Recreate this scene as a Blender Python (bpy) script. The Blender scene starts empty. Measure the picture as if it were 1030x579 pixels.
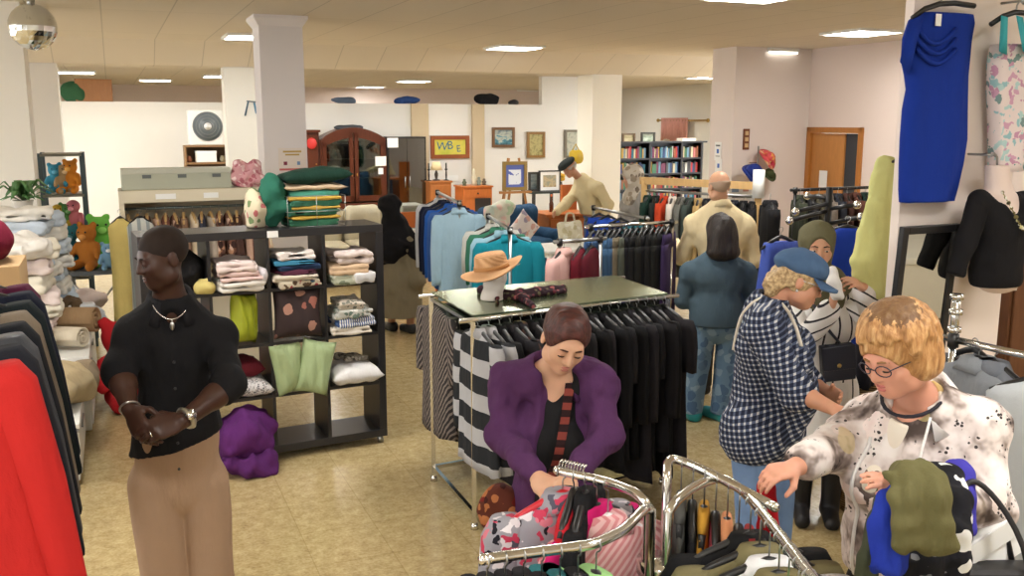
import bpy, bmesh, math, random
import numpy as np
from mathutils import Vector, Matrix, Euler
R = random.Random(7)
COL = bpy.context.scene.collection
pi = math.pi
# ---------------------------------------------------------------- camera frame
FPX, HOR, CAMZ = 940.0, 121.0, 2.2
PITCH = math.atan((289.5 - HOR) / FPX)
CP, SP = math.cos(PITCH), math.sin(PITCH)
CAM = Vector((0, 0, CAMZ))
ANG = math.radians(23.0)
CA, SA = math.cos(ANG), math.sin(ANG)

def ray(px, py):
    x = (px - 515) / FPX; y = (289.5 - py) / FPX
    return Vector((x, CP + y * SP, -SP + y * CP))
def V(px, py, d):
    r = ray(px, py); return CAM + r * (d / r.y)
def VZ(px, py, z):
    r = ray(px, py); return CAM + r * ((z - CAMZ) / r.z)
def RU(u, v, z=0.0):
    return Vector((u * CA - v * SA, u * SA + v * CA, z))
def toR(p):
    return Vector((p.x * CA + p.y * SA, -p.x * SA + p.y * CA, p.z))
def PV(px, py, vc):            # hit of a sight line with the room plane v = vc, in room coordinates
    r = ray(px, py); k = -r.x * SA + r.y * CA
    return toR(CAM + r * (vc / k))
def PU(px, py, uc):
    r = ray(px, py); k = r.x * CA + r.y * SA
    return toR(CAM + r * (uc / k))

# ---------------------------------------------------------------- objects
def wm(o):
    m = o.matrix_basis.copy()
    return wm(o.parent) @ m if o.parent else m
def thing(name, label, cat, loc=(0, 0, 0), rotz=0.0, group=None):
    o = bpy.data.objects.new(name, None); COL.objects.link(o)
    o.empty_display_size = .1
    o.location = loc; o.rotation_euler = (0, 0, rotz)
    tag(o, label, cat, group); return o
def tag(o, label, cat, group=None):
    o['label'] = label; o['category'] = cat
    if group: o['group'] = group
    return o
def struct(o):
    o['kind'] = 'structure'; return o
def add(name, me, parent=None):
    o = bpy.data.objects.new(name, me); COL.objects.link(o)
    if parent is not None: o.parent = parent
    return o
def mesh(name, vs, fs, mats, smooth=True, idx=None):
    me = bpy.data.meshes.new(name)
    me.from_pydata([tuple(v) for v in vs], [], [tuple(f) for f in fs])
    for m in (mats if isinstance(mats, (list, tuple)) else [mats]): me.materials.append(m)
    me.polygons.foreach_set('use_smooth', [bool(smooth)] * len(me.polygons))
    if idx is not None: me.polygons.foreach_set('material_index', idx)
    me.update(); return me
def copy_tree(o, parent=None):
    c = o.copy(); COL.objects.link(c)
    if parent is not None: c.parent = parent
    for ch in list(o.children): copy_tree(ch, c)
    return c
def setmat(o, m):
    if o.type == 'MESH':
        o.material_slots[0].link = 'OBJECT'; o.material_slots[0].material = m

class MB:
    """collects shapes and links them as one mesh object"""
    def __init__(s): s.v = []; s.f = []; s.sm = []; s.mi = []; s.cur = 0
    def _add(s, vs, fs, smooth=False):
        n = len(s.v); s.v += [Vector(v) for v in vs]
        s.f += [tuple(i + n for i in f) for f in fs]
        s.sm += [smooth] * len(fs); s.mi += [s.cur] * len(fs); return s
    def m(s, i): s.cur = i; return s
    def box(s, c, size, rot=None, taper=1.0):
        x, y, z = [q / 2 for q in size]; t = taper
        vs = [(-x, -y, -z), (x, -y, -z), (x, y, -z), (-x, y, -z), (-x * t, -y * t, z), (x * t, -y * t, z), (x * t, y * t, z), (-x * t, y * t, z)]
        M = rot if rot is not None else Matrix.Identity(3)
        vs = [M @ Vector(v) + Vector(c) for v in vs]
        return s._add(vs, [(0, 3, 2, 1), (4, 5, 6, 7), (0, 1, 5, 4), (1, 2, 6, 5), (2, 3, 7, 6), (3, 0, 4, 7)])
    def box2(s, lo, hi):
        return s.box([(a + b) / 2 for a, b in zip(lo, hi)], [abs(b - a) for a, b in zip(lo, hi)])
    def bar(s, a, b, w, h=None, up=(0, 0, 1)):
        a = Vector(a); b = Vector(b); h = h or w
        z = (b - a); L = z.length; z.normalize()
        x = Vector(up).cross(z)
        if x.length < 1e-4: x = Vector((1, 0, 0))
        x.normalize(); y = z.cross(x)
        M = Matrix((x, y, z)).transposed()
        return s.box((a + b) / 2, (w, h, L), M)
    def tube(s, pts, r, seg=10, caps=True):
        pts = [Vector(p) for p in pts]; n = len(pts)
        rr = r if isinstance(r, (list, tuple)) else [r] * n
        t0 = (pts[1] - pts[0]).normalized()
        ref = Vector((0, 0, 1)) if abs(t0.z) < .9 else Vector((1, 0, 0))
        x = ref.cross(t0).normalized(); vs = []; fs = []
        for i in range(n):
            t = (pts[min(i + 1, n - 1)] - pts[max(i - 1, 0)]).normalized()
            x = (x - t * x.dot(t))
            if x.length < 1e-6: x = t.orthogonal()
            x.normalize(); y = t.cross(x)
            for k in range(seg):
                a = 2 * pi * k / seg
                vs.append(pts[i] + (x * math.cos(a) + y * math.sin(a)) * rr[i])
        for i in range(n - 1):
            for k in range(seg):
                k2 = (k + 1) % seg
                fs.append((i * seg + k, i * seg + k2, (i + 1) * seg + k2, (i + 1) * seg + k))
        if caps:
            fs.append(tuple(range(seg))[::-1]); fs.append(tuple((n - 1) * seg + k for k in range(seg)))
        return s._add(vs, fs, True)
    def cyl(s, a, b, r, r2=None, seg=16):
        return s.tube([a, b], [r, r if r2 is None else r2], seg)
    def lathe(s, prof, c=(0, 0, 0), seg=24, M=None, sx=1.0, sy=1.0):
        vs = []; fs = []; n = len(prof); c = Vector(c)
        for r, z in prof:
            for k in range(seg):
                a = 2 * pi * k / seg
                p = Vector((max(r, 1e-4) * math.cos(a) * sx, max(r, 1e-4) * math.sin(a) * sy, z))
                vs.append((M @ p if M is not None else p) + c)
        for i in range(n - 1):
            for k in range(seg):
                k2 = (k + 1) % seg
                fs.append((i * seg + k, i * seg + k2, (i + 1) * seg + k2, (i + 1) * seg + k))
        fs.append(tuple(range(seg))[::-1]); fs.append(tuple((n - 1) * seg + k for k in range(seg)))
        return s._add(vs, fs, True)
    def ell(s, c, r, seg=16, M=None):
        n = seg // 2
        prof = [(math.sin(pi * i / n), -math.cos(pi * i / n)) for i in range(n + 1)]
        D = Matrix.Diagonal(Vector(r)); MM = (M @ D) if M is not None else D
        return s.lathe(prof, c, seg, MM)
    def prism(s, pts, y0, y1):      # outline in x, z; thickness along y
        n = len(pts)
        vs = [(p[0], y0, p[1]) for p in pts] + [(p[0], y1, p[1]) for p in pts]
        fs = [tuple(range(n)), tuple(range(2 * n - 1, n - 1, -1))]
        for i in range(n):
            j = (i + 1) % n; fs.append((i, i + n, j + n, j))
        return s._add(vs, fs)
    def loft(s, rings, caps=True, smooth=True):
        k = len(rings[0]); vs = [p for r in rings for p in r]; fs = []
        for i in range(len(rings) - 1):
            for j in range(k):
                j2 = (j + 1) % k
                fs.append((i * k + j, i * k + j2, (i + 1) * k + j2, (i + 1) * k + j))
        if caps:
            fs.append(tuple(range(k))[::-1]); fs.append(tuple((len(rings) - 1) * k + j for j in range(k)))
        return s._add(vs, fs, smooth)
    def build(s, name, mats, parent=None, bevel=0, world=False, sub=0):
        vs = s.v
        if world and parent is not None:
            inv = wm(parent).inverted(); vs = [inv @ p for p in vs]
        me = mesh(name, vs, s.f, mats, False, s.mi)
        me.polygons.foreach_set('use_smooth', s.sm)
        bm = bmesh.new(); bm.from_mesh(me); bmesh.ops.recalc_face_normals(bm, faces=bm.faces[:]); bm.to_mesh(me); bm.free()
        o = add(name, me, parent)
        if bevel:
            b = o.modifiers.new('bevel', 'BEVEL'); b.width = bevel; b.segments = 2; b.limit_method = 'ANGLE'
        if sub:
            b = o.modifiers.new('sub', 'SUBSURF'); b.levels = sub; b.render_levels = sub
        return o

# ---------------------------------------------------------------- materials
def lin(c):
    out = []
    for q in c:
        q /= 255.0
        out.append(q / 12.92 if q <= .04045 else ((q + .055) / 1.055) ** 2.4)
    return (*out, 1.0)
_MC = {}
class NT:
    def __init__(s, name):
        s.m = bpy.data.materials.new(name); s.m.use_nodes = True
        s.t = s.m.node_tree; s.p = s.t.nodes['Principled BSDF']
    def n(s, typ, **kw):
        q = s.t.nodes.new('ShaderNode' + typ)
        for k, v in kw.items():
            if k in q.inputs: q.inputs[k].default_value = v
            else: setattr(q, k, v)
        return q
    def l(s, a, b): s.t.links.new(a, b)
    def co(s, scale=1.0, kind='Object', rot=(0, 0, 0)):
        c = s.n('TexCoord'); mp = s.n('Mapping')
        mp.inputs['Scale'].default_value = (scale,) * 3 if not isinstance(scale, tuple) else scale
        mp.inputs['Rotation'].default_value = rot
        s.l(c.outputs[kind], mp.inputs['Vector']); return mp.outputs['Vector']
    def noise(s, vec, scale, detail=3, rough=.5):
        q = s.n('TexNoise'); q.inputs['Scale'].default_value = scale; q.inputs['Detail'].default_value = detail; q.inputs['Roughness'].default_value = rough
        s.l(vec, q.inputs['Vector']); return q
    def math(s, op, a, b=None):
        q = s.n('Math', operation=op)
        for i, x in enumerate((a, b)):
            if x is None: continue
            if isinstance(x, (int, float)): q.inputs[i].default_value = x
            else: s.l(x, q.inputs[i])
        return q.outputs[0]
    def mix(s, f, a, b):
        q = s.n('Mix', data_type='RGBA')
        for i, x in ((0, f), (6, a), (7, b)):
            if isinstance(x, (int, float)): q.inputs[i].default_value = x
            elif isinstance(x, tuple): q.inputs[i].default_value = x
            else: s.l(x, q.inputs[i])
        return q.outputs[2]
    def ramp(s, f, stops, interp='LINEAR'):
        q = s.n('ValToRGB'); cr = q.color_ramp; cr.interpolation = interp
        while len(cr.elements) < len(stops): cr.elements.new(.5)
        for e, (p, c) in zip(cr.elements, stops): e.position = p; e.color = c
        s.l(f, q.inputs[0]); return q.outputs[0]
    def bump(s, h, strength=.3, dist=.01):
        b = s.n('Bump'); b.inputs['Strength'].default_value = strength; b.inputs['Distance'].default_value = dist
        s.l(h, b.inputs['Height']); s.l(b.outputs[0], s.p.inputs['Normal'])
    def base(s, c):
        if isinstance(c, tuple): s.p.inputs['Base Color'].default_value = c
        else: s.l(c, s.p.inputs['Base Color'])
    def set(s, rough=.7, metal=0, spec=.5):
        s.p.inputs['Roughness'].default_value = rough; s.p.inputs['Metallic'].default_value = metal
        s.p.inputs['Specular IOR Level'].default_value = spec
def mat(rgb, rough=.6, metal=0.0, var=.06, spec=.5, scale=6, bump=0.0):
    key = ('m', rgb, rough, metal, var, spec, scale, bump)
    if key in _MC: return _MC[key]
    t = NT('surface'); t.set(rough, metal, spec); c = lin(rgb)
    if var or bump:
        nz = t.noise(t.co(), scale, 4)
        t.base(t.mix(nz.outputs[0], tuple(x * (1 - var) for x in c[:3]) + (1,), tuple(min(1, x * (1 + var)) for x in c[:3]) + (1,)))
        if bump: t.bump(nz.outputs[0], bump, .01)
    else: t.base(c)
    _MC[key] = t.m; return t.m
def cloth(rgb, var=.12, fold=.35, sheen=.0, rough=.9):
    key = ('c', rgb, var, fold, rough)
    if key in _MC: return _MC[key]
    t = NT('cloth'); t.set(rough, 0, .2); c = lin(rgb)
    co = t.co(); a = t.noise(co, 14, 4); w = t.noise(co, 260, 2)
    f = t.math('ADD', t.math('MULTIPLY', a.outputs[0], .7), t.math('MULTIPLY', w.outputs[0], .3))
    t.base(t.mix(f, tuple(x * (1 - var) for x in c[:3]) + (1,), tuple(min(1, x * (1 + var)) for x in c[:3]) + (1,)))
    g = t.noise(t.co((9, 9, 3)), 1.6, 3)
    h = t.math('ADD', t.math('MULTIPLY', g.outputs[0], 1.0), t.math('MULTIPLY', w.outputs[0], .06))
    t.bump(h, fold, .03)
    _MC[key] = t.m; return t.m
def blotch(base, cols, scale=22, share=.5, detail=2, rough=.85, fold=.3, dist=.35):
    """printed cloth: blobs of several colours on a ground colour"""
    key = ('b', base, tuple(cols), scale, share)
    if key in _MC: return _MC[key]
    t = NT('print'); t.set(rough, 0, .2); co = t.co()
    wob = t.noise(co, scale * .8, 2)
    vm = t.n('VectorMath', operation='MULTIPLY_ADD'); vm.inputs[1].default_value = (dist / scale * 3,) * 3
    t.l(wob.outputs['Color'], vm.inputs[0]); t.l(co, vm.inputs[2])
    vo = t.n('TexVoronoi'); vo.inputs['Scale'].default_value = scale; t.l(vm.outputs[0], vo.inputs['Vector'])
    sep = t.n('SeparateColor'); t.l(vo.outputs['Color'], sep.inputs[0])
    n = len(cols)
    stops = [(i / n, lin(c)) for i, c in enumerate(cols)]
    cc = t.ramp(sep.outputs[0], stops, 'CONSTANT')
    on = t.math('LESS_THAN', sep.outputs[1], share)
    rim = t.math('LESS_THAN', vo.outputs['Distance'], .52)
    t.base(t.mix(t.math('MULTIPLY', on, rim), lin(base), cc))
    t.bump(t.noise(t.co((9, 9, 3)), 1.6, 3).outputs[0], fold, .03)
    _MC[key] = t.m; return t.m
def bands(c1, c2, period=.06, axis=2, duty=.5, wob=.0, fold=.3, rot=(0, 0, 0), rough=.85):
    key = ('s', c1, c2, period, axis, duty, wob, rot)
    if key in _MC: return _MC[key]
    t = NT('striped_cloth'); t.set(rough, 0, .2); co = t.co(1.0, 'Object', rot)
    sp = t.n('SeparateXYZ'); t.l(co, sp.inputs[0]); x = sp.outputs[axis]
    if wob: x = t.math('ADD', x, t.math('MULTIPLY', t.noise(co, 12, 2).outputs[0], wob))
    f = t.math('LESS_THAN', t.math('FRACT', t.math('DIVIDE', x, period)), duty)
    t.base(t.mix(f, lin(c2), lin(c1)))
    t.bump(t.noise(t.co((9, 9, 3)), 1.6, 3).outputs[0], fold, .03)
    _MC[key] = t.m; return t.m
def wood(rgb, dark=.6, rough=.45, scale=(3, 3, 30), rot=(0, 0, 0)):
    key = ('w', rgb, dark, rough, scale, rot)
    if key in _MC: return _MC[key]
    t = NT('wood'); t.set(rough, 0, .4); c = lin(rgb)
    nz = t.noise(t.co(tuple(q for q in (scale[0] * 3, scale[1] * 3, scale[2] * .05))), 4, 5, .6)
    t.base(t.mix(nz.outputs[0], tuple(x * dark for x in c[:3]) + (1,), tuple(min(1, x * 1.25) for x in c[:3]) + (1,)))
    _MC[key] = t.m; return t.m
def glass(rgb=(230, 245, 240), rough=.02, alpha=.25):
    """clear pane: part transparent, part glossy"""
    key = ('g', rgb, rough, alpha)
    if key in _MC: return _MC[key]
    t = NT('glass'); nt = t.t
    tr = t.n('BsdfTransparent'); tr.inputs[0].default_value = lin(rgb)
    gl = t.n('BsdfGlossy'); gl.inputs['Roughness'].default_value = rough; gl.inputs[0].default_value = (.9, .95, .93, 1)
    fr = t.n('Fresnel'); fr.inputs[0].default_value = 1.45
    mx = t.n('MixShader'); t.l(t.math('ADD', t.math('MULTIPLY', fr.outputs[0], 1.0), alpha * .3), mx.inputs[0])
    t.l(tr.outputs[0], mx.inputs[1]); t.l(gl.outputs[0], mx.inputs[2])
    t.l(mx.outputs[0], nt.nodes['Material Output'].inputs[0])
    _MC[key] = t.m; return t.m
def emit(rgb, strength):
    key = ('e', rgb, strength)
    if key in _MC: return _MC[key]
    t = NT('lamp_glow'); t.base(lin(rgb))
    t.p.inputs['Emission Color'].default_value = lin(rgb); t.p.inputs['Emission Strength'].default_value = strength
    _MC[key] = t.m; return t.m
CHROME = mat((215, 215, 212), .18, 1.0, 0)
STEEL = mat((170, 172, 172), .32, 1.0, 0)
BLACKP = mat((22, 22, 24), .4, 0, 0)
WHITEP = mat((240, 240, 236), .5, 0, 0)
PAPER = mat((246, 246, 244), .8, 0, 0)

# ---------------------------------------------------------------- distance fields
def _noise3(X, Y, Z, sc, seed):
    rs = np.random.RandomState(seed); T = rs.rand(32, 32, 32).astype(np.float32)
    x, y, z = X * sc + 100, Y * sc + 100, Z * sc + 100
    xi, yi, zi = np.floor(x).astype(int), np.floor(y).astype(int), np.floor(z).astype(int)
    fx, fy, fz = x - xi, y - yi, z - zi
    fx, fy, fz = [f * f * (3 - 2 * f) for f in (fx, fy, fz)]
    g = lambda a, b, c: T[(xi + a) % 32, (yi + b) % 32, (zi + c) % 32]
    l = lambda a, b, t: a + (b - a) * t
    return l(l(l(g(0, 0, 0), g(1, 0, 0), fx), l(g(0, 1, 0), g(1, 1, 0), fx), fy), l(l(g(0, 0, 1), g(1, 0, 1), fx), l(g(0, 1, 1), g(1, 1, 1), fx), fy), fz) - .5

class Field:
    def __init__(s, prims, h, pad=.05, clip=None):
        """prims: list of dicts made by cap / ell / rbox; bounds come from the union prims"""
        lo = np.array([1e9] * 3); hi = -lo
        for p in prims:
            if p['op'] != 'u': continue
            lo = np.minimum(lo, p['lo']); hi = np.maximum(hi, p['hi'])
        lo -= pad; hi += pad
        if clip: lo = np.maximum(lo, clip[0]); hi = np.minimum(hi, clip[1])
        s.h = h; s.lo = lo
        n = np.maximum(np.ceil((hi - lo) / h).astype(int) + 1, 4)
        s.ax = [(lo[i] + h * np.arange(n[i])).astype(np.float32) for i in range(3)]
        s.F = np.full(n, 1.0, np.float32)
        for p in prims: s.put(p)
    def sl(s, lo, hi):
        r = []
        for i in range(3):
            a = int(np.searchsorted(s.ax[i], lo[i])); b = int(np.searchsorted(s.ax[i], hi[i]))
            if b <= a: return None
            r.append(slice(a, b))
        return tuple(r)
    def grid(s, q):
        return np.meshgrid(s.ax[0][q[0]], s.ax[1][q[1]], s.ax[2][q[2]], indexing='ij', sparse=True)
    def put(s, p):
        k = p['k']; m = k + 3 * s.h
        q = s.sl(p['lo'] - m, p['hi'] + m)
        if q is None: return
        X, Y, Z = s.grid(q); d = p['fn'](X, Y, Z); F = s.F[q]
        if p['op'] == 'u':
            hh = np.maximum(k - np.abs(F - d), 0) / k; s.F[q] = np.minimum(F, d) - hh * hh * k * .25
        elif p['op'] == 's':
            d = -d; hh = np.maximum(k - np.abs(F - d), 0) / k; s.F[q] = np.maximum(F, d) + hh * hh * k * .25
    def plane(s, p, n):            # keeps the side the normal points away from
        q = (slice(None),) * 3; X, Y, Z = s.grid(q); n = Vector(n).normalized()
        s.F = np.maximum(s.F, (X - p[0]) * n[0] + (Y - p[1]) * n[1] + (Z - p[2]) * n[2])
    def wrinkle(s, amp, sc, seed=1, st=(1, 1, 1), clampin=False):
        q = np.where(np.abs(s.F) < amp + 2.5 * s.h)
        X, Y, Z = s.ax[0][q[0]], s.ax[1][q[1]], s.ax[2][q[2]]
        n = _noise3(X * st[0], Y * st[1], Z * st[2], sc, seed) + .5 * _noise3(X * st[0], Y * st[1], Z * st[2], sc * 2.1, seed + 9)
        s.F[q] += amp * 1.6 * np.minimum(n, .14 if clampin else 9)
    def mesh(s):
        F = s.F; F[0], F[-1] = 1, 1; F[:, 0], F[:, -1] = 1, 1; F[:, :, 0], F[:, :, -1] = 1, 1
        S = F < 0; n = F.shape
        cs = [(i, j, k) for i in (0, 1) for j in (0, 1) for k in (0, 1)]
        cnt = np.zeros([q - 1 for q in n], np.int8)
        for i, j, k in cs: cnt += S[i:n[0] - 1 + i, j:n[1] - 1 + j, k:n[2] - 1 + k]
        mixed = (cnt > 0) & (cnt < 8); I = np.argwhere(mixed)
        idx = np.full(cnt.shape, -1, np.int64); idx[mixed] = np.arange(len(I))
        acc = np.zeros((len(I), 3)); c = np.zeros(len(I))
        for a in cs:
            for ax in range(3):
                if a[ax]: continue
                b = list(a); b[ax] = 1
                fa = F[I[:, 0] + a[0], I[:, 1] + a[1], I[:, 2] + a[2]]; fb = F[I[:, 0] + b[0], I[:, 1] + b[1], I[:, 2] + b[2]]
                x = (fa < 0) != (fb < 0); t = np.where(x, fa / np.where(x, fa - fb, 1), 0)
                pt = np.array(a, float)[None, :].repeat(len(I), 0); pt[:, ax] += t
                acc += pt * x[:, None]; c += x
        vs = s.lo + s.h * (I + acc / np.maximum(c, 1)[:, None])
        fs = []
        for ax in range(3):
            o = [1, 2] if ax == 0 else ([2, 0] if ax == 1 else [0, 1])
            s0 = [slice(1, -1)] * 3; s1 = [slice(1, -1)] * 3
            s0[ax] = slice(0, -1); s1[ax] = slice(1, None)
            A = S[tuple(s0)]; B = S[tuple(s1)]; E = np.argwhere(A != B)
            if not len(E): continue
            sg = A[E[:, 0], E[:, 1], E[:, 2]]
            E = E + np.array([0 if i == ax else 1 for i in range(3)])
            def g(d1, d2):
                q = E.copy(); q[:, o[0]] += d1; q[:, o[1]] += d2
                return idx[q[:, 0], q[:, 1], q[:, 2]]
            Q = np.stack([g(-1, -1), g(0, -1), g(0, 0), g(-1, 0)], 1)
            Q[~sg] = Q[~sg][:, ::-1]; fs.append(Q)
        fs = np.concatenate(fs); fs = fs[(fs >= 0).all(1)]
        return vs, fs
    def obj(s, name, m, parent=None, world=True, relax=1):
        vs, fs = s.mesh()
        if relax and len(vs):
            for _ in range(relax):
                ac = np.zeros_like(vs); cn = np.zeros(len(vs))
                for i in range(4):
                    a = fs[:, i]; b = fs[:, (i + 1) % 4]
                    np.add.at(ac, a, vs[b]); np.add.at(cn, a, 1)
                vs = .5 * vs + .5 * ac / np.maximum(cn, 1)[:, None]
        if world and parent is not None:
            inv = np.array(wm(parent).inverted()); vs = vs @ inv[:3, :3].T + inv[:3, 3]
        me = bpy.data.meshes.new(name); nf = len(fs)
        me.vertices.add(len(vs)); me.vertices.foreach_set('co', vs.astype(np.float32).ravel())
        me.loops.add(nf * 4); me.loops.foreach_set('vertex_index', fs.astype(np.int32).ravel())
        me.polygons.add(nf); me.polygons.foreach_set('loop_start', np.arange(0, nf * 4, 4, dtype=np.int32))
        me.polygons.foreach_set('use_smooth', np.ones(nf, bool)); me.materials.append(m)
        me.update(calc_edges=True); me.validate()
        return add(name, me, parent)
def cap(a, b, ra, rb=None, k=.012, op='u'):
    a = Vector(a); b = Vector(b); rb = ra if rb is None else rb
    A = np.array(a, np.float32); D = np.array(b - a, np.float32); L = max(float(D @ D), 1e-9)
    def fn(X, Y, Z):
        x, y, z = X - A[0], Y - A[1], Z - A[2]
        t = np.clip((x * D[0] + y * D[1] + z * D[2]) / L, 0, 1)
        return np.sqrt((x - t * D[0]) ** 2 + (y - t * D[1]) ** 2 + (z - t * D[2]) ** 2) - (ra + (rb - ra) * t)
    r = max(ra, rb); lo = np.minimum(np.array(a), np.array(b)) - r; hi = np.maximum(np.array(a), np.array(b)) + r
    return dict(t='cap', a=a, b=b, ra=ra, rb=rb, k=k, op=op, fn=fn, lo=lo, hi=hi)
def ell(c, r, M=None, k=.015, op='u'):
    """M: 3x3 rows are the axes"""
    c = Vector(c); C = np.array(c, np.float32); r = tuple(max(q, .002) for q in r)
    Mx = np.array(M, np.float32) if M is not None else np.eye(3, dtype=np.float32)
    def fn(X, Y, Z):
        x, y, z = X - C[0], Y - C[1], Z - C[2]
        q = [(Mx[i, 0] * x + Mx[i, 1] * y + Mx[i, 2] * z) / r[i] for i in range(3)]
        k0 = np.sqrt(q[0] ** 2 + q[1] ** 2 + q[2] ** 2) + 1e-6
        k1 = np.sqrt((q[0] / r[0]) ** 2 + (q[1] / r[1]) ** 2 + (q[2] / r[2]) ** 2) + 1e-6
        return k0 * (k0 - 1) / k1
    e = np.sqrt((Mx ** 2 * np.array(r)[:, None] ** 2).sum(0))
    return dict(t='ell', c=c, r=r, M=M, k=k, op=op, fn=fn, lo=np.array(c) - e, hi=np.array(c) + e)
def rbox(c, hs, M=None, rad=.01, k=.01, op='u'):
    c = Vector(c); C = np.array(c, np.float32)
    Mx = np.array(M, np.float32) if M is not None else np.eye(3, dtype=np.float32)
    hs = [max(q - rad, .001) for q in hs]
    def fn(X, Y, Z):
        x, y, z = X - C[0], Y - C[1], Z - C[2]
        q = [np.abs(Mx[i, 0] * x + Mx[i, 1] * y + Mx[i, 2] * z) - hs[i] for i in range(3)]
        o = np.sqrt(sum(np.maximum(t, 0) ** 2 for t in q))
        return o + np.minimum(np.maximum(q[0], np.maximum(q[1], q[2])), 0) - rad
    e = np.sqrt((Mx ** 2 * (np.array(hs) + rad)[:, None] ** 2).sum(0))
    e = np.abs(Mx).T @ (np.array(hs) + rad)
    return dict(t='box', c=c, hs=hs, M=M, rad=rad, k=k, op=op, fn=fn, lo=np.array(c) - e, hi=np.array(c) + e)
def infl(p, d, k=None):
    k = k or max(p['k'], .02)
    if p['t'] == 'cap': return cap(p['a'], p['b'], p['ra'] + d, p['rb'] + d, k, p['op'])
    if p['t'] == 'ell': return ell(p['c'], tuple(q + d for q in p['r']), p['M'], k, p['op'])
    return rbox(p['c'], [q + p['rad'] + d for q in p['hs']], p['M'], p['rad'] + d, k, p['op'])
WORLD = 4.0; EXPO = 0.26
# ================================================================ the room
def room_obj(mb, name, m, **kw):
    o = mb.build(name, m, **kw); o.rotation_euler = (0, 0, ANG); return struct(o)
def wallmat(rgb, rough=.85):
    return mat(rgb, rough, 0, .03, .3, 1.5)
CEIL = 3.2; CEIL2 = 3.05
# floor
t = NT('floor_tiles'); t.set(.22, 0, .5)
co = t.co()
a1 = t.noise(co, 16, 5, .65); a2 = t.noise(co, 60, 3, .6); a3 = t.noise(co, 2.2, 2)
f = t.math('ADD', t.math('MULTIPLY', a1.outputs[0], .55), t.math('MULTIPLY', a2.outputs[0], .45))
c = t.ramp(f, [(.3, lin((152, 128, 86))), (.47, lin((184, 162, 116))), (.56, lin((197, 176, 130))), (.72, lin((214, 197, 157)))])
br = t.n('TexBrick'); br.offset = 0; br.inputs['Scale'].default_value = 1.0
for k_, v_ in (('Mortar Size', .0035), ('Brick Width', .4), ('Row Height', .4), ('Mortar Smooth', .3)): br.inputs[k_].default_value = v_
br.inputs['Color1'].default_value = (1, 1, 1, 1); br.inputs['Color2'].default_value = (.93, .93, .93, 1); br.inputs['Mortar'].default_value = (.78, .76, .7, 1)
t.l(co, br.inputs['Vector'])
mm = t.n('Mix', data_type='RGBA', blend_type='MULTIPLY'); mm.inputs[0].default_value = 1
t.l(c, mm.inputs[6]); t.l(br.outputs['Color'], mm.inputs[7]); t.base(mm.outputs[2])
t.l(t.math('ADD', t.math('MULTIPLY', a1.outputs[0], .2), .12), t.p.inputs['Roughness'])
FLOORM = t.m
mb = MB(); mb.box2((-7, -4, -.1), (14, 25.2, 0)); room_obj(mb, 'floor', FLOORM)
# ceiling tiles
def ceilmat(rgb):
    t = NT('ceiling_panels'); t.set(.9, 0, .2); co = t.co()
    br = t.n('TexBrick'); br.offset = 0; br.inputs['Scale'].default_value = 1.0
    for k_, v_ in (('Mortar Size', .006), ('Brick Width', .6), ('Row Height', 2.4), ('Mortar Smooth', .2)): br.inputs[k_].default_value = v_
    c0 = lin(rgb)
    br.inputs['Color1'].default_value = c0; br.inputs['Color2'].default_value = tuple(x * .965 for x in c0[:3]) + (1,); br.inputs['Mortar'].default_value = tuple(x * .72 for x in c0[:3]) + (1,)
    t.l(co, br.inputs['Vector']); t.base(br.outputs['Color']); return t.m
CM = ceilmat((218, 208, 192))
mb = MB(); mb.box2((-7, -4, CEIL), (14, 12.9, CEIL + .1)); room_obj(mb, 'ceiling', CM)
mb = MB(); mb._add([(-7, 12.9, CEIL), (14, 12.9, CEIL), (14, 13.5, 2.92), (-7, 13.5, 2.92), (-7, 12.9, CEIL + .1), (14, 12.9, CEIL + .1), (14, 13.9, CEIL + .1), (-7, 13.9, CEIL + .1), (14, 13.9, 2.92), (-7, 13.9, 2.92)],
        [(0, 1, 2, 3), (3, 2, 8, 9), (9, 8, 6, 7), (4, 7, 6, 5), (0, 4, 5, 1), (0, 3, 9, 7, 4), (1, 5, 6, 8, 2)])
room_obj(mb, 'ceiling_beam', CM)
mb = MB(); mb.box2((-7, 13.9, CEIL2), (14, 25.2, CEIL2 + .1)); room_obj(mb, 'ceiling_back', CM)
# walls
WW = wallmat((238, 234, 226)); PINK = wallmat((228, 212, 204)); CREAM = wallmat((240, 238, 232)); BEIGE = wallmat((210, 192, 160))
mb = MB(); mb.box2((-7, 25, 0), (14, 25.2, CEIL2)); room_obj(mb, 'wall_far', PINK)
mb = MB(); mb.box2((13, 12, 0), (13.2, 25, CEIL2)); room_obj(mb, 'wall_side_back', CREAM)
# the low white partition that carries the pictures
pz = PV(300, 103.5, 17).z
u_end = PV(604, 150, 17).x; u_up = PV(545, 98, 17).x
mb = MB(); mb.box2((-7, 17, 0), (u_end, 17.15, pz)); room_obj(mb, 'wall_partition', CREAM)
mb = MB(); mb.box2((u_up, 17, pz), (u_end, 17.15, CEIL2)); room_obj(mb, 'wall_partition_upper', CREAM)
for i, (x0, x1, y1) in enumerate(((413, 430, 240), (474, 486, 240))):
    a = PV(x0, 120, 17).x; b = PV(x1, 120, 17).x
    mb = MB(); mb.box2((a, 16.93, 0), (b, 17, pz)); room_obj(mb, 'trim_%d' % (i + 1), BEIGE)
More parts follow.
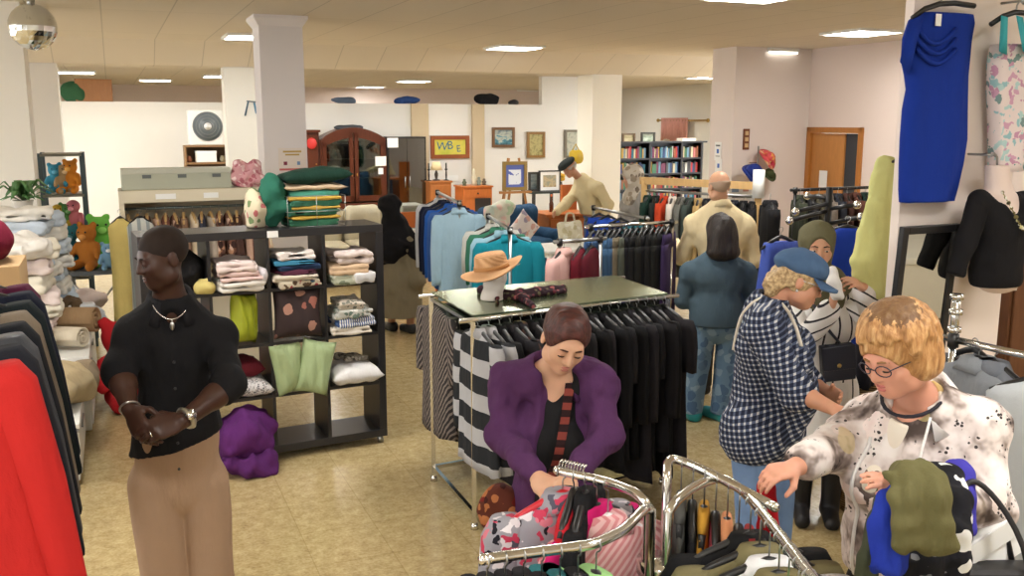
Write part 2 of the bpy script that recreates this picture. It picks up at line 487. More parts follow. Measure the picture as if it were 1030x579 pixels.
# pillars in two rows
def pillar(name, px, vc, w, m, top, capital=False, py=150, dpt=None):
    q = PV(px, py, vc); u = q.x; dpt = dpt or w
    mb = MB(); mb.box2((u - w / 2, vc, 0), (u + w / 2, vc + dpt, top))
    if capital:
        e = .05; z0 = top - .1
        mb._add([(u - w / 2 - .002, vc - .002, z0), (u + w / 2 + .002, vc - .002, z0), (u + w / 2 + .002, vc + dpt, z0), (u - w / 2 - .002, vc + dpt, z0),
                 (u - w / 2 - e, vc - e, top - .03), (u + w / 2 + e, vc - e, top - .03), (u + w / 2 + e, vc + dpt + e, top - .03), (u - w / 2 - e, vc + dpt + e, top - .03),
                 (u - w / 2 - e, vc - e, top), (u + w / 2 + e, vc - e, top), (u + w / 2 + e, vc + dpt + e, top), (u - w / 2 - e, vc + dpt + e, top)],
                [(0, 1, 5, 4), (1, 2, 6, 5), (2, 3, 7, 6), (3, 0, 4, 7), (4, 5, 9, 8), (5, 6, 10, 9), (6, 7, 11, 10), (7, 4, 8, 11), (3, 2, 1, 0), (8, 9, 10, 11)])
    return room_obj(mb, name, m)
LILAC = wallmat((232, 226, 226)); CREAMW = wallmat((242, 238, 226))
pillar('pillar_centre', 287.5, 9.5, .42, LILAC, CEIL, True)
pillar('pillar_back', 244.5, 13.55, .40, wallmat((226, 224, 216)), 2.92)
pillar('pillar_tall_left', 0, 9.3, .5, WW, CEIL, False)
pillar('pillar_back_left', 44, 13.55, .46, wallmat((214, 210, 204)), 2.92)
pillar('pillar_right_back', 610, 13.5, .53, CREAMW, 2.92)
# wall block and door wall
ub = PV(738, 120, 10.95).x
t_ = NT('block'); 
mb = MB(); mb.box2((ub, 10.95, 0), (9.6, 11.5, CEIL)); room_obj(mb, 'wall_block', wallmat((230, 219, 214)))
US = 9.3
d0 = PU(812, 150, US).y; d1 = PU(868, 150, US).y
zt = PU(840, 128, US).z
hi_, lo_ = max(d0, d1), min(d0, d1)
mb = MB(); mb.box2((US, 3.0, 0), (US + .15, lo_, CEIL)); room_obj(mb, 'wall_right', PINK)
mb = MB(); mb.box2((US, hi_, 0), (US + .15, 10.95, CEIL)); mb.box2((US, lo_, zt), (US + .15, hi_, CEIL)); room_obj(mb, 'wall_right_far', PINK)
# door in that wall: frame, leaf slightly open, dark sheet standing for the unlit room behind
dw = wood((172, 112, 52), .8, .4); dl = wood((186, 128, 70), .85, .4)
mb = MB()
for y in (lo_ + .04, hi_ - .04): mb.box2((US - .03, y - .04, 0), (US + .18, y + .04, zt))
mb.box2((US - .03, lo_, zt - .08), (US + .18, hi_, zt))
dr = room_obj(mb, 'door_1', dw, bevel=.006)
mb = MB(); gapw = (hi_ - lo_) * .27
mb.box2((US + .02, lo_ + .08 + gapw, 0.01), (US + .06, hi_ - .08, zt - .085)); lf = mb.build('door_leaf', dl, dr)
mb = MB(); mb.box2((US + .05, lo_ + .08, 0.01), (US + .09, lo_ + .08 + gapw + .05, zt - .085)); mb.build('dark_gap_sheet', mat((52, 56, 62), .6), dr)
mb = MB(); mb.cyl((US + .02, lo_ + .2 + gapw, 1.05), (US - .04, lo_ + .2 + gapw, 1.05), .012); mb.cyl((US - .035, lo_ + .19 + gapw, 1.05), (US - .035, lo_ + .31 + gapw, 1.05), .011); mb.build('door_handle', STEEL, dr)
# room wall on the far left, with tall shop windows letting daylight in
mb = MB()
mb.box2((-7.2, -4, 0), (-7, 25, .5)); mb.box2((-7.2, -4, 2.9), (-7, 25, 3.3))
for y in (-4, 0, 4, 8, 12, 16): mb.box2((-7.2, y, .5), (-7, y + .5, 2.9))
mb.box2((-7.2, 16.5, .5), (-7, 25, 2.9)); room_obj(mb, 'wall_left', WW)
mb = MB(); mb.box2((-7, -4.2, 0), (9.45, -4, CEIL)); room_obj(mb, 'wall_front', CREAM)
mb = MB(); mb.box2((US, -4, 0), (US + .15, 3.0, CEIL)); room_obj(mb, 'wall_right_near', PINK)
# the free-standing wall panel that carries the blue dress
VP_ = None
pA = V(912, 42, 4.25); ra = toR(pA)
PANEL_V = ra.y; PANEL_U0 = ra.x + .03; PANEL_U1 = PV(1018, 180, PANEL_V).x
mb = MB(); mb.box2((PANEL_U0, PANEL_V, 0), (PANEL_U1, PANEL_V + .05, CEIL)); room_obj(mb, 'wall_panel', wallmat((240, 226, 216)))
# ceiling lights
def lum(px, py, z, w=.6, l=.6, nm='square ceiling light', s=9.0):
    r = toR(VZ(px, py, z)); return r
LE = emit((255, 252, 246), 36.0)
LS = []
for px, py, z, lab in ((517, 47, CEIL, 'lit square ceiling light panel in the middle of the near ceiling'),
                       (762, -6, CEIL, 'lit square ceiling light panel cut by the top of the picture'),
                       (254, 36, CEIL, 'lit square ceiling light panel half hidden by the pillar with a capital'),
                       (156, 80, CEIL2, 'lit ceiling light over the bright back wall beside the mirror ball'),
                       (416, 81, CEIL2, 'lit ceiling light above the dark glass cabinet'),
                       (372, 87, CEIL2, 'lit ceiling light above the arched wooden cabinet'),
                       (526, 91, CEIL2, 'lit ceiling light at the back above the seascape picture'),
                       (76, 72, CEIL2, 'lit ceiling light behind the far left pillar'),
                       (222, 76, CEIL2, 'lit ceiling light peeking out beside the slim back pillar')):
    r = toR(VZ(px, py, z)); LS.append((r.x, r.y, z, lab))
for u, v in ((-3.5, 1.5), (-.5, 1.0), (2.5, 1.0), (5.5, 1.5), (-3.5, 5.5), (-.3, 5.2), (2.6, 5.4), (7.9, 4.2), (-3.6, 10), (8.0, 8.6), (11, 16), (11, 21), (10, 13.0), (-4.5, 14.9), (-2.2, 14.9), (.3, 14.9), (2.8, 14.9), (5.4, 14.9), (9.2, 14.7), (10.3, 14.3), (11.7, 14.6), (0, -2), (4, -2)):  # panels behind the beam and wall block are unseen, added to brighten the back
    LS.append((u, v, CEIL if v < 12.9 else CEIL2, None))
_k = 0
for u, v, z, lab in LS:
    lb = lab or 'unseen lit square ceiling light panel'
    tl = thing('ceiling_light', lb, 'ceiling light', RU(u, v, z - .02), ANG, 'square ceiling lights' if lab is None else 'ceiling lights in view')
    mb = MB(); e = .3
    for sx in (-1, 1):
        mb.box((sx * (e + .015), 0, .005), (.03, 2 * e + .06, .03)); mb.box((0, sx * (e + .015), .005), (2 * e, .03, .03))
    mb.build('frame', WHITEP, tl)
    mb = MB(); mb.box((0, 0, .008), (2 * e, 2 * e, .012)); mb.build('diffuser', LE, tl)
r = PV(788, 53, 10.9)
tl = thing('strip_light', 'white strip light on top of the pinkish wall beside the door wall', 'strip light', RU(r.x, 10.9, CEIL - .06), ANG)
mb = MB(); mb.box((0, 0, .03), (.5, .07, .05)); mb.build('housing', WHITEP, tl)
mb = MB(); mb.cyl((-.24, 0, -.01), (.24, 0, -.01), .015); mb.build('tube', emit((255, 250, 236), 3.0), tl)
# ================================================================ people
def basis(f, up=(0, 0, 1)):
    f = Vector(f).normalized(); u = Vector(up) - f * f.dot(Vector(up)); u.normalize()
    s = u.cross(f)              # towards the person's left
    return f, u, s
def hand_prims(w, d, back, thumb_left, curl=.5, sc=1.0, spread=.0, thumb_in=.3):
    """w wrist, d direction of the hand, back = direction out of the back of the hand"""
    d = Vector(d).normalized(); n = Vector(back); n = (n - d * n.dot(d)).normalized(); sd = n.cross(d)
    if not thumb_left: sd = -sd   # sd now points to the thumb side
    w = Vector(w); P = []
    M = (d, sd, n)
    P.append(ell(w + d * .048 * sc, (.052 * sc, .041 * sc, .017 * sc), M, .012))
    P.append(ell(w + d * .075 * sc, (.026 * sc, .042 * sc, .014 * sc), M, .012))
    for i, (L, o) in enumerate(((.072, .030), (.082, .0105), (.076, -.0095), (.06, -.028))):
        p = w + d * (.086 - (.006 if i == 3 else 0)) * sc + sd * o * sc
        dd = (d + sd * (1.2 - i * .8) * spread).normalized(); r = (.0092 if i < 3 else .008) * sc
        a = 0
        for j, fr in enumerate((.46, .3, .24)):
            a += curl * (.75 + .12 * i) * (1.0 if j else .8)
            q = p + (dd * math.cos(a) - n * math.sin(a)) * (L * fr * sc)
            P.append(cap(p, q, r * (1 - .08 * j), r * (.94 - .1 * j), .0035 if j else .006)); p = q
    b = w + d * .022 * sc + sd * .026 * sc - n * .006 * sc
    q = b + (d * .6 + sd * .62 - n * thumb_in) * .046 * sc
    P.append(cap(b, q, .0145 * sc, .011 * sc, .010))
    q2 = q + (d * .88 + sd * .1 - n * (thumb_in + .2)) * .032 * sc
    P.append(cap(q, q2, .0105 * sc, .0085 * sc, .005))
    return P
def head_prims(c, f, up=(0, 0, 1), sc=1.0, fem=False, jaw=1.0, mouth=True):
    f, u, s = basis(f, up); c = Vector(c); M = (s, f, u)
    g = lambda x, y, z: c + (s * x + f * y + u * z) * sc
    P = [ell(g(0, -.012, .036), (.075 * sc, .094 * sc, .086 * sc), M, .02),
         ell(g(0, .03, -.035), (.060 * jaw * sc, .064 * sc, .078 * sc), M, .03),
         ell(g(0, .062, -.088), (.026 * jaw * sc, .024 * sc, .02 * sc), M, .03)]
    for q in (-1, 1):
        P.append(ell(g(q * .038 * jaw, .058, -.022), (.024 * sc, .022 * sc, .026 * sc), M, .025))
        P.append(ell(g(q * .05 * jaw, .012, -.07), (.018 * sc, .03 * sc, .022 * sc), M, .03))
    P.append(cap(g(-.036, .076, .022), g(.036, .076, .022), .012 * sc, None, .02))
    for q in (-1, 1):
        P.append(ell(g(q * .031, .094, .003), (.017 * sc, .013 * sc, .010 * sc), M, .012, 's'))
        P.append(ell(g(q * .031, .080, .002), (.0135 * sc, .0125 * sc, .0115 * sc), M, .004))
    P.append(cap(g(0, .088, .012), g(0, .106, -.026), .008 * sc, .0115 * sc, .010))
    for q in (-1, 1): P.append(ell(g(q * .011, .095, -.03), (.008 * sc, .009 * sc, .007 * sc), M, .008))
    if mouth:
        P.append(cap(g(-.019, .083, -.057), g(.019, .083, -.057), .006 * sc, None, .008))
        P.append(cap(g(-.015, .084, -.066), g(.015, .084, -.066), .0065 * sc, None, .008))
    for q in (-1, 1):
        P.append(ell(g(q * .077, -.012, -.008), (.008 * sc, .019 * sc, .031 * sc), M, .008))
    return P, g, M
def lerp(a, b, t): return Vector(a).lerp(Vector(b), t)
def snap(objs, p, d, off=.005, back=.35):
    """first hit of a line through p along d with the worn surfaces"""
    from mathutils.bvhtree import BVHTree
    best = None; d = Vector(d).normalized()
    for o in objs:
        if '_bvh' not in _BV.setdefault(o.name, {}):
            _BV[o.name]['_bvh'] = BVHTree.FromPolygons([wm(o) @ v.co for v in o.data.vertices], [tuple(q.vertices) for q in o.data.polygons])
        h = _BV[o.name]['_bvh'].ray_cast(Vector(p) - d * back, d, back * 2)
        if h[0] is not None and (best is None or h[3] < best[1]): best = (h[0] - d * off, h[3])
    return best[0] if best else Vector(p)
_BV = {}
def dense(pts, n=6, sm=2):
    out = []
    for i in range(len(pts) - 1):
        for k in range(n): out.append(lerp(pts[i], pts[i + 1], k / n))
    out.append(Vector(pts[-1]))
    for _ in range(sm): out = [out[0]] + [(out[i - 1] + out[i] * 2 + out[i + 1]) / 4 for i in range(1, len(out) - 1)] + [out[-1]]
    return out
class Person:
    def __init__(s, label, J, head_f, head_up=(0, 0, 1), w=1.0, fem=False, belly=0.0, hsc=1.0, h=.006, jaw=1.0, bust=0.0, foot=None, hands=None, armr=1.0):
        s.J = J = {k: Vector(v) for k, v in J.items()}; s.h = h; s.w = w
        s.lat = (J['sL'] - J['sR']).normalized()
        for q in 'RL': J['s' + q].z -= .03
        pel = (J['hL'] + J['hR']) / 2; s.pel = pel
        s.up = (J['neck'] - pel).normalized(); s.lat = (s.lat - s.up * s.lat.dot(s.up)).normalized()
        s.fwd = s.lat.cross(s.up)
        s.M = (s.lat, s.fwd, s.up); sw = (J['sL'] - J['sR']).length; s.sw = sw
        T = (J['neck'] - pel).length; s.T = T
        B = lambda x, y, z: pel + s.lat * x + s.fwd * y + s.up * z
        s.B = B
        G = s.G = {}
        tor = [ell(B(0, -.005, T * .70), (sw * .40 * w, .104 * w, T * .28), s.M, .035),
               ell(B(0, .012 + belly * .5, T * .28), (.145 * w, .108 * w + belly, T * .32), s.M, .06),
               ell(B(0, -.012, .0), (.165 * w, .118 * w, .13), s.M, .05),
               cap(J['sR'], J['sL'], .046, None, .03), cap(lerp(J['sR'], J['neck'], .2), J['neck'] - s.up * .012, .04, .046, .04), cap(lerp(J['sL'], J['neck'], .2), J['neck'] - s.up * .012, .04, .046, .04)]
        if bust:
            for q in (-1, 1): tor.append(ell(B(q * .075, .085 * w, T * .62), (.07, .055 + bust, .075), s.M, .04))
        G['torso'] = tor
        G['neck'] = [cap(J['neck'] - s.up * .02, lerp(J['neck'], J['head'], .75), .055 if not fem else .048, .05 if not fem else .045, .03)]
        for q in 'RL':
            S, E, W_ = J['s' + q], J['e' + q], J['w' + q]
            G['up' + q] = [cap(S, E, .052 * armr, .041 * armr, .03)]
            G['fore' + q] = [cap(E, lerp(E, W_, .35), .04 * armr, .041 * armr, .02), cap(lerp(E, W_, .3), W_, .041 * armr, .027, .02)]
            Hp, K, A = J['h' + q], J['k' + q], J['a' + q]
            G['leg' + q] = [cap(Hp, K, .088 * w, .058, .04), cap(K, A, .055, .038, .03), ell(lerp(K, A, .3) - s.fwd * .02, (.05, .055, .11), s.M, .04)]
            ff = Vector(foot) if foot is not None else Vector((s.fwd.x, s.fwd.y, 0)); ff.normalize()
            z0 = A.z - .05
            G['foot' + q] = [cap(A, Vector((A.x, A.y, .045)) - ff * .03, .038, .038, .02), cap(Vector((A.x, A.y, .045)) - ff * .02, Vector((A.x, A.y, .032)) + ff * .15, .038, .03, .02)]
            hd = (hands or {}).get(q)
            dd = (W_ - E).normalized()
            if hd is None: hd = dict(d=dd, back=s.fwd)
            hd = dict(hd); hd.setdefault('d', dd); hd.setdefault('back', s.fwd)
            tl = (q == 'R')
            G['hand' + q] = hand_prims(W_, hd['d'], hd['back'], hd.get('tl', tl), hd.get('curl', .45), hd.get('sc', .95 if not fem else .9), hd.get('spread', 0), hd.get('tin', .3))
        s.hc = J['head']; hp, s.g, s.HM = head_prims(J['head'], head_f, head_up, hsc, fem, jaw)
        G['head'] = hp; s.hsc = hsc
        base = Vector((pel.x, pel.y, 0))
        s.root = thing('person', label, 'person', base)
    def body(s, m, name='body'):
        P = []
        for k in ('torso', 'neck', 'head', 'legR', 'legL', 'footR', 'footL', 'upR', 'upL', 'foreR', 'foreL', 'handR', 'handL'): P += s.G[k]
        # eye-socket cuts must touch the head only: they are placed after the head prims and before the limbs
        s.skin = Field(P, s.h).obj('body', m, s.root); return s.skin
    def wear(s, name, m, keys, d=.018, cuts=(), subs=(), extra=(), wr=(.006, 9), h=None, parent=None, k=None, st=(1, 1, 1), relax=1, neckcut=.028):
        P = []
        if neckcut is not None: subs = list(subs) + [cap(s.J['neck'] + s.up * (neckcut + .075) + s.fwd * .03, s.J['neck'] + s.up * .3 + s.fwd * .05, .082, .10, .012, 's')]
        for q in keys:
            if isinstance(q, str): P += [infl(p, d, k) for p in s.G[q] if p['op'] == 'u']
            else: P.append(q)
        P += list(extra)
        f = Field(P, h or s.h)
        if wr: f.wrinkle(wr[0], wr[1], len(name) * 7, st, True)
        for p, n in cuts: f.plane(p, n)
        for p in subs: f.put(p)
        return f.obj(name, m, parent or s.root, relax=relax)
    def eyes(s, iris=(60, 40, 25), brow=(40, 28, 20), lips=None, lidded=False):
        g = s.g; sc = s.hsc; f = s.HM[1]; u = s.HM[2]; sd = s.HM[0]
        Mx = Matrix((sd, f, u)).transposed()
        for q in (-1, 1):
            mb = MB(); mb.ell(g(q * .031, .0855, .001 if not lidded else -.006), ((.0115 if not lidded else .0135) * sc, .0095 * sc, (.0048 if not lidded else .0022) * sc), 12, Mx)
            e = mb.build('eye', mat((196, 184, 174) if not lidded else (50, 34, 28), .3, 0, 0), s.root, world=True)
            if lidded: e['label'] = 'lowered dark eyelashes'
            mb = MB(); mb.ell(g(q * .031 + .001, .0935, .000 if not lidded else -.004), (.005 * sc, .0025 * sc, (.005 if not lidded else .003) * sc), 10, Mx)
            mb.build('iris', mat(iris, .2, 0, 0), e, world=True)
            mb = MB(); mb.tube([g(q * .014, .0925, .021), g(q * .030, .0935, .0265), g(q * .047, .080, .021)], [.003 * sc, .0036 * sc, .002 * sc], 6)
            mb.build('eyebrow', mat(brow, .9, 0, 0), s.root, world=True)
        if lips:
            mb = MB()
            mb.tube([g(-.022, .082, -.061), g(-.009, .0925, -.0555), g(0, .0935, -.057), g(.009, .0925, -.0555), g(.022, .082, -.061)], [.0025, .005 * sc, .005 * sc, .005 * sc, .0025], 8)
            mb.tube([g(-.021, .082, -.063), g(-.008, .0925, -.068), g(.008, .0925, -.068), g(.021, .082, -.063)], [.0025, .0055 * sc, .0055 * sc, .0025], 8)
            mb.build('lips', mat(lips, .45, 0, 0), s.root, world=True)
    def hair(s, m, d=.012, face=True, extra=(), cuts=(), subs=(), wr=(.006, 22), name='hair', st=(1, 1, 1), keepz=None, h=None, hairline=.062, k=.03, post=()):
        g = s.g; sc = s.hsc; M = s.HM
        P = [ell(g(0, -.014, .038), ((.077 + d) * sc, (.095 + d) * sc, (.087 + d) * sc), M, k)] + list(extra)
        f = Field(P, h or s.h * .8)
        if wr: f.wrinkle(wr[0], wr[1], 5, st)
        if face:
            f.put(ell(g(0, .105, -.045), (.078 * sc, .085 * sc, (.045 + hairline) * sc), M, .012, 's'))
        for p, n in cuts: f.plane(p, n)
        for p in list(subs) + list(post): f.put(p)
        return f.obj(name, m, s.root)
    def specs(s, m, r=.022):
        g = s.g; mb = MB()
        for q in (-1, 1):
            pts = [g(q * .034 + .024 * math.cos(a), .106 - .012 * abs(q * .034 + .024 * math.cos(a)) / .06, .0 + .017 * math.sin(a)) for a in np.linspace(0, 2 * pi, 15)]
            mb.tube(pts, .0018, 6, False)
            mb.tube([g(q * .057, .098, .006), g(q * .080, .04, .008), g(q * .082, -.02, .004)], .0018, 6)
        mb.tube([g(-.01, .106, .004), g(0, .109, .007), g(.01, .106, .004)], .0018, 6)
        return mb.build('glasses', m, s.root, world=True)
    def collar(s, m, rad=.062, hgt=.035, open_=.5, name='collar', thick=.010, drop=.03, flare=1.25):
        """a folded strip round the neck, open at the front"""
        J = s.J; c = J['neck']; mb = MB(); rows = []
        n = 22
        for i in range(n):
            a = -pi + open_ + (2 * pi - 2 * open_) * i / (n - 1)      # 0 = back
            dr = s.lat * math.sin(a) + -s.fwd * math.cos(a)
            fr = (1 - math.cos(a)) / 2
            b = c + s.up * (.028 - drop * 1.6 * fr) + dr * rad
            t = thick
            rows.append([b + s.up * (-.012) , b + s.up * hgt * .55 - dr * .004, b + s.up * hgt * .6 + dr * t, b + dr * (rad * (flare - 1) + t * 1.4 + .02 * fr) - s.up * (.024 + .03 * fr), b + dr * (rad * (flare - 1)) - s.up * (.026 + .03 * fr)])
        mb.loft(rows); return mb.build(name, m, s.root, world=True)
def locks(p, n, d, r, seed=1, fringe=1.1, side=1.7, back=2.0, parting=.25):
    """strands of hair from the crown down over the skull"""
    rr = random.Random(seed); g = p.g; sc = p.hsc; out = []
    for i in range(n):
        a = 2 * pi * (i + rr.uniform(-.4, .4)) / n; fr = math.cos(a)          # a = 0 is the face side
        tm = (fringe if fr > .55 else side if fr > -.4 else back) * rr.uniform(.86, 1.05); st = rr.uniform(.05, .5); k = 5; prev = None; dd = d * rr.uniform(.65, 1.25)
        for j in range(k + 1):
            t_ = st + (tm - st) * j / k; aa = a + .35 * math.sin(a) * (j / k) * (1 if fr > .3 else 0) + .12 * math.sin(i * 3.1 + j * .8)
            R_ = 1 + (.06 * math.sin(j * 1.3 + i)) * .4 - (.10 if j == k and fr < .5 else 0)
            q = g((.077 + dd) * math.sin(t_) * math.sin(aa) * R_, -.014 + (.097 + dd) * math.sin(t_) * math.cos(aa) * R_, .036 + (.088 + dd) * math.cos(t_))
            if prev is not None: out.append(cap(prev, q, r * sc * (1 - .5 * (j - 1) / k), r * sc * (1 - .5 * j / k), .006))
            prev = q
    return out
def skinm(rgb, rough=.5):
    t = NT('skin'); t.set(rough, 0, .35); c = lin(rgb)
    nz = t.noise(t.co(), 18, 4)
    t.base(t.mix(nz.outputs[0], tuple(x * .88 for x in c[:3]) + (1,), (min(1, c[0] * 1.12), min(1, c[1] * 1.08), min(1, c[2] * 1.06), 1)))
    t.p.inputs['Subsurface Weight'].default_value = .08; t.p.inputs['Subsurface Scale'].default_value = .01
    return t.m
def hairm(rgb, rgb2=None, rough=.5, sc=(60, 60, 8)):
    t = NT('hair'); t.set(rough, 0, .4); c = lin(rgb); c2 = lin(rgb2 or tuple(q * .6 for q in rgb))
    nz = t.noise(t.co(sc), 1.5, 4, .6); t.base(t.ramp(nz.outputs[0], [(.35, c2), (.62, c)]))
    t.bump(nz.outputs[0], .5, .01); return t.m
def gz(p, z): return Vector((p[0], p[1], z))
UPV = Vector((0, 0, 1))

# ---- 1 man in the black shirt, hands clasped
def man_black():
    J = dict(head=V(164, 259, 3.17), neck=V(172, 303, 3.22), sR=V(133, 332, 3.17), sL=V(220, 334, 3.27), eR=V(121, 374, 3.07), wR=V(131, 412, 2.95),
             eL=V(232, 386, 3.12), wL=V(184, 423, 2.94), hR=V(158, 486, 3.21), hL=V(203, 484, 3.27))
    J['kR'] = gz(J['hR'] + Vector((.02, -.02, 0)), .50); J['kL'] = gz(J['hL'] + Vector((.02, -.03, 0)), .50)
    J['aR'] = gz(J['hR'] + Vector((.05, .04, 0)), .09); J['aL'] = gz(J['hL'] + Vector((.06, .03, 0)), .09)
    p = Person('man with shaved head in black shirt and tan trousers, hands clasped at his waist', J, (-.74, -.64, -.22), (-.05, 0, 1), w=.92, hsc=.87, h=.005, jaw=1.05,
               hands=dict(R=dict(d=V(146, 440, 2.88) - J['wR'], back=(-.45, -.85, .2), curl=.42, sc=1.0), L=dict(d=V(140, 436, 2.86) - J['wL'], back=(.1, -.8, .6), curl=.55, sc=1.0)))
    SK = skinm((68, 44, 35), .42)
    p.body(SK); p.eyes((25, 15, 10), (22, 16, 13), (92, 56, 48), lidded=True)
    p.hair(mat((40, 29, 24), .8, 0, .2, .3, 60), d=.0012, wr=None, hairline=.045)
    SH = cloth((27, 27, 30), .2, .5)
    hz = V(170, 452, 3.2).z
    sl = lambda q, t: [cap(p.J['s' + q], p.J['e' + q], .054, .053, .03), cap(p.J['e' + q], lerp(p.J['e' + q], p.J['w' + q], t), .053, .051, .03)]
    vneck = [cap(p.B(0, .10, p.T * .93), p.B(0, .13, p.T * .76), .042, .012, .012, 's'), cap(p.J['neck'] + p.up * .03, p.J['neck'] + p.up * .2, .062, .08, .01, 's')]
    shirt = p.wear('shirt', SH, ['torso'], .022, [(V(170, 447, 3.2), (.22, .1, -1))], vneck, sl('R', .12) + sl('L', .15) + [ell(p.B(0, .0, .02), (.178, .135, .16), p.M, .05)], (.014, 11), st=(1, 1, .8))
    p.collar(cloth((34, 34, 38), .2, .5), .062, .05, .45)
    for z in (.72, .58, .44, .30, .16):
        mb = MB(); q = snap([shirt], p.B(.0, .14, p.T * z), -p.fwd, .002); mb.ell(q, (.0055, .0055, .0055), 8); mb.build('button', mat((60, 60, 64), .3, 0, 0), p.root, world=True)
    # necklace with pendant
    mb = MB(); n = 17; pts = []
    for i in range(n):
        a = -2.2 + 4.4 * i / (n - 1); r_ = .068
        pts.append(p.J['neck'] + p.lat * math.sin(a) * .062 + p.fwd * (math.cos(a) * .062 + .03) - p.up * (.01 + .055 * max(0, math.cos(a)) ** 1.5) + p.up * .022)
    mb.tube(pts, .0028, 6); nk = mb.build('necklace', mat((220, 222, 226), .25, 1, 0), p.root, world=True)
    mb = MB(); q = pts[n // 2]; mb.ell(q - p.up * .022 + p.fwd * .004, (.008, .005, .016), 10, Matrix((p.lat, p.fwd, p.up)).transposed()); mb.cyl(q, q - p.up * .01, .003); mb.build('pendant', mat((205, 208, 214), .3, 1, 0), nk, world=True)
    TR = cloth((168, 140, 116), .1, .4)
    p.wear('trousers', TR, ['torso'], .014, [(gz(p.pel, 1.10), (0, 0, 1)), (gz(p.pel, .06), (0, 0, -1))], [], [cap(p.J['hR'], p.J['kR'], .098, .082, .012), cap(p.J['kR'], p.J['aR'], .082, .072, .012), cap(p.J['hL'], p.J['kL'], .098, .082, .008), cap(p.J['kL'], p.J['aL'], .082, .072, .008)], (.010, 6), st=(1, 1, .5))
    for q in 'RL':
        p.wear('shoe', mat((30, 26, 24), .4, 0, .1), ['foot' + q], .012, [(gz(p.pel, .0), (0, 0, -1)), (gz(p.pel, .1), (0, 0, 1))], wr=None)
    def band(q, t, r, name, m, wd=.012, parent=None):
        a = lerp(p.J['e' + q], p.J['w' + q], t); d = (p.J['w' + q] - p.J['e' + q]).normalized(); x = d.orthogonal().normalized(); y = d.cross(x)
        mb = MB(); mb.tube([a + (x * math.cos(k) + y * math.sin(k)) * r for k in np.linspace(0, 2 * pi, 25)], wd * .5, 6, False); return mb.build(name, m, parent or p.root, world=True), a, d
    wb, a, d = band('L', .93, .032, 'watch_strap', mat((200, 200, 196), .3, 1, 0), .02)
    mb = MB(); vd = (CAM - a).normalized(); vd = (vd - d * vd.dot(d)).normalized(); mb.cyl(a + vd * .028, a + vd * .042, .018, None, 18); mb.build('watch_case', mat((214, 214, 210), .25, 1, 0), wb, world=True)
    band('R', .95, .031, 'bracelet', mat((190, 192, 200), .3, 1, 0), .008)
    for q, i in (('R', 1), ('L', 2)):
        fp = [c for c in p.G['hand' + q] if c['t'] == 'cap'][i * 3]; a = lerp(fp['a'], fp['b'], .55); d = (fp['b'] - fp['a']).normalized(); x = d.orthogonal().normalized(); y = d.cross(x)
        mb = MB(); mb.tube([a + (x * math.cos(k) + y * math.sin(k)) * .0105 for k in np.linspace(0, 2 * pi, 17)], .003, 6, False); mb.build('ring', mat((225, 225, 222), .2, 1, 0), p.root, world=True)
man_black()

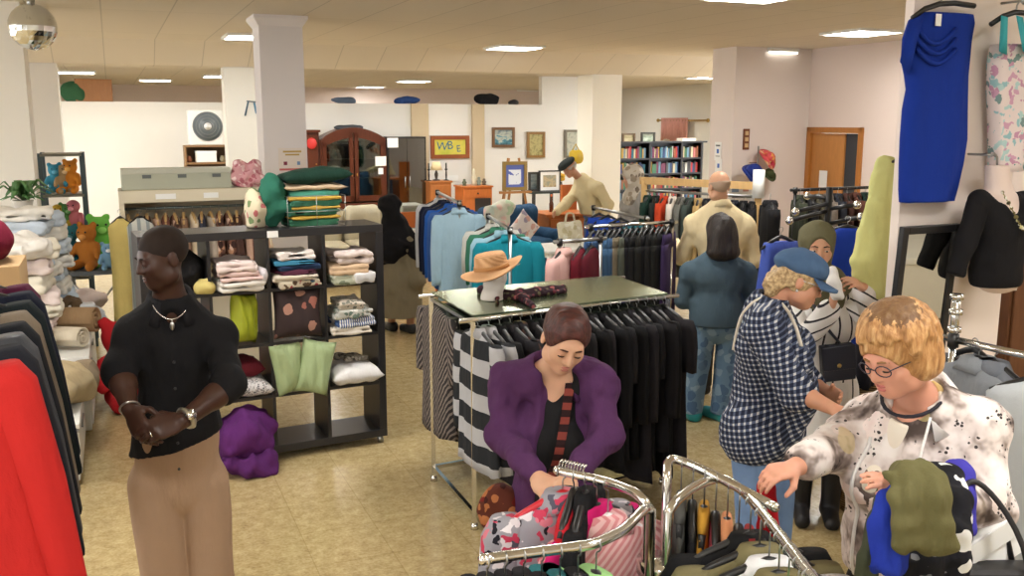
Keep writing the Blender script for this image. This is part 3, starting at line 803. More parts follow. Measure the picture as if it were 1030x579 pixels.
# ---- 2 woman in the purple jacket at the chrome rack
def woman_purple():
    J = dict(head=V(568, 341, 3.10), neck=V(558, 369, 3.24), sR=V(513, 376, 3.25), sL=V(602, 377, 3.21), eR=V(506, 438, 3.17), wR=V(540, 479, 2.93),
             eL=V(609, 440, 3.10), wL=V(575, 480, 2.90), hR=V(530, 545, 3.34), hL=V(585, 545, 3.32))
    for q in 'RL':
        J['k' + q] = gz(J['h' + q], .46); J['a' + q] = gz(J['h' + q] + Vector((0, .04, 0)), .08)
    p = Person('woman in purple jacket with pulled-back auburn hair sorting clothes on the chrome stand', J, (.16, -.85, -.48), (.12, .1, 1), w=.93, fem=True, h=.005, hsc=.93, bust=.015, armr=.84, belly=.03,
               hands=dict(R=dict(d=V(553, 497, 2.82) - J['wR'], back=(-.1, -.7, .7), curl=.5), L=dict(d=V(564, 501, 2.80) - J['wL'], back=(.2, -.7, .7), curl=.6)))
    p.body(skinm((212, 168, 140))); p.eyes((50, 32, 22), (70, 40, 30), (184, 116, 104), lidded=True)
    HM_ = hairm((84, 42, 36), (48, 25, 24), .38, (14, 90, 30))
    g = p.g; M = p.HM
    p.hair(HM_, d=.010, hairline=.072, extra=[ell(g(0, -.115, .01), (.045, .04, .045), M, .03)], wr=(.004, 30))
    TOP = cloth((32, 32, 34), .15, .35)
    vn = [cap(p.B(0, .09, p.T * .98), p.B(0, .135, p.T * .80), .075, .018, .015, 's'), cap(p.J['neck'] + p.up * .01, p.J['neck'] + p.up * .2, .075, .09, .01, 's')]
    tp = p.wear('top', TOP, ['torso'], .010, [(gz(p.pel, .72), (0, 0, -1))], vn, wr=(.006, 8))
    PU_ = cloth((82, 48, 88), .22, .6)
    op = [cap(p.B(.03, .10, p.T * .97), p.B(.04, .20, p.T * .55), .065, .100, .015, 's'), cap(p.B(.04, .20, p.T * .55), p.B(.045, .24, -.15), .100, .115, .015, 's'),
          cap(p.J['neck'] + p.up * .0 + p.fwd * .02, p.J['neck'] + p.up * .2, .07, .085, .01, 's')]
    sl = []
    for q in 'RL': sl += [cap(p.J['s' + q], p.J['e' + q], .060, .054, .035), cap(p.J['e' + q], lerp(p.J['e' + q], p.J['w' + q], .92), .053, .042, .03)]
    jk = p.wear('jacket', PU_, ['torso'], .026, [(gz(p.pel, .80), (0, 0, -1))], op, sl, (.017, 14))
    p.collar(PU_, .072, .04, .75, drop=.05, flare=1.35)
    # cross-body strap of patched cloth and its bag
    PAT = blotch((92, 46, 34), [(150, 84, 44), (60, 26, 22), (176, 112, 70), (116, 34, 30)], 26, .8)
    mb = MB(); a = p.B(.065, .115, p.T * .92)
    pts = [p.B(.06, .09, p.T * .97), p.B(.045, .15, p.T * .78), p.B(.02, .185, p.T * .58), p.B(-.03, .195, p.T * .38), p.B(-.08, .175, p.T * .2)]
    pts = [snap([tp], q, -p.fwd, .006) for q in dense(pts)]
    rows = []
    for i, q in enumerate(pts):
        rows.append([q - p.lat * .016, q + p.lat * .016, q + p.lat * .016 + p.fwd * .006, q - p.lat * .016 + p.fwd * .006])
    mb.loft(rows, smooth=False); mb.build('shoulder_strap', bands((128, 60, 52), (44, 26, 28), .05, 2, .5), p.root, world=True)
    bc = V(504, 508, 3.26)
    f = Field([ell(bc, (.075, .055, .085), None, .02), ell(bc - Vector((0, 0, .05)), (.085, .06, .07), None, .03)], .006); f.wrinkle(.014, 14, 3); f.obj('patchwork_bag', PAT, p.root)
    p.wear('trousers', cloth((38, 36, 42)), ['torso', 'legR', 'legL'], .02, [(gz(p.pel, .95), (0, 0, 1)), (gz(p.pel, .06), (0, 0, -1))], h=.008)
    for q in 'RL': p.wear('shoe', mat((26, 24, 24), .5, 0, .1), ['foot' + q], .01, [(gz(p.pel, 0), (0, 0, -1)), (gz(p.pel, .1), (0, 0, 1))], wr=None, h=.007)
woman_purple()

# ---- 3 woman with the blue cap and checked shirt
def plaid_mat():
    t = NT('checked_cloth'); t.set(.9, 0, .2); co = t.co(1.0, 'Object', (0, .25, .55))
    sp = t.n('SeparateXYZ'); t.l(co, sp.inputs[0]); P_ = .025
    def st(ax):
        return t.math('LESS_THAN', t.math('FRACT', t.math('DIVIDE', sp.outputs[ax], P_)), .38)
    a = st(0); b = st(2)
    m1 = t.mix(a, lin((34, 40, 60)), lin((84, 92, 114)))
    m2 = t.mix(t.math('MULTIPLY', a, b), t.mix(b, m1, lin((84, 94, 118))), lin((196, 198, 202)))
    t.base(m2); t.bump(t.noise(t.co((9, 9, 3)), 1.6, 3).outputs[0], .35, .03); return t.m
def stand(J, dx=(0, 0), kz=.46, lean=(0, 0)):
    for q in 'RL':
        J['k' + q] = gz(J['h' + q] + Vector((dx[0] * .5, dx[1] * .5 - .02, 0)), kz); J['a' + q] = gz(J['h' + q] + Vector((dx[0], dx[1], 0)), .08)
def sleeves(p, t=.92, r=(.060, .054, .042), q='RL'):
    out = []
    for c in q: out += [cap(p.J['s' + c], p.J['e' + c], r[0], r[1], .035), cap(p.J['e' + c], lerp(p.J['e' + c], p.J['w' + c], t), r[1], r[2], .03)]
    return out
def legs(p, m, top, bot=.06, r=(.098, .080, .07), h=None, name='trousers'):
    ex = []
    for q in 'RL': ex += [cap(p.J['h' + q], p.J['k' + q], r[0], r[1], .012), cap(p.J['k' + q], p.J['a' + q], r[1], r[2], .012)]
    return p.wear(name, m, ['torso'], .012, [(gz(p.pel, top), (0, 0, 1)), (gz(p.pel, bot), (0, 0, -1))], [], ex, (.008, 8), st=(1, 1, .5), h=h)
def shoes(p, m, d=.012, h=None):
    for q in 'RL': p.wear('shoe', m, ['foot' + q], d, [(gz(p.pel, 0), (0, 0, -1)), (gz(p.pel, .1), (0, 0, 1))], wr=None, h=h)
def woman_plaid():
    J = dict(head=V(804, 283, 4.14), neck=V(774, 305, 4.16), sR=V(768, 324, 3.98), sL=V(780, 316, 4.36), eR=V(800, 393, 3.88), wR=V(838, 411, 3.70),
             eL=V(812, 385, 4.45), wL=V(835, 395, 4.25), hR=V(757, 430, 4.10), hL=V(780, 428, 4.38))
    stand(J, (.03, 0))
    p = Person('woman in blue denim cap and checked shirt, seen from the side, reaching forward', J, (.93, -.12, -.36), (.3, .1, 1), w=1.05, fem=True, belly=.05, h=.006, bust=.03,
               hands=dict(R=dict(d=V(856, 420, 3.62) - J['wR'], back=(-.1, -.5, .8), curl=.35)))
    p.body(skinm((204, 150, 122))); p.eyes((50, 40, 32), (120, 90, 60), (182, 122, 108), lidded=True); p.specs(mat((232, 232, 236), .25, .3, 0))
    g, M = p.g, p.HM
    p.hair(hairm((214, 186, 140), (150, 120, 84), .5, (50, 50, 50)), d=.012, hairline=.05, extra=[ell(g(0, -.10, -.05), (.06, .045, .06), M, .04)], cuts=[(g(0, 0, .04), M[2])], wr=(.012, 26))
    # cap: crown, band and peak
    CB = cloth((76, 102, 136), .12, .4)
    f = Field([ell(g(0, -.015, .075), (.098, .118, .072), M, .02), ell(g(0, -.02, .06), (.104, .122, .05), M, .02)], .006)
    f.put(ell(g(0, -.01, .01), (.083, .10, .075), M, .005, 's')); f.plane(g(0, 0, .030), tuple(-q for q in (M[2] + M[1] * -.12))); f.wrinkle(.004, 20, 3); crown = f.obj('cap', CB, p.root)
    mb = MB(); top = []; bot = []
    for i in range(13):
        a = -1.15 + 2.3 * i / 12
        for lst, dz in ((top, .010), (bot, 0)):
            lst.append((g(.088 * math.sin(a), -.005 + .10 * math.cos(a), .030 + dz), g(.108 * math.sin(a), .015 + .158 * math.cos(a), .018 + dz - .025 * abs(math.sin(a)))))
    rings = [[bot[i][0], bot[i][1], top[i][1], top[i][0]] for i in range(13)]
    mb.loft(rings); mb.build('peak', CB, crown, world=True)
    mb = MB(); mb.ell(g(-.082, -.012, -.045), (.006, .006, .006), 10); mb.build('earring', mat((240, 240, 240), .2, .5, 0), p.root, world=True)
    SH = plaid_mat()
    hz = V(775, 462, 4.1).z
    shp = p.wear('shirt', SH, ['torso'], .035, [(V(770, 460, 4.1), (.0, .0, -1))], [], sleeves(p, .22, (.072, .074, .068)) + [ell(p.B(0, -.01, -.02), (.19, .155, .24), p.M, .06), cap(p.J['hR'] - UPV * .03, p.J['hL'] - UPV * .03, .150, .150, .06)], (.016, 11), neckcut=.02)
    p.collar(SH, .066, .03, .5)
    mb = MB(); a = p.J['sR']; 
    pts = [p.B(-.09, .17, p.T * .55), p.B(-.115, .13, p.T * .86), p.J['sR'] * .55 + p.J['neck'] * .45 + Vector((0, 0, .078)), p.B(-.08, -.12, p.T * .84), p.B(.0, -.175, p.T * .5), p.B(.06, -.185, p.T * .15)]
    cat = []
    for i in range(len(pts) - 1):
        for k in range(6): cat.append(lerp(pts[i], pts[i + 1], k / 6))
    cat.append(pts[-1])
    for _ in range(4): cat = [cat[0]] + [(cat[i - 1] + cat[i] * 2 + cat[i + 1]) / 4 for i in range(1, len(cat) - 1)] + [cat[-1]]
    cat = [snap([shp], V(x, y, 4.15), ray(x, y), .004, .8) for x, y in ((738, 352), (741, 335), (746, 317), (755, 306), (765, 300), (776, 299), (786, 305), (794, 315), (801, 330), (806, 348))]; cat = dense(cat, 4, 2)
    mb.tube(cat, .009, 8); mb.build('bag_strap', cloth((222, 214, 200)), p.root, world=True)
    legs(p, cloth((116, 144, 186), .18, .4), .95, r=(.105, .085, .075))
    shoes(p, mat((60, 56, 54), .6))
woman_plaid()

# ---- 4 woman with the green headscarf and striped shirt
def scarf_head(p, m, fall=.16, back=.03, open_=(.062, .075), h=None, d=.018):
    g, M = p.g, p.HM; J = p.J
    P = [ell(g(0, -.012, .036), (.078 + d, .096 + d, .089 + d), M, .03), ell(g(0, .0, -.07), (.075, .085, .08), M, .05),
         ell(J['neck'] + p.up * .005 + p.fwd * .02, (.105, .10, .075), p.M, .05), ell(J['neck'] - p.up * .05 + p.fwd * .03, (.15, .115, .07), p.M, .06)]
    if fall: P.append(ell(p.B(0, .075, p.T * .78), (.11, .06, fall), p.M, .05))
    if back: P.append(ell(p.B(0, -.06, p.T * .82), (.13, .06, .16), p.M, .05))
    f = Field(P, h or p.h); f.wrinkle(.009, 14, 4)
    f.put(ell(g(0, .125, -.012), (open_[0], .085, open_[1]), M, .012, 's'))
    return f.obj('headscarf', m, p.root)
def vstripe(c1, c2, per, duty, rot=(0, 0, 0), axis=0): return bands(c1, c2, per, axis, duty, .008, .35, rot)
def woman_hijab():
    J = dict(head=V(822, 249, 4.86), neck=V(826, 279, 4.93), sR=V(801, 297, 4.97), sL=V(853, 298, 4.91), eR=V(806, 345, 4.74), wR=V(836, 309, 4.58),
             eL=V(881, 322, 4.70), wL=V(868, 289, 4.50), hR=V(812, 392, 4.98), hL=V(842, 392, 4.95))
    stand(J)
    p = Person('woman in olive headscarf and white shirt with black stripes, hands raised', J, (-.12, -.98, -.08), (.0, 0, 1), w=.95, fem=True, h=.006, bust=.01,
               hands=dict(R=dict(d=V(842, 288, 4.5) - J['wR'], back=(-.6, -.2, .3), curl=.45), L=dict(d=V(852, 279, 4.42) - J['wL'], back=(.2, -.5, .8), curl=.45)))
    p.body(skinm((206, 156, 128))); p.eyes((40, 26, 18), (36, 26, 22), (160, 84, 76))
    scarf_head(p, cloth((104, 100, 76), .15, .5), .17, 0, (.064, .092))
    ST = vstripe((44, 42, 48), (232, 228, 226), .062, .16)
    p.wear('shirt', ST, ['torso'], .030, [(gz(p.pel, .72), (0, 0, -1))], [], [ell(p.B(0, 0, -.02), (.18, .14, .2), p.M, .05)], (.010, 9))
    p.wear('sleeve', vstripe((44, 42, 48), (232, 228, 226), .055, .17, (0, .6, 0), 2), [], .0, extra=sleeves(p, .9, (.062, .064, .056), 'R'), wr=(.010, 10), neckcut=None)
    p.wear('sleeve', vstripe((44, 42, 48), (232, 228, 226), .055, .17, (0, -.5, 0), 2), [], .0, extra=sleeves(p, .86, (.062, .066, .060), 'L'), wr=(.010, 10), neckcut=None)
    # white cloth held in the raised hand is a thing of its own (below); cross-body bag
    bc = V(842, 364, 4.74)
    mb = MB(); mb.box(bc, (.17, .055, .19), Matrix.Rotation(-.12, 3, 'Y')); mb.box(bc + Vector((0, -.03, .03)), (.172, .012, .13), Matrix.Rotation(-.12, 3, 'Y')); b = mb.build('shoulder_bag', mat((34, 38, 52), .45, 0, .1), p.root, bevel=.012, world=True)
    mb = MB(); mb.ell(bc + Vector((.0, -.038, -.01)), (.012, .006, .012), 10); mb.build('clasp', mat((196, 170, 110), .3, 1, 0), b, world=True)
    mb = MB(); pts = [bc + Vector((-.07, -.01, .09)), p.B(.10, .16, p.T * .45), p.B(.02, .165, p.T * .62), p.B(-.07, .12, p.T * .88), lerp(p.J['sR'], p.J['neck'], .4) + Vector((0, 0, .085))]
    mb.tube(pts, .009, 6); mb.build('bag_strap', mat((34, 38, 52), .45, 0, .1), p.root, world=True)
    # long white skirt
    f = Field([cap(p.pel - Vector((0, 0, .0)), gz(p.pel, .42), .17, .21, .03)], .008); f.wrinkle(.02, 9, 3, (1, 1, .12)); f.plane(gz(p.pel, .38), (0, 0, -1)); f.obj('skirt', cloth((228, 224, 220), .06, .5), p.root)
    for q in 'RL': p.wear('boot', mat((26, 25, 28), .5, 0, .1), ['foot' + q], .012, [(gz(p.pel, 0), (0, 0, -1))], [], [cap(gz(p.J['a' + q], .08), gz(p.J['k' + q], .44), .05, .066)], None, neckcut=None)
    return p
woman_hijab()

# ---- 5 blonde woman in the floral jacket
def floral_jacket_mat():
    t = NT('floral_print'); t.set(.8, 0, .25); co = t.co()
    n1 = t.noise(co, 9.5, 3, .55); n2 = t.noise(t.co((1, 1, 1), rot=(1, 2, .5)), 17, 3, .5)
    c = t.ramp(n1.outputs[0], [(.34, lin((78, 66, 62))), (.43, lin((150, 136, 130))), (.51, lin((220, 208, 204))), (.64, lin((242, 235, 232)))])
    vo = t.n('TexVoronoi'); vo.inputs['Scale'].default_value = 8.5
    vm = t.n('VectorMath', operation='MULTIPLY_ADD'); vm.inputs[1].default_value = (.06,) * 3; t.l(n2.outputs['Color'], vm.inputs[0]); t.l(co, vm.inputs[2]); t.l(vm.outputs[0], vo.inputs['Vector'])
    petal = t.math('LESS_THAN', vo.outputs['Distance'], .40); heart = t.math('LESS_THAN', vo.outputs['Distance'], .12)
    sep = t.n('SeparateColor'); t.l(vo.outputs['Color'], sep.inputs[0])
    on = t.math('GREATER_THAN', sep.outputs[0], .52)
    c = t.mix(t.math('MULTIPLY', petal, on), c, t.mix(n2.outputs[0], lin((214, 184, 178)), lin((250, 244, 240))))
    c = t.mix(t.math('MULTIPLY', heart, on), c, lin((120, 96, 88)))
    sp = t.n('TexVoronoi'); sp.inputs['Scale'].default_value = 70; t.l(co, sp.inputs['Vector'])
    dots = t.math('MULTIPLY', t.math('LESS_THAN', sp.outputs['Distance'], .34), t.math('GREATER_THAN', n2.outputs[0], .59))
    c = t.mix(dots, c, lin((64, 58, 58)))
    ye = t.math('GREATER_THAN', t.noise(co, 5, 1).outputs[0], .68)
    c = t.mix(t.math('MULTIPLY', ye, .6), c, lin((226, 208, 150)))
    t.base(c); t.bump(t.noise(t.co((9, 9, 3)), 1.6, 3).outputs[0], .35, .03); return t.m
def woman_blonde():
    J = dict(head=V(903, 356, 2.62), neck=V(924, 396, 2.70), sR=V(876, 412, 2.90), sL=V(985, 418, 2.62), eR=V(838, 452, 2.74), wR=V(799, 470, 2.56),
             eL=V(992, 508, 2.50), wL=V(908, 492, 2.32), hR=V(884, 590, 2.88), hL=V(952, 590, 2.70))
    stand(J, (.02, 0), .48)
    p = Person('blonde woman with glasses in white floral jacket carrying clothes over her arm', J, (-.82, -.42, -.36), (-.2, 0, 1), w=1.12, fem=True, belly=.05, h=.005, hsc=1.0, bust=.045, jaw=1.12,
               hands=dict(R=dict(d=V(768, 478, 2.5) - J['wR'], back=(-.2, -.35, .9), curl=.55, tin=.5), L=dict(d=V(872, 478, 2.24) - J['wL'], back=(-.1, -.5, .85), curl=.3)))
    p.body(skinm((216, 158, 134))); p.eyes((70, 60, 50), (150, 110, 70), (190, 110, 102), lidded=True); p.specs(mat((36, 38, 60), .3, 0, 0))
    g, M = p.g, p.HM; s_ = p.hsc
    t = NT('blonde_hair'); t.set(.5, 0, .4); nz = t.noise(t.co((46, 46, 9), rot=(.5, .6, 0)), 1.5, 4, .6)
    c = t.ramp(nz.outputs[0], [(.25, lin((124, 88, 54))), (.45, lin((172, 124, 76))), (.6, lin((204, 160, 108))), (.75, lin((224, 194, 148)))])
    pm = g(.03, -.01, .16) - wm(p.root).translation; dv = t.n('VectorMath', operation='DISTANCE'); t.l(t.co(), dv.inputs[0]); dv.inputs[1].default_value = tuple(pm)
    dk = t.math('LESS_THAN', t.math('ADD', dv.outputs['Value'], t.math('MULTIPLY', nz.outputs[0], .09)), .115)
    t.base(t.mix(t.math('MULTIPLY', dk, .8), c, lin((92, 66, 44)))); t.bump(nz.outputs[0], .6, .012)
    HB = t.m
    f = p.hair(HB, d=.018, hairline=.048, extra=[ell(g(.0, -.055, -.02), (.092, .075, .09), M, .04), ell(g(.07, -.02, -.02), (.03, .05, .06), M, .03), ell(g(-.07, -.02, -.02), (.03, .05, .06), M, .03)],
               wr=(.008, 22), cuts=[(g(0, -.08, -.135), -M[2] - M[1] * .2)], st=(1, 1, .55), post=locks(p, 95, .020, .018, seed=4, fringe=1.12, side=1.75, back=2.05))
    FL = floral_jacket_mat(); TS = blotch((232, 222, 206), [(206, 178, 120), (120, 100, 90), (214, 196, 176)], 20, .5)
    vn = [cap(p.J['neck'] + p.up * .0 + p.fwd * .05, p.J['neck'] + p.up * .2 + p.fwd * .05, .075, .10, .01, 's')]
    tp = p.wear('top', TS, ['torso'], .012, [(gz(p.pel, .75), (0, 0, -1))], vn, wr=(.006, 8))
    mb = MB(); ring = []
    for a in np.linspace(-1.9, 1.9, 15): ring.append(p.J['neck'] + p.lat * math.sin(a) * .085 + p.fwd * (.035 + math.cos(a) * .085) - p.up * (.012 + .035 * max(0, math.cos(a))) + p.up * .022)
    mb.tube(ring, .006, 6); mb.build('neckline_trim', mat((30, 28, 40), .8, 0, 0), p.root, world=True)
    op = [cap(p.B(-.015, .12, p.T * 1.0), p.B(-.015, .22, p.T * .66), .07, .05, .012, 's'), cap(p.B(-.015, .24, p.T * .66), p.B(-.01, .27, -.2), .03, .02, .01, 's'),
          cap(p.J['neck'] + p.fwd * .03, p.J['neck'] + p.up * .2, .075, .1, .01, 's')]
    jk = p.wear('jacket', FL, ['torso'], .030, [(gz(p.pel, .82), (0, 0, -1))], op, sleeves(p, .72, (.070, .068, .056)) + [ell(p.B(0, .03, -.0), (.20, .19, .2), p.M, .06)], (.016, 12))
    p.collar(cloth((238, 234, 232), .04, .3), .074, .05, .85, drop=.05, flare=1.5)
    mb = MB()
    pts = [p.B(-.08, .175, p.T * .82), p.B(-.08, .215, p.T * .62), p.B(-.07, .222, p.T * .4), p.B(-.07, .215, p.T * .15), p.B(-.065, .205, -.06)]
    mb.tube([snap([jk], q, -p.fwd, .003) for q in dense(pts)], .006, 6); mb.build('zip', mat((240, 240, 240), .4, .2, 0), p.root, world=True)
    mb = MB(); pts = [p.B(.075, .13, p.T * .96), p.B(.08, .185, p.T * .82), p.B(.085, .21, p.T * .62), p.B(.087, .20, p.T * .42)]; mb.tube([snap([jk], q, -p.fwd, .003) for q in dense(pts)], .004, 6); mb.build('drawstring', mat((246, 244, 242), .7, 0, 0), p.root, world=True)
    legs(p, cloth((34, 32, 36), .2), .9, r=(.105, .085, .075), h=.008); shoes(p, mat((28, 26, 26), .6), h=.008)
    # black handbag with long handles on the forearm
    e = lerp(p.J['eL'], p.J['wL'], .30); bc = V(990, 606, 2.36)
    mb = MB(); mb.box(bc, (.30, .10, .22)); b = mb.build('handbag', mat((28, 27, 30), .45, 0, .1), p.root, bevel=.02, world=True)
    for dy in (-.045, .045):
        mb = MB(); pts = []
        for i in range(17):
            a = pi * i / 16; top = e.z + .075 - (bc.z + .1)
            pts.append(Vector((bc.x + (e.x - bc.x) * math.sin(a) - .09 * math.cos(a) * (1 - .3 * math.sin(a)), bc.y + dy + (e.y - bc.y) * math.sin(a), bc.z + .1 + top * math.sin(a) ** .7)))
        mb.tube(pts, .008, 8); mb.build('handle', mat((28, 27, 30), .45, 0, .1), b, world=True)
    return p
BL = woman_blonde()

# ---- 6..10 people farther back
def woman_denim():
    J = dict(head=V(724, 234, 6.68), neck=V(722, 256, 6.7), sL=V(694, 270, 6.72), sR=V(751, 270, 6.72), eL=V(687, 302, 6.75), wL=V(697, 300, 7.0), eR=V(757, 305, 6.74), wR=V(748, 300, 7.0),
             hL=V(706, 326, 6.7), hR=V(736, 326, 6.7))
    J['kL'] = gz(J['hL'] + Vector((-.02, .0, 0)), .42); J['kR'] = gz(J['hR'] + Vector((-.03, -.0, 0)), .42)
    J['aL'] = gz(J['hL'] + Vector((-.05, -.0, 0)), .08); J['aR'] = gz(J['hR'] + Vector((-.06, -.02, 0)), .08)
    p = Person('dark-haired woman seen from behind in denim jacket and light blue trousers', J, (-.25, .95, -.1), w=1.0, fem=True, h=.008, foot=(-.5, .8, 0))
    p.body(skinm((196, 150, 124)))
    g, M = p.g, p.HM
    p.hair(hairm((46, 36, 32), (24, 20, 18)), d=.022, extra=[ell(g(0, -.045, -.06), (.115, .08, .12), M, .05), ell(g(0, -.05, -.14), (.125, .07, .06), M, .05)], wr=(.010, 20), st=(1, 1, .4))
    DJ = cloth((74, 92, 104), .15, .5)
    p.wear('jacket', DJ, ['torso'], .028, [(V(722, 326, 6.7), (0, 0, -1))], [], sleeves(p, .9, (.068, .060, .048)) + [ell(p.B(0, 0, .06), (.195, .15, .22), p.M, .05)], (.012, 9))
    p.collar(DJ, .066, .03, .6)
    legs(p, blotch((112, 142, 172), [(84, 112, 146), (140, 166, 190), (98, 126, 156)], 14, .8), .75, r=(.105, .088, .075))
    shoes(p, mat((38, 150, 160), .5, 0, .1), .014)
woman_denim()
def man_beige():
    J = dict(head=V(723, 188, 7.3), neck=V(724, 206, 7.35), sL=V(698, 223, 7.38), sR=V(751, 224, 7.34), eL=V(686, 258, 7.45), wL=V(678, 246, 7.72), eR=V(758, 262, 7.40), wR=V(748, 262, 7.7),
             hL=V(710, 298, 7.4), hR=V(740, 298, 7.38))
    stand(J)
    p = Person('bald man in cream jacket seen from behind at the wooden clothes rail', J, (-.3, .95, -.2), w=1.08, h=.009, foot=(-.3, 1, 0))
    p.body(skinm((206, 158, 128)))
    p.hair(mat((176, 150, 128), .8, 0, .1), d=.003, wr=(.003, 30), cuts=[(p.g(0, 0, .035), p.HM[2])])
    CJ = cloth((222, 204, 164), .1, .6)
    p.wear('jacket', CJ, ['torso'], .030, [(V(724, 312, 7.3), (0, 0, -1))], [], sleeves(p, .92, (.066, .066, .054)) + [ell(p.B(0, 0, .1), (.20, .15, .25), p.M, .06)], (.022, 7))
    p.collar(CJ, .07, .05, .6)
    legs(p, cloth((70, 66, 62)), .85); shoes(p, mat((40, 34, 30), .6))
man_beige()
def man_cap():
    J = dict(head=V(573, 169, 12.6), neck=V(584, 180, 12.7), sR=V(582, 188, 12.86), sL=V(601, 187, 12.56), eR=V(570, 204, 12.7), wR=V(559, 214, 12.45), eL=V(612, 206, 12.5), wL=V(608, 222, 12.45),
             hR=V(594, 224, 12.85), hL=V(606, 224, 12.65))
    stand(J)
    p = Person('elderly man in dark flat cap and cream cardigan leaning over the orange wooden desk', J, (-.75, -.4, -.55), (-.35, -.1, 1), w=1.0, h=.011)
    p.body(skinm((196, 146, 120))); p.hair(mat((190, 186, 180), .8, 0, .1), d=.008, cuts=[(p.g(0, 0, .03), p.HM[2])])
    g, M = p.g, p.HM
    f = Field([ell(g(0, .005, .085), (.11, .135, .05), M, .03), ell(g(0, .10, .055), (.085, .05, .016), M, .03)], .010); f.obj('flat_cap', cloth((46, 52, 52), .15, .3), p.root)
    p.wear('cardigan', cloth((212, 196, 156), .1, .5), ['torso'], .040, [(V(600, 216, 12.6), (0, 0, -1))], [], sleeves(p, .94, (.078, .07, .054)), (.016, 8))
    p.collar(PAPER, .06, .03, .6)
    legs(p, cloth((96, 112, 140)), .92); shoes(p, mat((40, 34, 30), .6))
man_cap()
def lady_scarf():
    J = dict(head=V(636, 179, 10.2), neck=V(640, 194, 10.25), sR=V(632, 203, 10.4), sL=V(648, 203, 10.1), eR=V(626, 224, 10.3), wR=V(620, 230, 10.0), eL=V(650, 226, 10.0), wL=V(635, 232, 9.8),
             hR=V(637, 246, 10.35), hL=V(648, 246, 10.15))
    stand(J, kz=.44)
    p = Person('woman in pale headscarf and grey coat standing in front of the bookcase', J, (-.95, -.2, -.15), w=1.05, fem=True, h=.011)
    p.body(skinm((196, 150, 126)))
    scarf_head(p, blotch((186, 176, 160), [(150, 136, 118), (214, 206, 194), (120, 108, 96)], 16, .8), .1, .05, (.055, .07), d=.03)
    p.wear('coat', cloth((150, 146, 140), .1, .5), ['torso'], .04, [(gz(p.pel, .45), (0, 0, -1))], [], sleeves(p, .92, (.075, .068, .055)) + [cap(p.pel, gz(p.pel, .4), .19, .22, .05)], (.016, 8))
    legs(p, cloth((50, 48, 50)), .6); shoes(p, mat((36, 32, 30), .6))
lady_scarf()
def lady_black_scarf():
    J = dict(head=V(393, 211, 9.6), neck=V(397, 232, 9.62), sL=V(383, 247, 9.75), sR=V(416, 247, 9.55), eL=V(380, 280, 9.85), wL=V(386, 300, 9.95), eR=V(420, 282, 9.5), wR=V(416, 300, 9.7),
             hL=V(393, 278, 9.7), hR=V(412, 278, 9.6))
    stand(J, kz=.4)
    p = Person('woman in black headscarf and long taupe coat standing beyond the black cube shelf', J, (-.5, .85, -.1), w=1.0, fem=True, h=.010, foot=(-.5, .6, 0))
    p.body(skinm((170, 126, 100)))
    J2 = p.J; sf = Field([ell(p.g(0, -.012, .036), (.11, .13, .125), p.HM, .03), cap(J2['neck'] + UPV * .06, J2['neck'] - UPV * .12, .14, .22, .06), ell(J2['sR'] - UPV * .03 + Vector((.05, 0, 0)), (.14, .15, .14), None, .06), ell(J2['sL'] - UPV * .05, (.12, .15, .13), None, .06)], .011); sf.wrinkle(.04, 8, 4); sf.put(ell(p.g(0, .15, -.01), (.05, .08, .07), p.HM, .01, 's')); sf.obj('headscarf', cloth((22, 21, 24), .2, .5), p.root)
    p.wear('coat', cloth((128, 118, 96), .08, .5), ['torso'], .038, [(gz(p.pel, .18), (0, 0, -1))], [], sleeves(p, .92, (.078, .072, .06)) + [cap(p.pel, gz(p.pel, .15), .19, .235, .05)], (.018, 8))
    shoes(p, mat((24, 23, 24), .6))
lady_black_scarf()
# ================================================================ shared builders: cushions, folded cloth, garments on hangers, rails
def cushion(name, label, c, size, m, M=None, group=None, cat='cushion', seed=1, wr=.012, root=None):
    """stuffed pillow: rounded in the middle, pinched corners; size = (width, height, depth); M maps local axes to world"""
    n = 18; vs = []; fs = []; w, hgt, d = [q / 2 for q in size]; rr = random.Random(seed)
    ph = [rr.uniform(0, 6) for _ in range(6)]
    M = M or Matrix.Identity(3)
    def pt(i, j, sg):
        a = -1 + 2 * i / n; b = -1 + 2 * j / n
        bul = ((1 - a ** 4) * (1 - b ** 4)) ** .55
        pin = 1 - .10 * (1 - (1 - abs(a)) ** 0 * 1) - .09 * (1 - a * a) * abs(b) ** 3 if False else 1
        x = w * a * (1 - .07 * (1 - b * b) * abs(a)); y = hgt * b * (1 - .07 * (1 - a * a) * abs(b))
        z = sg * d * bul * (1 + .12 * math.sin(4 * a + ph[0]) * math.sin(3 * b + ph[1])) + wr * .5 * math.sin(9 * a + ph[2] + 3 * b) * bul
        return M @ Vector((x, y, z)) + Vector(c)
    idx = {}
    for sg in (1, -1):
        for i in range(n + 1):
            for j in range(n + 1):
                edge = i in (0, n) or j in (0, n)
                if sg == -1 and edge: idx[(sg, i, j)] = idx[(1, i, j)]; continue
                idx[(sg, i, j)] = len(vs); vs.append(pt(i, j, sg))
        for i in range(n):
            for j in range(n):
                q = (idx[(sg, i, j)], idx[(sg, i + 1, j)], idx[(sg, i + 1, j + 1)], idx[(sg, i, j + 1)])
                fs.append(q if sg == 1 else q[::-1])
    lo = min(v.z for v in vs); o_ = Vector((c[0], c[1], lo))
    o = add(name, mesh(name, [v - o_ for v in vs], fs, m)); o.location = o_
    tag(o, label, cat, group); return o
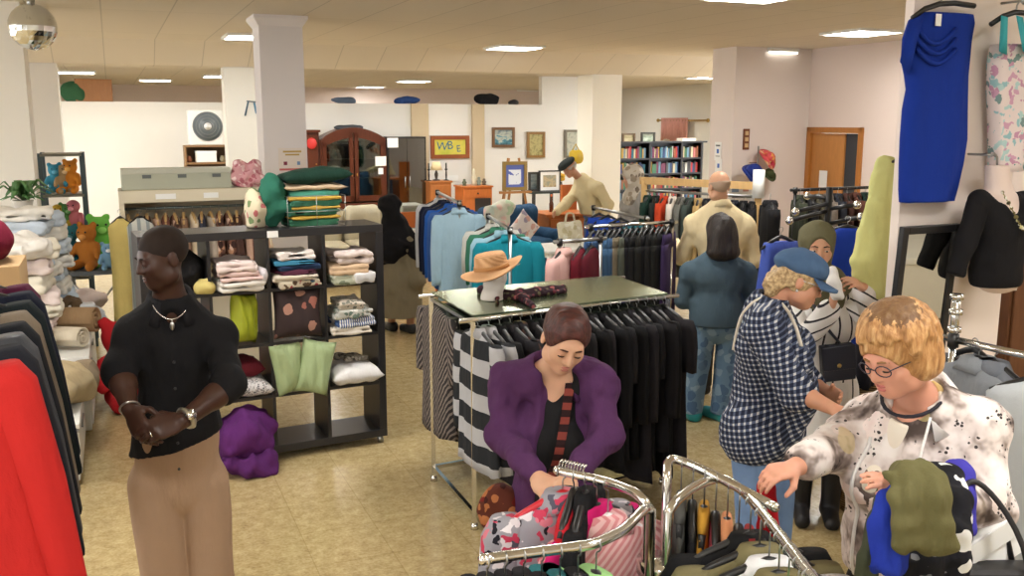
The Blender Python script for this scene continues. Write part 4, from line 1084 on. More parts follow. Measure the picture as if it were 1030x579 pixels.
def folded(name, label, lo, size, m, rot=0, layers=2, seed=0, group=None, cat='folded cloth', slump=.02, parent=None, droop=0):
    """a piece of folded cloth: rounded layers lying on one another; lo = centre of its underside"""
    rr = random.Random(seed); w, d, hgt = size; P = []; hl = hgt / layers
    for i in range(layers):
        s = 1 - rr.uniform(0, .06)
        P.append(rbox((rr.uniform(-.01, .01), rr.uniform(-.01, .01), hl * (i + .5)), (w / 2 * s, d / 2 * s, hl * .52), None, min(hl * .48, .03), .004))
    if droop: P.append(rbox((0, -d / 2 + .01, hgt - droop / 2), (w / 2 * .95, .02, droop / 2), None, .015, .01))
    f = Field(P, max(.006, min(.012, max(w, d) / 45)), .03); f.wrinkle(slump, 11, seed + 3)
    o = f.obj(name, m, None); o.location = lo; o.rotation_euler = (0, 0, rot)
    if parent is None: tag(o, label, cat, group)
    return o
def heap(name, label, lo, size, m, rot=0, seed=0, group=None, cat='crumpled cloth', wr=.05, sc=7, h=.012):
    """a soft crumpled bundle"""
    rr = random.Random(seed); w, d, hh = size; P = [ell((0, 0, hh * .42), (w * .5, d * .5, hh * .5), None, .03)]
    for _ in range(5):
        a = rr.uniform(0, 6.28); P.append(ell((math.cos(a) * w * .28, math.sin(a) * d * .28, hh * rr.uniform(.25, .6)), (w * rr.uniform(.18, .3), d * rr.uniform(.18, .3), hh * rr.uniform(.25, .4)), None, .03))
    f = Field(P, h, .05); f.wrinkle(wr, sc, seed + 1); f.plane((0, 0, 0), (0, 0, -1))
    o = f.obj(name, m, None); o.location = lo; o.rotation_euler = (0, 0, rot); tag(o, label, cat, group); return o

# ---- hanging garments; local frame: x along the shoulders, y front/back, z up; hook top at the origin
_GM = {}
def tube_mesh(name, rows, seed=0, fold=.012, n=28, m=None):
    """rows: (z, half width, half depth, x offset)"""
    key = (name, tuple(rows), seed, fold)
    if key in _GM: return _GM[key]
    rr = random.Random(seed); ph = [rr.uniform(0, 6.28) for _ in range(4)]; z0 = rows[0][0]; z1 = rows[-1][0]
    dn = []
    for i in range(len(rows) - 1):
        k = max(1, int(abs(rows[i + 1][0] - rows[i][0]) / .05))
        for j in range(k):
            t = j / k; dn.append([a + (b - a) * t for a, b in zip(rows[i], rows[i + 1])])
    dn.append(list(rows[-1])); rings = []
    for z, w, d, xo in dn:
        t = (z0 - z) / max(1e-6, z0 - z1); ring = []
        for k in range(n):
            a = 2 * pi * k / n; ca, sa = math.cos(a), math.sin(a)
            x = w * math.copysign(abs(ca) ** .8, ca); y = d * math.copysign(abs(sa) ** .8, sa)
            amp = fold * t ** .7
            f = math.sin(5 * a + ph[0] + t * 1.2) * .6 + math.sin(9 * a + ph[1] - t) * .4 + .5 * math.sin(3 * a + ph[2])
            ring.append(Vector((x * (1 + amp * f * .8) + xo, y + amp * f * (1 if sa >= 0 else -1) * .9, z + .006 * math.sin(4 * a + ph[3]) * t)))
        rings.append(ring)
    mb = MB(); mb.loft(rings)
    me = mesh(name, mb.v, mb.f, m or WHITEP, True); _GM[key] = me; return me
def hanger_meshes(drop=0.0):
    kk = 'hanger%.3f' % drop
    if kk in _GM: return _GM[kk]
    mb = MB()
    pts = [(-.205, 0, -.128), (-.14, 0, -.098), (-.06, 0, -.068), (0, 0, -.052), (.06, 0, -.068), (.14, 0, -.098), (.205, 0, -.128)]
    mb.tube(pts, [.008, .012, .013, .014, .013, .012, .008], 8)
    a = mesh('hanger', mb.v, mb.f, BLACKP, True)
    mb = MB(); hk = [(0, 0, -.055 - drop), (0, 0, -.03), (.002, 0, -.022)] + [(.0165 * math.cos(t), 0, .0 - .0165 + .0175 + .0165 * math.sin(t) - .006) for t in np.linspace(-1.3, 3.6, 12)]
    mb.tube(hk, .0022, 6); b = mesh('hook', mb.v, mb.f, STEEL, True)
    _GM[kk] = (a, b); return _GM[kk]
def garment(kind, label, pos, rotz, m, L=.7, w=.21, thick=.035, sleeve=.5, cat=None, group=None, hcol=None, seed=0, lean=0.0, flare=1.05, drop=0.0, hook=True, name=None, fold=.014, collar=True, mside=None):
    """kind: shirt, coat, dress, vest, trousers, skirt; each comes on its own hanger"""
    nm = name or {'shirt': 'hanging_shirt', 'coat': 'hanging_coat', 'dress': 'hanging_dress', 'vest': 'hanging_blouse', 'trousers': 'hanging_trousers', 'skirt': 'hanging_skirt', 'jacket': 'hanging_jacket'}[kind]
    ct = cat or {'shirt': 'shirt', 'coat': 'coat', 'dress': 'dress', 'vest': 'top', 'trousers': 'trousers', 'skirt': 'skirt', 'jacket': 'jacket'}[kind]
    o = thing(nm, label, ct, pos, rotz, group); o.rotation_euler = (0, lean, rotz)
    def part(n, me, mm, loc=None):
        q = add(n, me, o); setmat(q, mm)
        if loc is not None: q.location = loc
        if n != 'hook': q.location.z -= drop
        return q
    if kind == 'trousers':
        for sx in (-1, 1):
            part('leg', tube_mesh('trouser_leg', ((-.16, w * .52, thick * .9, 0), (-.16 - L * .35, w * .46, thick, 0), (-.06 - L, w * .40, thick * .85, 0)), seed % 3, fold * .6), m, (sx * w * .50, 0, 0))
        part('waistband', tube_mesh('waistband', ((-.085, w * .90, thick * .7, 0), (-.12, w * .95, thick * .9, 0), (-.19, w * 1.02, thick * 1.05, 0)), 0, 0), m)
        if hook:
            q = part('hanger', hanger_meshes()[0], hcol or BLACKP); q.scale = (w / .23, 1, 1); q.location = (0, 0, .02 - drop)
            part('hook', hanger_meshes(drop)[1], STEEL)
        return o
    zs = -.075
    if kind == 'skirt':
        part('skirt', tube_mesh('skirt', ((-.09, w * .75, thick * .8, 0), (-.14, w * .8, thick, 0), (-.1 - L, w * 1.05, thick * 1.3, 0)), seed % 3, fold * 1.6), m)
    else:
        e = w * (1.08 if kind == 'coat' else 1.0)
        rows = ((zs + .012, w * .26, thick * .55, 0), (zs - .008, w * .45, thick * .8, 0), (zs - .035, w * .85, thick * .95, 0), (zs - .06, e * .99, thick, 0), (zs - .14, e * .97, thick * 1.1, 0), (zs - L * .5, e * .93, thick * 1.1, 0), (zs - L, e * flare, thick * 1.15, 0))
        part('body', tube_mesh('garment_body', rows, seed % 4, fold), m)
        if sleeve > 0 and kind not in ('vest',):
            for sx in (-1, 1):
                me = tube_mesh('garment_sleeve', ((0, .045, thick * .85, 0), (-.05, .062, thick * .9, .012), (-sleeve * .5, .056, thick * .85, .03), (-sleeve, .046, thick * .8, .035)), 0, fold * .7, 16)
                q = part('sleeve', me, mside or m, (sx * (w * .92), 0, zs - .03)); q.scale = (sx, 1, 1)
        if collar and kind in ('shirt', 'coat', 'jacket'):
            me = tube_mesh('garment_collar', ((zs + .03, .052, thick * .9, 0), (zs + .004, .066, thick * 1.12, 0), (zs - .02, .085, thick * 1.12, 0)), 0, 0, 16); part('collar', me, m)
    if hook:
        q = part('hanger', hanger_meshes()[0], hcol or BLACKP); q.scale = (w / .22, 1, 1)
        part('hook', hanger_meshes(drop)[1], STEEL)
    return o
ORD = ['first', 'second', 'third', 'fourth', 'fifth', 'sixth', 'seventh', 'eighth', 'ninth', 'tenth', 'eleventh', 'twelfth', 'thirteenth', 'fourteenth', 'fifteenth', 'sixteenth', 'seventeenth', 'eighteenth', 'nineteenth', 'twentieth',
       'twenty-first', 'twenty-second', 'twenty-third', 'twenty-fourth', 'twenty-fifth', 'twenty-sixth', 'twenty-seventh', 'twenty-eighth', 'twenty-ninth', 'thirtieth']
def along(a, b, ts): return [lerp(a, b, t) for t in ts]
def rail_rack(label, a, b, m=STEEL, spread=.45, r=.014, name='clothes_rack', extra_posts=(), z_low=.18, shoulder=True, blackjoint=True, group=None):
    """simple garment rail: top bar from a to b, one upright under each end with a cross foot and castors, low bar"""
    a = Vector(a); b = Vector(b); base = gz((a + b) / 2, 0); o = thing(name, label, 'clothes rack', base, 0, group)
    d = (b - a); d.z = 0; d.normalize(); n = Vector((-d.y, d.x, 0))
    mb = MB(); mb.cyl(a - d * .05, b + d * .05, r, None, 12); mb.build('top_rail', m, o, world=True)
    for p in (a, b):
        mb = MB(); mb.cyl(gz(p, .07), p + Vector((0, 0, .01)), r, None, 12); u = mb.build('upright', m, o, world=True)
        mb = MB(); mb.bar(gz(p, .07) - n * spread / 2, gz(p, .07) + n * spread / 2, .025); mb.build('foot', m, o, world=True)
        for s in (-1, 1):
            mb = MB(); q = gz(p, .03) + n * s * (spread / 2 - .02); mb.cyl(q - d * .012, q + d * .012, .028, None, 14); mb.cyl(q, q + Vector((0, 0, .04)), .008); mb.build('castor', BLACKP, o, world=True)
        mb = MB(); mb.cyl(p - Vector((0, 0, .03)), p + Vector((0, 0, .022)), r * 1.5, None, 12); mb.build('joint', BLACKP if blackjoint else m, u, world=True)
    mb = MB(); mb.cyl(gz(a, z_low), gz(b, z_low), r * .9, None, 10); mb.build('low_rail', m, o, world=True)
    return o
# ================================================================ black cube shelf and what lies in it
SH_L = V(142, 300, 5.5); SH_R = V(390, 440, 6.2)
SH_A = math.atan2(SH_R.y - SH_L.y, SH_R.x - SH_L.x); SHW = math.hypot(SH_R.x - SH_L.x, SH_R.y - SH_L.y)
SHZ = .05; SHH = 1.47; SHD = .36
shelf = thing('cube_shelf', 'black open cube shelf of four rows full of cushions and folded cloth', 'shelf', gz(SH_L, 0), SH_A)
shm = mat((40, 39, 42), .38, 0, .08, .5, 8); ot = .05; it = .02
cw = (SHW - 2 * ot - 3 * it) / 4; chh = (SHH - 2 * ot - 3 * it) / 4
for nm_, lo, hi in (('top_board', (0, 0, SHZ + SHH - ot), (SHW, SHD, SHZ + SHH)), ('bottom_board', (0, 0, SHZ), (SHW, SHD, SHZ + ot)), ('side_board', (0, 0, SHZ + ot), (ot, SHD, SHZ + SHH - ot)), ('side_board', (SHW - ot, 0, SHZ + ot), (SHW, SHD, SHZ + SHH - ot))):
    mb = MB(); mb.box2(lo, hi); mb.build(nm_, shm, shelf, bevel=.003)
for i in range(1, 4):
    x = ot + i * cw + (i - 1) * it; mb = MB(); mb.box2((x, .005, SHZ + ot), (x + it, SHD, SHZ + SHH - ot)); mb.build('divider', shm, shelf)
for j in range(1, 4):
    z = SHZ + ot + j * chh + (j - 1) * it
    for i in range(4):
        x = ot + i * (cw + it); mb = MB(); mb.box2((x, .005, z), (x + cw, SHD, z + it)); mb.build('shelf_board', shm, shelf)
for x in (.04, SHW - .04):
    for y in (.04, SHD - .04):
        mb = MB(); mb.cyl((x, y, 0), (x, y, SHZ), .022, None, 12); mb.build('foot', STEEL, shelf)
mb = MB(); mb.box2((SHW * .50, -.004, SHZ + SHH - .048), (SHW * .545, -.001, SHZ + SHH - .006)); mb.build('price_tag', PAPER, shelf)
SM = wm(shelf)
def cell(i, j, fx=.5, fy=.3, fz=0.0):        # column i, row j counted from the top; point on the cell's floor, world
    return SM @ Vector((ot + i * (cw + it) + cw * fx, SHD * fy, SHZ + ot + (3 - j) * (chh + it) + .002 + fz))
SR3 = Matrix.Rotation(SH_A, 3, 'Z')
FACE = SR3 @ Matrix(((1, 0, 0), (0, 0, -1), (0, 1, 0)))       # cushion standing upright, its face to the front
def lean_face(rx=0, rz=0, ry=0): return SR3 @ Matrix.Rotation(rz, 3, 'Z') @ Matrix.Rotation(rx, 3, 'X') @ Matrix.Rotation(ry, 3, 'Y') @ Matrix(((1, 0, 0), (0, 0, -1), (0, 1, 0)))
FLAT = SR3
grp = 'folded cloth in the black cube shelf'
def stack(i, j, items, fx=.5, fy=.34, w=.28, d=.30, seed=0):
    z = 0
    for k, (lab, mm, hh, dw, sl) in enumerate(items):
        folded('folded_cloth', lab, cell(i, j, fx + .03 * math.sin(seed + 2 * k), fy, z), (w * dw, d, hh), mm, SH_A + .08 * math.sin(k * 2.3 + seed), 2, seed * 7 + k, grp, slump=sl); z += hh + .002
WHT = cloth((224, 214, 208), .06, .4)
# row one
stack(1, 0, [('white folded sheet lowest of the pink and white pile in the black shelf', cloth((226, 222, 216), .05), .065, 1.0, .012), ('pale pink folded blanket in the middle of its pile in the black shelf', cloth((224, 196, 192), .06), .06, .95, .014), ('cream pink folded cloth lying on top of the pink pile in the black shelf', cloth((226, 208, 204), .06), .06, .9, .02)], seed=1, fy=.28)
heap('crumpled_cloth', 'white and pink crumpled cloth slumped beside the pink pile in the black shelf', cell(1, 0, .82, .2), (.13, .2, .16), cloth((220, 214, 220), .06), SH_A, 4, grp, h=.008, wr=.025)
stack(2, 0, [('printed folded cloth at the bottom of the blue and white pile in the black shelf', blotch((206, 196, 176), [(92, 74, 60), (160, 60, 70), (60, 90, 110)], 30, .6), .04, 1, .01), ('cream folded cloth second from the bottom of the blue and white pile', cloth((216, 206, 190)), .035, .98, .01), ('dark wine red folded cloth in the blue and white pile', cloth((86, 44, 62)), .03, .95, .01), ('navy folded cloth in the blue and white pile', cloth((44, 62, 96)), .03, .97, .01), ('bright blue folded cloth in the blue and white pile', cloth((66, 134, 168)), .03, .95, .01), ('white folded cloth topmost of the blue and white pile', WHT, .05, .9, .016)], seed=2)
stack(3, 0, [('sage green printed folded cloth low in the top end cell of the black shelf', blotch((176, 180, 160), [(120, 130, 110), (206, 204, 190)], 26, .7), .06, 1, .014), ('peach folded cloth in the middle of the top end cell of the black shelf', cloth((204, 176, 146)), .06, .97, .014), ('dusty white folded cloth topmost in the end cell of the black shelf', cloth((216, 202, 198)), .09, .9, .024)], seed=3, fy=.26)
folded('folded_cloth', 'white cloth corner hanging over the front edge in the end cell of the black shelf', cell(3, 0, .72, -.02, .0), (.15, .10, .07), cloth((224, 224, 228), .05), SH_A, 2, 31, grp, slump=.02, droop=.05)
# row two
cushion('cushion', 'yellow green satin cushion standing on edge in the black cube shelf', cell(1, 1, .56, .12, .168), (.19, .325, .12), cloth((150, 158, 44), .3, .7, rough=.35), lean_face(-.12, .55, .14), 'cushions in the black cube shelf', seed=2)
cushion('cushion', 'dark brown cushion printed with pinkish flowers in the black cube shelf', cell(2, 1, .5, .10, .17), (.32, .33, .13), blotch((58, 46, 46), [(150, 96, 84), (110, 78, 70), (172, 128, 112)], 15, .42), lean_face(-.22, 0, .05), 'cushions in the black cube shelf', seed=3)
stack(3, 1, [('white lace-edged folded cloth at the bottom of the check pile in the black shelf', cloth((220, 212, 200)), .05, 1, .012), ('blue and white check folded cloth in the black shelf', bands((70, 96, 150), (226, 226, 228), .016, 0, .5), .06, .96, .012), ('grey green printed folded cloth lying over the blue check one', blotch((190, 192, 186), [(110, 128, 118), (224, 222, 216)], 34, .7), .055, .9, .02), ('cream folded cloth on top of the check pile in the black shelf', blotch((208, 198, 184), [(120, 120, 110)], 40, .4), .05, .62, .02)], seed=5, fy=.28)
# row three
cushion('cushion', 'dark red velvet cushion lying above the speckled one in the black shelf', cell(1, 2, .42, .45, .175), (.33, .30, .12), cloth((92, 26, 36), .2, .5), FLAT, 'cushions in the black cube shelf', seed=4)
cushion('cushion', 'white cushion speckled with grey lying in the black cube shelf', cell(1, 2, .5, .30, .062), (.345, .36, .115), blotch((200, 196, 196), [(120, 118, 122), (90, 90, 96), (160, 150, 150)], 90, .7), FLAT @ Matrix.Rotation(.06, 3, 'Y'), 'cushions in the black cube shelf', seed=5)
cushion('cushion', 'pale green satin cushion tilted against the divider in the black shelf', cell(2, 2, .26, -.02, .17), (.22, .34, .13), cloth((156, 172, 128), .15, .8, rough=.4), lean_face(-.15, .25, -.10), 'cushions in the black cube shelf', seed=6)
cushion('cushion', 'pale green satin cushion leaning over its twin towards the white pillow', cell(2, 2, .74, -.12, .165), (.22, .36, .12), cloth((160, 178, 134), .15, .8, rough=.4), lean_face(-.2, -.15, .24), 'cushions in the black cube shelf', seed=7)
cushion('cushion', 'plain white bed pillow lying in the end cell of the black cube shelf', cell(3, 2, .5, .28, .068), (.35, .42, .125), cloth((228, 226, 226), .04, .5), FLAT, 'cushions in the black cube shelf', seed=8)
folded('folded_cloth', 'small grey folded cloth lying on the white pillow', cell(3, 2, .6, .45, .134), (.20, .16, .03), blotch((150, 142, 130), [(90, 84, 76), (196, 190, 180)], 40, .7), SH_A, 2, 41, grp)
# row four: purple bundle spilling out
heap('fabric_bundle', 'purple blanket bundle spilling out of the bottom cell of the black shelf', cell(1, 3, .40, -.06, .0), (.36, .42, .28), cloth((92, 40, 104), .2, .7), SH_A, 11, None, 'blanket', .055, 8, .009)
heap('fabric_bundle', 'purple cloth end hanging to the floor from the purple bundle', SM @ Vector((ot + 1.45 * cw + it, -.17, 0)), (.34, .2, .16), cloth((86, 38, 98), .2, .7), SH_A, 12, None, 'blanket', .05, 9, .009)
heap('crumpled_cloth', 'black furry cloth behind the head of the man in black in the cube shelf', cell(0, 0, .75, .5), (.2, .28, .27), cloth((26, 25, 27), .3, .8), SH_A, 14, None, 'cloth', .04, 12, .01)
heap('crumpled_cloth', 'yellow crumpled cloth in the shelf behind the man in black', cell(0, 0, .9, .1), (.1, .14, .09), cloth((206, 190, 120), .1), SH_A, 15, None, 'cloth', .02, 12, .008)
# ---- on top of the cube shelf
TOPZ = SHZ + SHH
def onshelf(x, y, z=0.0): return SM @ Vector((x, y, TOPZ + .001 + z))
xg = 1.10
GREEN = blotch((34, 112, 84), [(226, 178, 52), (34, 112, 84), (24, 86, 66)], 16, .55); 
z = 0
for k, (c_, hh) in enumerate((((58, 110, 84), .045), ((206, 168, 76), .022), ((54, 108, 90), .04), ((206, 170, 84), .02), ((66, 122, 100), .04), ((206, 170, 80), .02), ((76, 148, 130), .035))):
    nm_ = 'yellow' if c_[0] > 200 else 'green'
    folded('folded_cloth', '%s folded cloth, %s from the bottom of the green pile on the black shelf' % (nm_, ORD[k]), onshelf(xg + .0, .2, z), (.34, .28, hh), cloth(c_, .15, .4), SH_A + .05 * math.sin(k * 2), 1 if hh < .03 else 2, 50 + k, 'green and yellow pile on the black shelf', slump=.010); z += hh + .001
cushion('cushion', 'cream pink cushion lying under the dark green one on the black shelf', onshelf(xg + .01, .2, z + .022), (.42, .30, .042), cloth((214, 190, 160)), FLAT, seed=9); z += .046
cushion('cushion', 'dark green cushion on top of the green pile on the black shelf', onshelf(xg + .03, .2, z + .046), (.46, .32, .095), cloth((28, 58, 48), .2, .4), FLAT @ Matrix.Rotation(-.06, 3, 'Y'), seed=10)
heap('crumpled_cloth', 'emerald green cloth drooping beside the green pile on the black shelf', onshelf(xg - .25, .2, 0), (.20, .26, .36), cloth((48, 108, 90), .15, .6), SH_A, 21, None, 'cloth', .05, 8, .01)
heap('crumpled_cloth', 'cream flowered cloth on the outer end of the green pile on the black shelf', onshelf(xg - .365, .2, 0), (.10, .22, .27), blotch((216, 204, 176), [(190, 110, 110), (120, 140, 96)], 20, .5), SH_A, 22, None, 'cloth', .03, 8, .01)
# wire basket round the pile
bk = thing('wire_basket', 'thin metal wire basket holding the green and yellow pile', 'basket', onshelf(xg, .2), SH_A)
mb = MB(); r_ = .0022
for z_ in (.004, .10, .2): mb.tube([(-.19, -.16, z_), (.19, -.16, z_), (.19, .155, z_), (-.19, .155, z_), (-.19, -.16, z_)], r_, 6, False)
mb.build('rim', STEEL, bk)
for x in (-.19, 0, .19):
    for y in (-.16, .155):
        mb = MB(); mb.cyl((x, y, .002), (x, y, .2), r_, None, 6); mb.build('wire', STEEL, bk)

# ================================================================ cream display stand behind the shelf, with hangers on its rail
vs_ = 8.4; a = PV(122, 200, vs_); b = PV(268, 200, vs_); zt_ = PV(190, 190, vs_).z
ds = thing('display_stand', 'cream display stand with a rail of wooden hangers behind the black shelf', 'display stand', RU((a.x + b.x) / 2, vs_, 0), ANG)
hw = (b.x - a.x) / 2; CRM = mat((224, 214, 190), .6, 0, .03)
mb = MB(); mb.box2((-hw, .30, .1), (hw, .34, zt_)); mb.build('back_panel', CRM, ds)
mb = MB(); mb.box2((-hw, -.1, .08), (hw, .34, .22)); mb.build('base', CRM, ds)
mb = MB(); mb.box2((-hw, -.06, zt_ - .10), (hw, .34, zt_)); mb.build('header', CRM, ds)
for sx in (-1, 1):
    mb = MB(); mb.box2((sx * hw - .02, -.06, 0), (sx * hw + .02, .36, zt_)); mb.build('side_panel', CRM, ds)
mb = MB(); mb.cyl((-hw, .08, zt_ - .16), (hw, .08, zt_ - .16), .012, None, 10); mb.build('rail', mat((120, 136, 140), .35, .8, 0), ds)
for x, w_ in ((-.55 * hw, .16), (.1 * hw, .12)):
    mb = MB(); mb.box2((x, -.0645, zt_ - .075), (x + w_, -.0605, zt_ - .03)); mb.build('label_strip', PAPER, ds)
bx = thing('storage_box', 'long grey green box with hinges standing on the cream display stand', 'box', RU((a.x + b.x) / 2 - .12, vs_ + .15, zt_), ANG)
mb = MB(); mb.box2((-hw * .78, -.12, 0), (hw * .72, .12, .16)); mb.build('box_body', mat((176, 178, 160), .6), bx, bevel=.008)
mb = MB(); mb.box2((-hw * .78, -.125, .13), (hw * .72, .125, .175)); mb.build('lid', mat((190, 190, 174), .6), bx, bevel=.008)
for k in range(4):
    mb = MB(); mb.box2((-hw * .5 + k * .28, -.13, .095), (-hw * .5 + k * .28 + .07, -.124, .125)); mb.build('latch', mat((110, 116, 116), .4, .6, 0), bx)
q = RU(b.x - .13, vs_ + .1, zt_)
heap('flower_bunch', 'pink rosette cloth ball on the end of the cream display stand', q, (.28, .24, .22), blotch((214, 160, 164), [(240, 214, 214), (186, 110, 122)], 26, .8), 0, 33, None, 'cloth ball', .06, 14, .01)
WD = wood((196, 160, 108), .75, .5)
mbh = MB(); mbh.tube([(-.2, 0, -.12), (-.1, 0, -.085), (0, 0, -.05), (.1, 0, -.085), (.2, 0, -.12)], [.008, .013, .016, .013, .008], 8); hme = mesh('wooden_hanger', mbh.v, mbh.f, WD, True)
nh = 16
cols = [(216, 196, 150), (206, 170, 150), (150, 120, 100), (200, 186, 170), (90, 66, 60), (214, 180, 150), (60, 64, 80), (190, 150, 110), (120, 80, 70), (222, 206, 180)]
for k in range(nh):
    t_ = (k + .6) / nh; x = -hw + 2 * hw * t_
    pos = RU((a.x + b.x) / 2 + x, vs_ + .08, zt_ - .16)
    kind = 'vest' if k % 3 else 'skirt'
    m_ = cloth(cols[(k * 7) % len(cols)], .15) if k not in (10, 11, 5) else blotch((120, 84, 72), [(196, 150, 120), (70, 50, 46), (220, 190, 170)], 18, .8)
    garment(kind, '%s small top from the yellow dress on the rail of the cream stand' % ORD[k], pos, ANG + pi / 2 + .1 * math.sin(k * 3), m_, L=.34 + .16 * ((k * 5) % 3) / 2, w=.17, thick=.035, seed=k, hcol=WD, group='tops on the cream display stand', name='hanging_blouse', cat='top')
garment('dress', 'pale yellow long dress hanging at the open end of the cream display stand', RU(a.x - .02, vs_ - .06, zt_ - .16), ANG + .15, cloth((216, 196, 122), .1), L=.85, w=.10, thick=.05, sleeve=.0, name='hanging_dress', cat='dress')
garment('dress', 'white and grey striped towel-like dress next to the yellow dress', RU(a.x + .13, vs_ - .08, zt_ - .16), ANG + .1, bands((206, 208, 204), (150, 160, 164), .07, 0, .6), L=.95, w=.11, thick=.04, sleeve=0, name='hanging_dress', cat='dress')

# ================================================================ left wall side: toys, linen counter, coats
# toy rack
vt = 9.9; a = PV(40, 160, vt); b = PV(82, 160, vt); zt_ = PV(60, 154, vt).z
tr = thing('toy_rack', 'tall grey metal rack of soft toys beside the left-hand pillars', 'shelf', RU((a.x + b.x) / 2, vt, 0), ANG); hw = (b.x - a.x) / 2; GM = mat((120, 116, 104), .5, .3)
for sx in (-1, 1):
    for y in (0, .4):
        mb = MB(); mb.box2((sx * hw - .02, y - .015, 0), (sx * hw + .02, y + .015, zt_)); mb.build('post', mat((70, 84, 90), .5, .3), tr)
zs_ = [.25, .68, 1.10, 1.48, zt_ - .03]
for z_ in zs_:
    mb = MB(); mb.box2((-hw, -.02, z_), (hw, .42, z_ + .025)); mb.build('shelf_board', GM, tr)
def plush(name, label, pos, s, col, col2=None, rot=0, seed=0, group='soft toys', ears=True):
    """a seated soft toy: body, head, limbs as one skin, with eyes and muzzle as parts"""
    P = [ell((0, 0, .34 * s), (.22 * s, .19 * s, .30 * s), None, .06 * s), ell((0, -.03 * s, .74 * s), (.20 * s, .19 * s, .19 * s), None, .04 * s)]
    for q in (-1, 1):
        P.append(cap((q * .13 * s, -.06 * s, .12 * s), (q * .20 * s, -.36 * s, .09 * s), .10 * s, .09 * s, .05 * s))
        P.append(cap((q * .2 * s, -.02 * s, .5 * s), (q * .30 * s, -.2 * s, .28 * s), .075 * s, .07 * s, .05 * s))
        if ears: P.append(ell((q * .15 * s, 0, .92 * s), (.075 * s, .04 * s, .08 * s), None, .03 * s))
    f = Field(P, max(.008, s * .035), .05 * s); f.wrinkle(.012 * s, 6 / s, seed)
    o = thing(name, label, 'soft toy', pos, rot, group); q = f.obj('body', cloth(col, .15, .3), o, world=False)
    mb = MB(); mb.ell((0, -.2 * s, .69 * s), (.085 * s, .07 * s, .065 * s), 10); mb.build('muzzle', cloth(col2 or tuple(min(255, c_ + 50) for c_ in col), .1), o)
    for q in (-1, 1):
        mb = MB(); mb.ell((q * .075 * s, -.20 * s, .79 * s), (.022 * s, .018 * s, .022 * s), 8); mb.build('eye', BLACKP, o)
    return o
tc = [((206, 60, 44), 'red'), ((222, 140, 50), 'orange'), ((196, 160, 60), 'mustard yellow'), ((120, 90, 60), 'brown'), ((70, 150, 180), 'sky blue'), ((206, 190, 130), 'cream'), ((90, 140, 80), 'green'), ((140, 60, 60), 'dark red'), ((180, 150, 110), 'tan'), ((60, 70, 110), 'navy'), ((210, 120, 130), 'pink')]
k = 0
for lv, z_ in enumerate(zs_[1:4]):
    for j in range(3):
        c_, n_ = tc[(k * 4 + lv) % len(tc)]; x = -hw + .11 + j * (2 * hw - .22) / 2
        plush('soft_toy', '%s soft toy, %s along on the %s shelf of the grey toy rack' % (n_, ORD[j], ('lower', 'middle', 'upper')[lv]), RU((a.x + b.x) / 2 + x, vt + .13, z_ + .026), (.20 + .03 * (k % 3)) * (1.3 if k % 3 else 1.5), c_, rot=ANG + .4 * math.sin(k * 2.1), seed=k, ears=k % 2 == 0); k += 1
# mesh cart with big toys
ct_ = V(100, 330, 8.65); ct_ = gz(ct_, 0)
cart = thing('toy_cart', 'grey wire cart on legs heaped with big soft toys', 'cart', ct_, ANG)
mb = MB()
for sx in (-1, 1):
    for sy in (-1, 1): mb.tube([(sx * .22, sy * .18, .03), (-sx * .02 + sx * .2, sy * .18, .85)], .012, 8)
mb.tube([(-.21, -.19, .2), (.22, -.19, .78)], .010, 8); mb.tube([(.21, -.19, .2), (-.22, -.19, .78)], .010, 8)
mb.build('frame', STEEL, cart)
mb = MB(); mb.box2((-.25, -.2, .80), (.25, .2, .84)); mb.build('tray', mat((96, 100, 104), .5, .3), cart)
C3 = wm(cart)
plush('teddy_bear', 'big orange brown teddy bear sprawled on the grey wire cart', C3 @ Vector((-.04, -.02, .842)), .44, (172, 108, 44), (200, 140, 76), ANG - .5, 3, None)
plush('soft_toy', 'bright green soft toy behind the brown teddy bear on the cart', C3 @ Vector((.06, .14, .842)), .50, (110, 190, 80), None, ANG + .3, 4, None)
plush('soft_toy', 'teal soft toy next to the toy rack on the wire cart', C3 @ Vector((-.20, .12, .842)), .42, (50, 110, 120), None, ANG, 5, None)
plush('soft_toy', 'red soft toy standing on the floor under the wire cart, by the cream display stand', gz(V(122, 360, 7.1), .0), .72, (176, 34, 40), (200, 60, 60), ANG + .4, 6, None)
plush('soft_toy', 'blue and white soft toy hanging over the front of the wire cart', C3 @ Vector((.12, -.15, .842)), .26, (120, 160, 190), (240, 240, 240), ANG + .2, 7, None)
# linen counter
U0 = -.26
def counter(v0, v1, u0, z1, label):
    o = thing('drawer_plinth', label, 'cabinet', RU(u0 - .45, (v0 + v1) / 2, 0), ANG)
    mb = MB(); mb.box2((-.45, -(v1 - v0) / 2, 0.04), (.45, (v1 - v0) / 2, z1 - .03)); mb.build('carcass', mat((226, 226, 222), .45), o, bevel=.006)
    mb = MB(); mb.box2((-.46, -(v1 - v0) / 2 - .01, z1 - .03), (.47, (v1 - v0) / 2 + .01, z1)); mb.build('top', mat((236, 236, 232), .4), o, bevel=.004)
    n = max(1, int((v1 - v0) / .6))
    for k in range(n):
        y0 = -(v1 - v0) / 2 + k * (v1 - v0) / n; mb = MB(); mb.box2((.451, y0 + .015, .08), (.463, y0 + (v1 - v0) / n - .015, z1 - .06)); d = mb.build('drawer', mat((232, 232, 228), .4), o, bevel=.003)
        mb = MB(); mb.cyl((.47, y0 + (v1 - v0) / n * .35, z1 - .12), (.47, y0 + (v1 - v0) / n * .65, z1 - .12), .007, None, 8); mb.build('handle', STEEL, d)
counter(7.0, 9.0, U0, .58, 'long white drawer plinth piled with household linen behind the coats')
counter(6.0, 6.95, U0 - .05, .40, 'low white drawer box with a tan bundle on it, behind the coats')
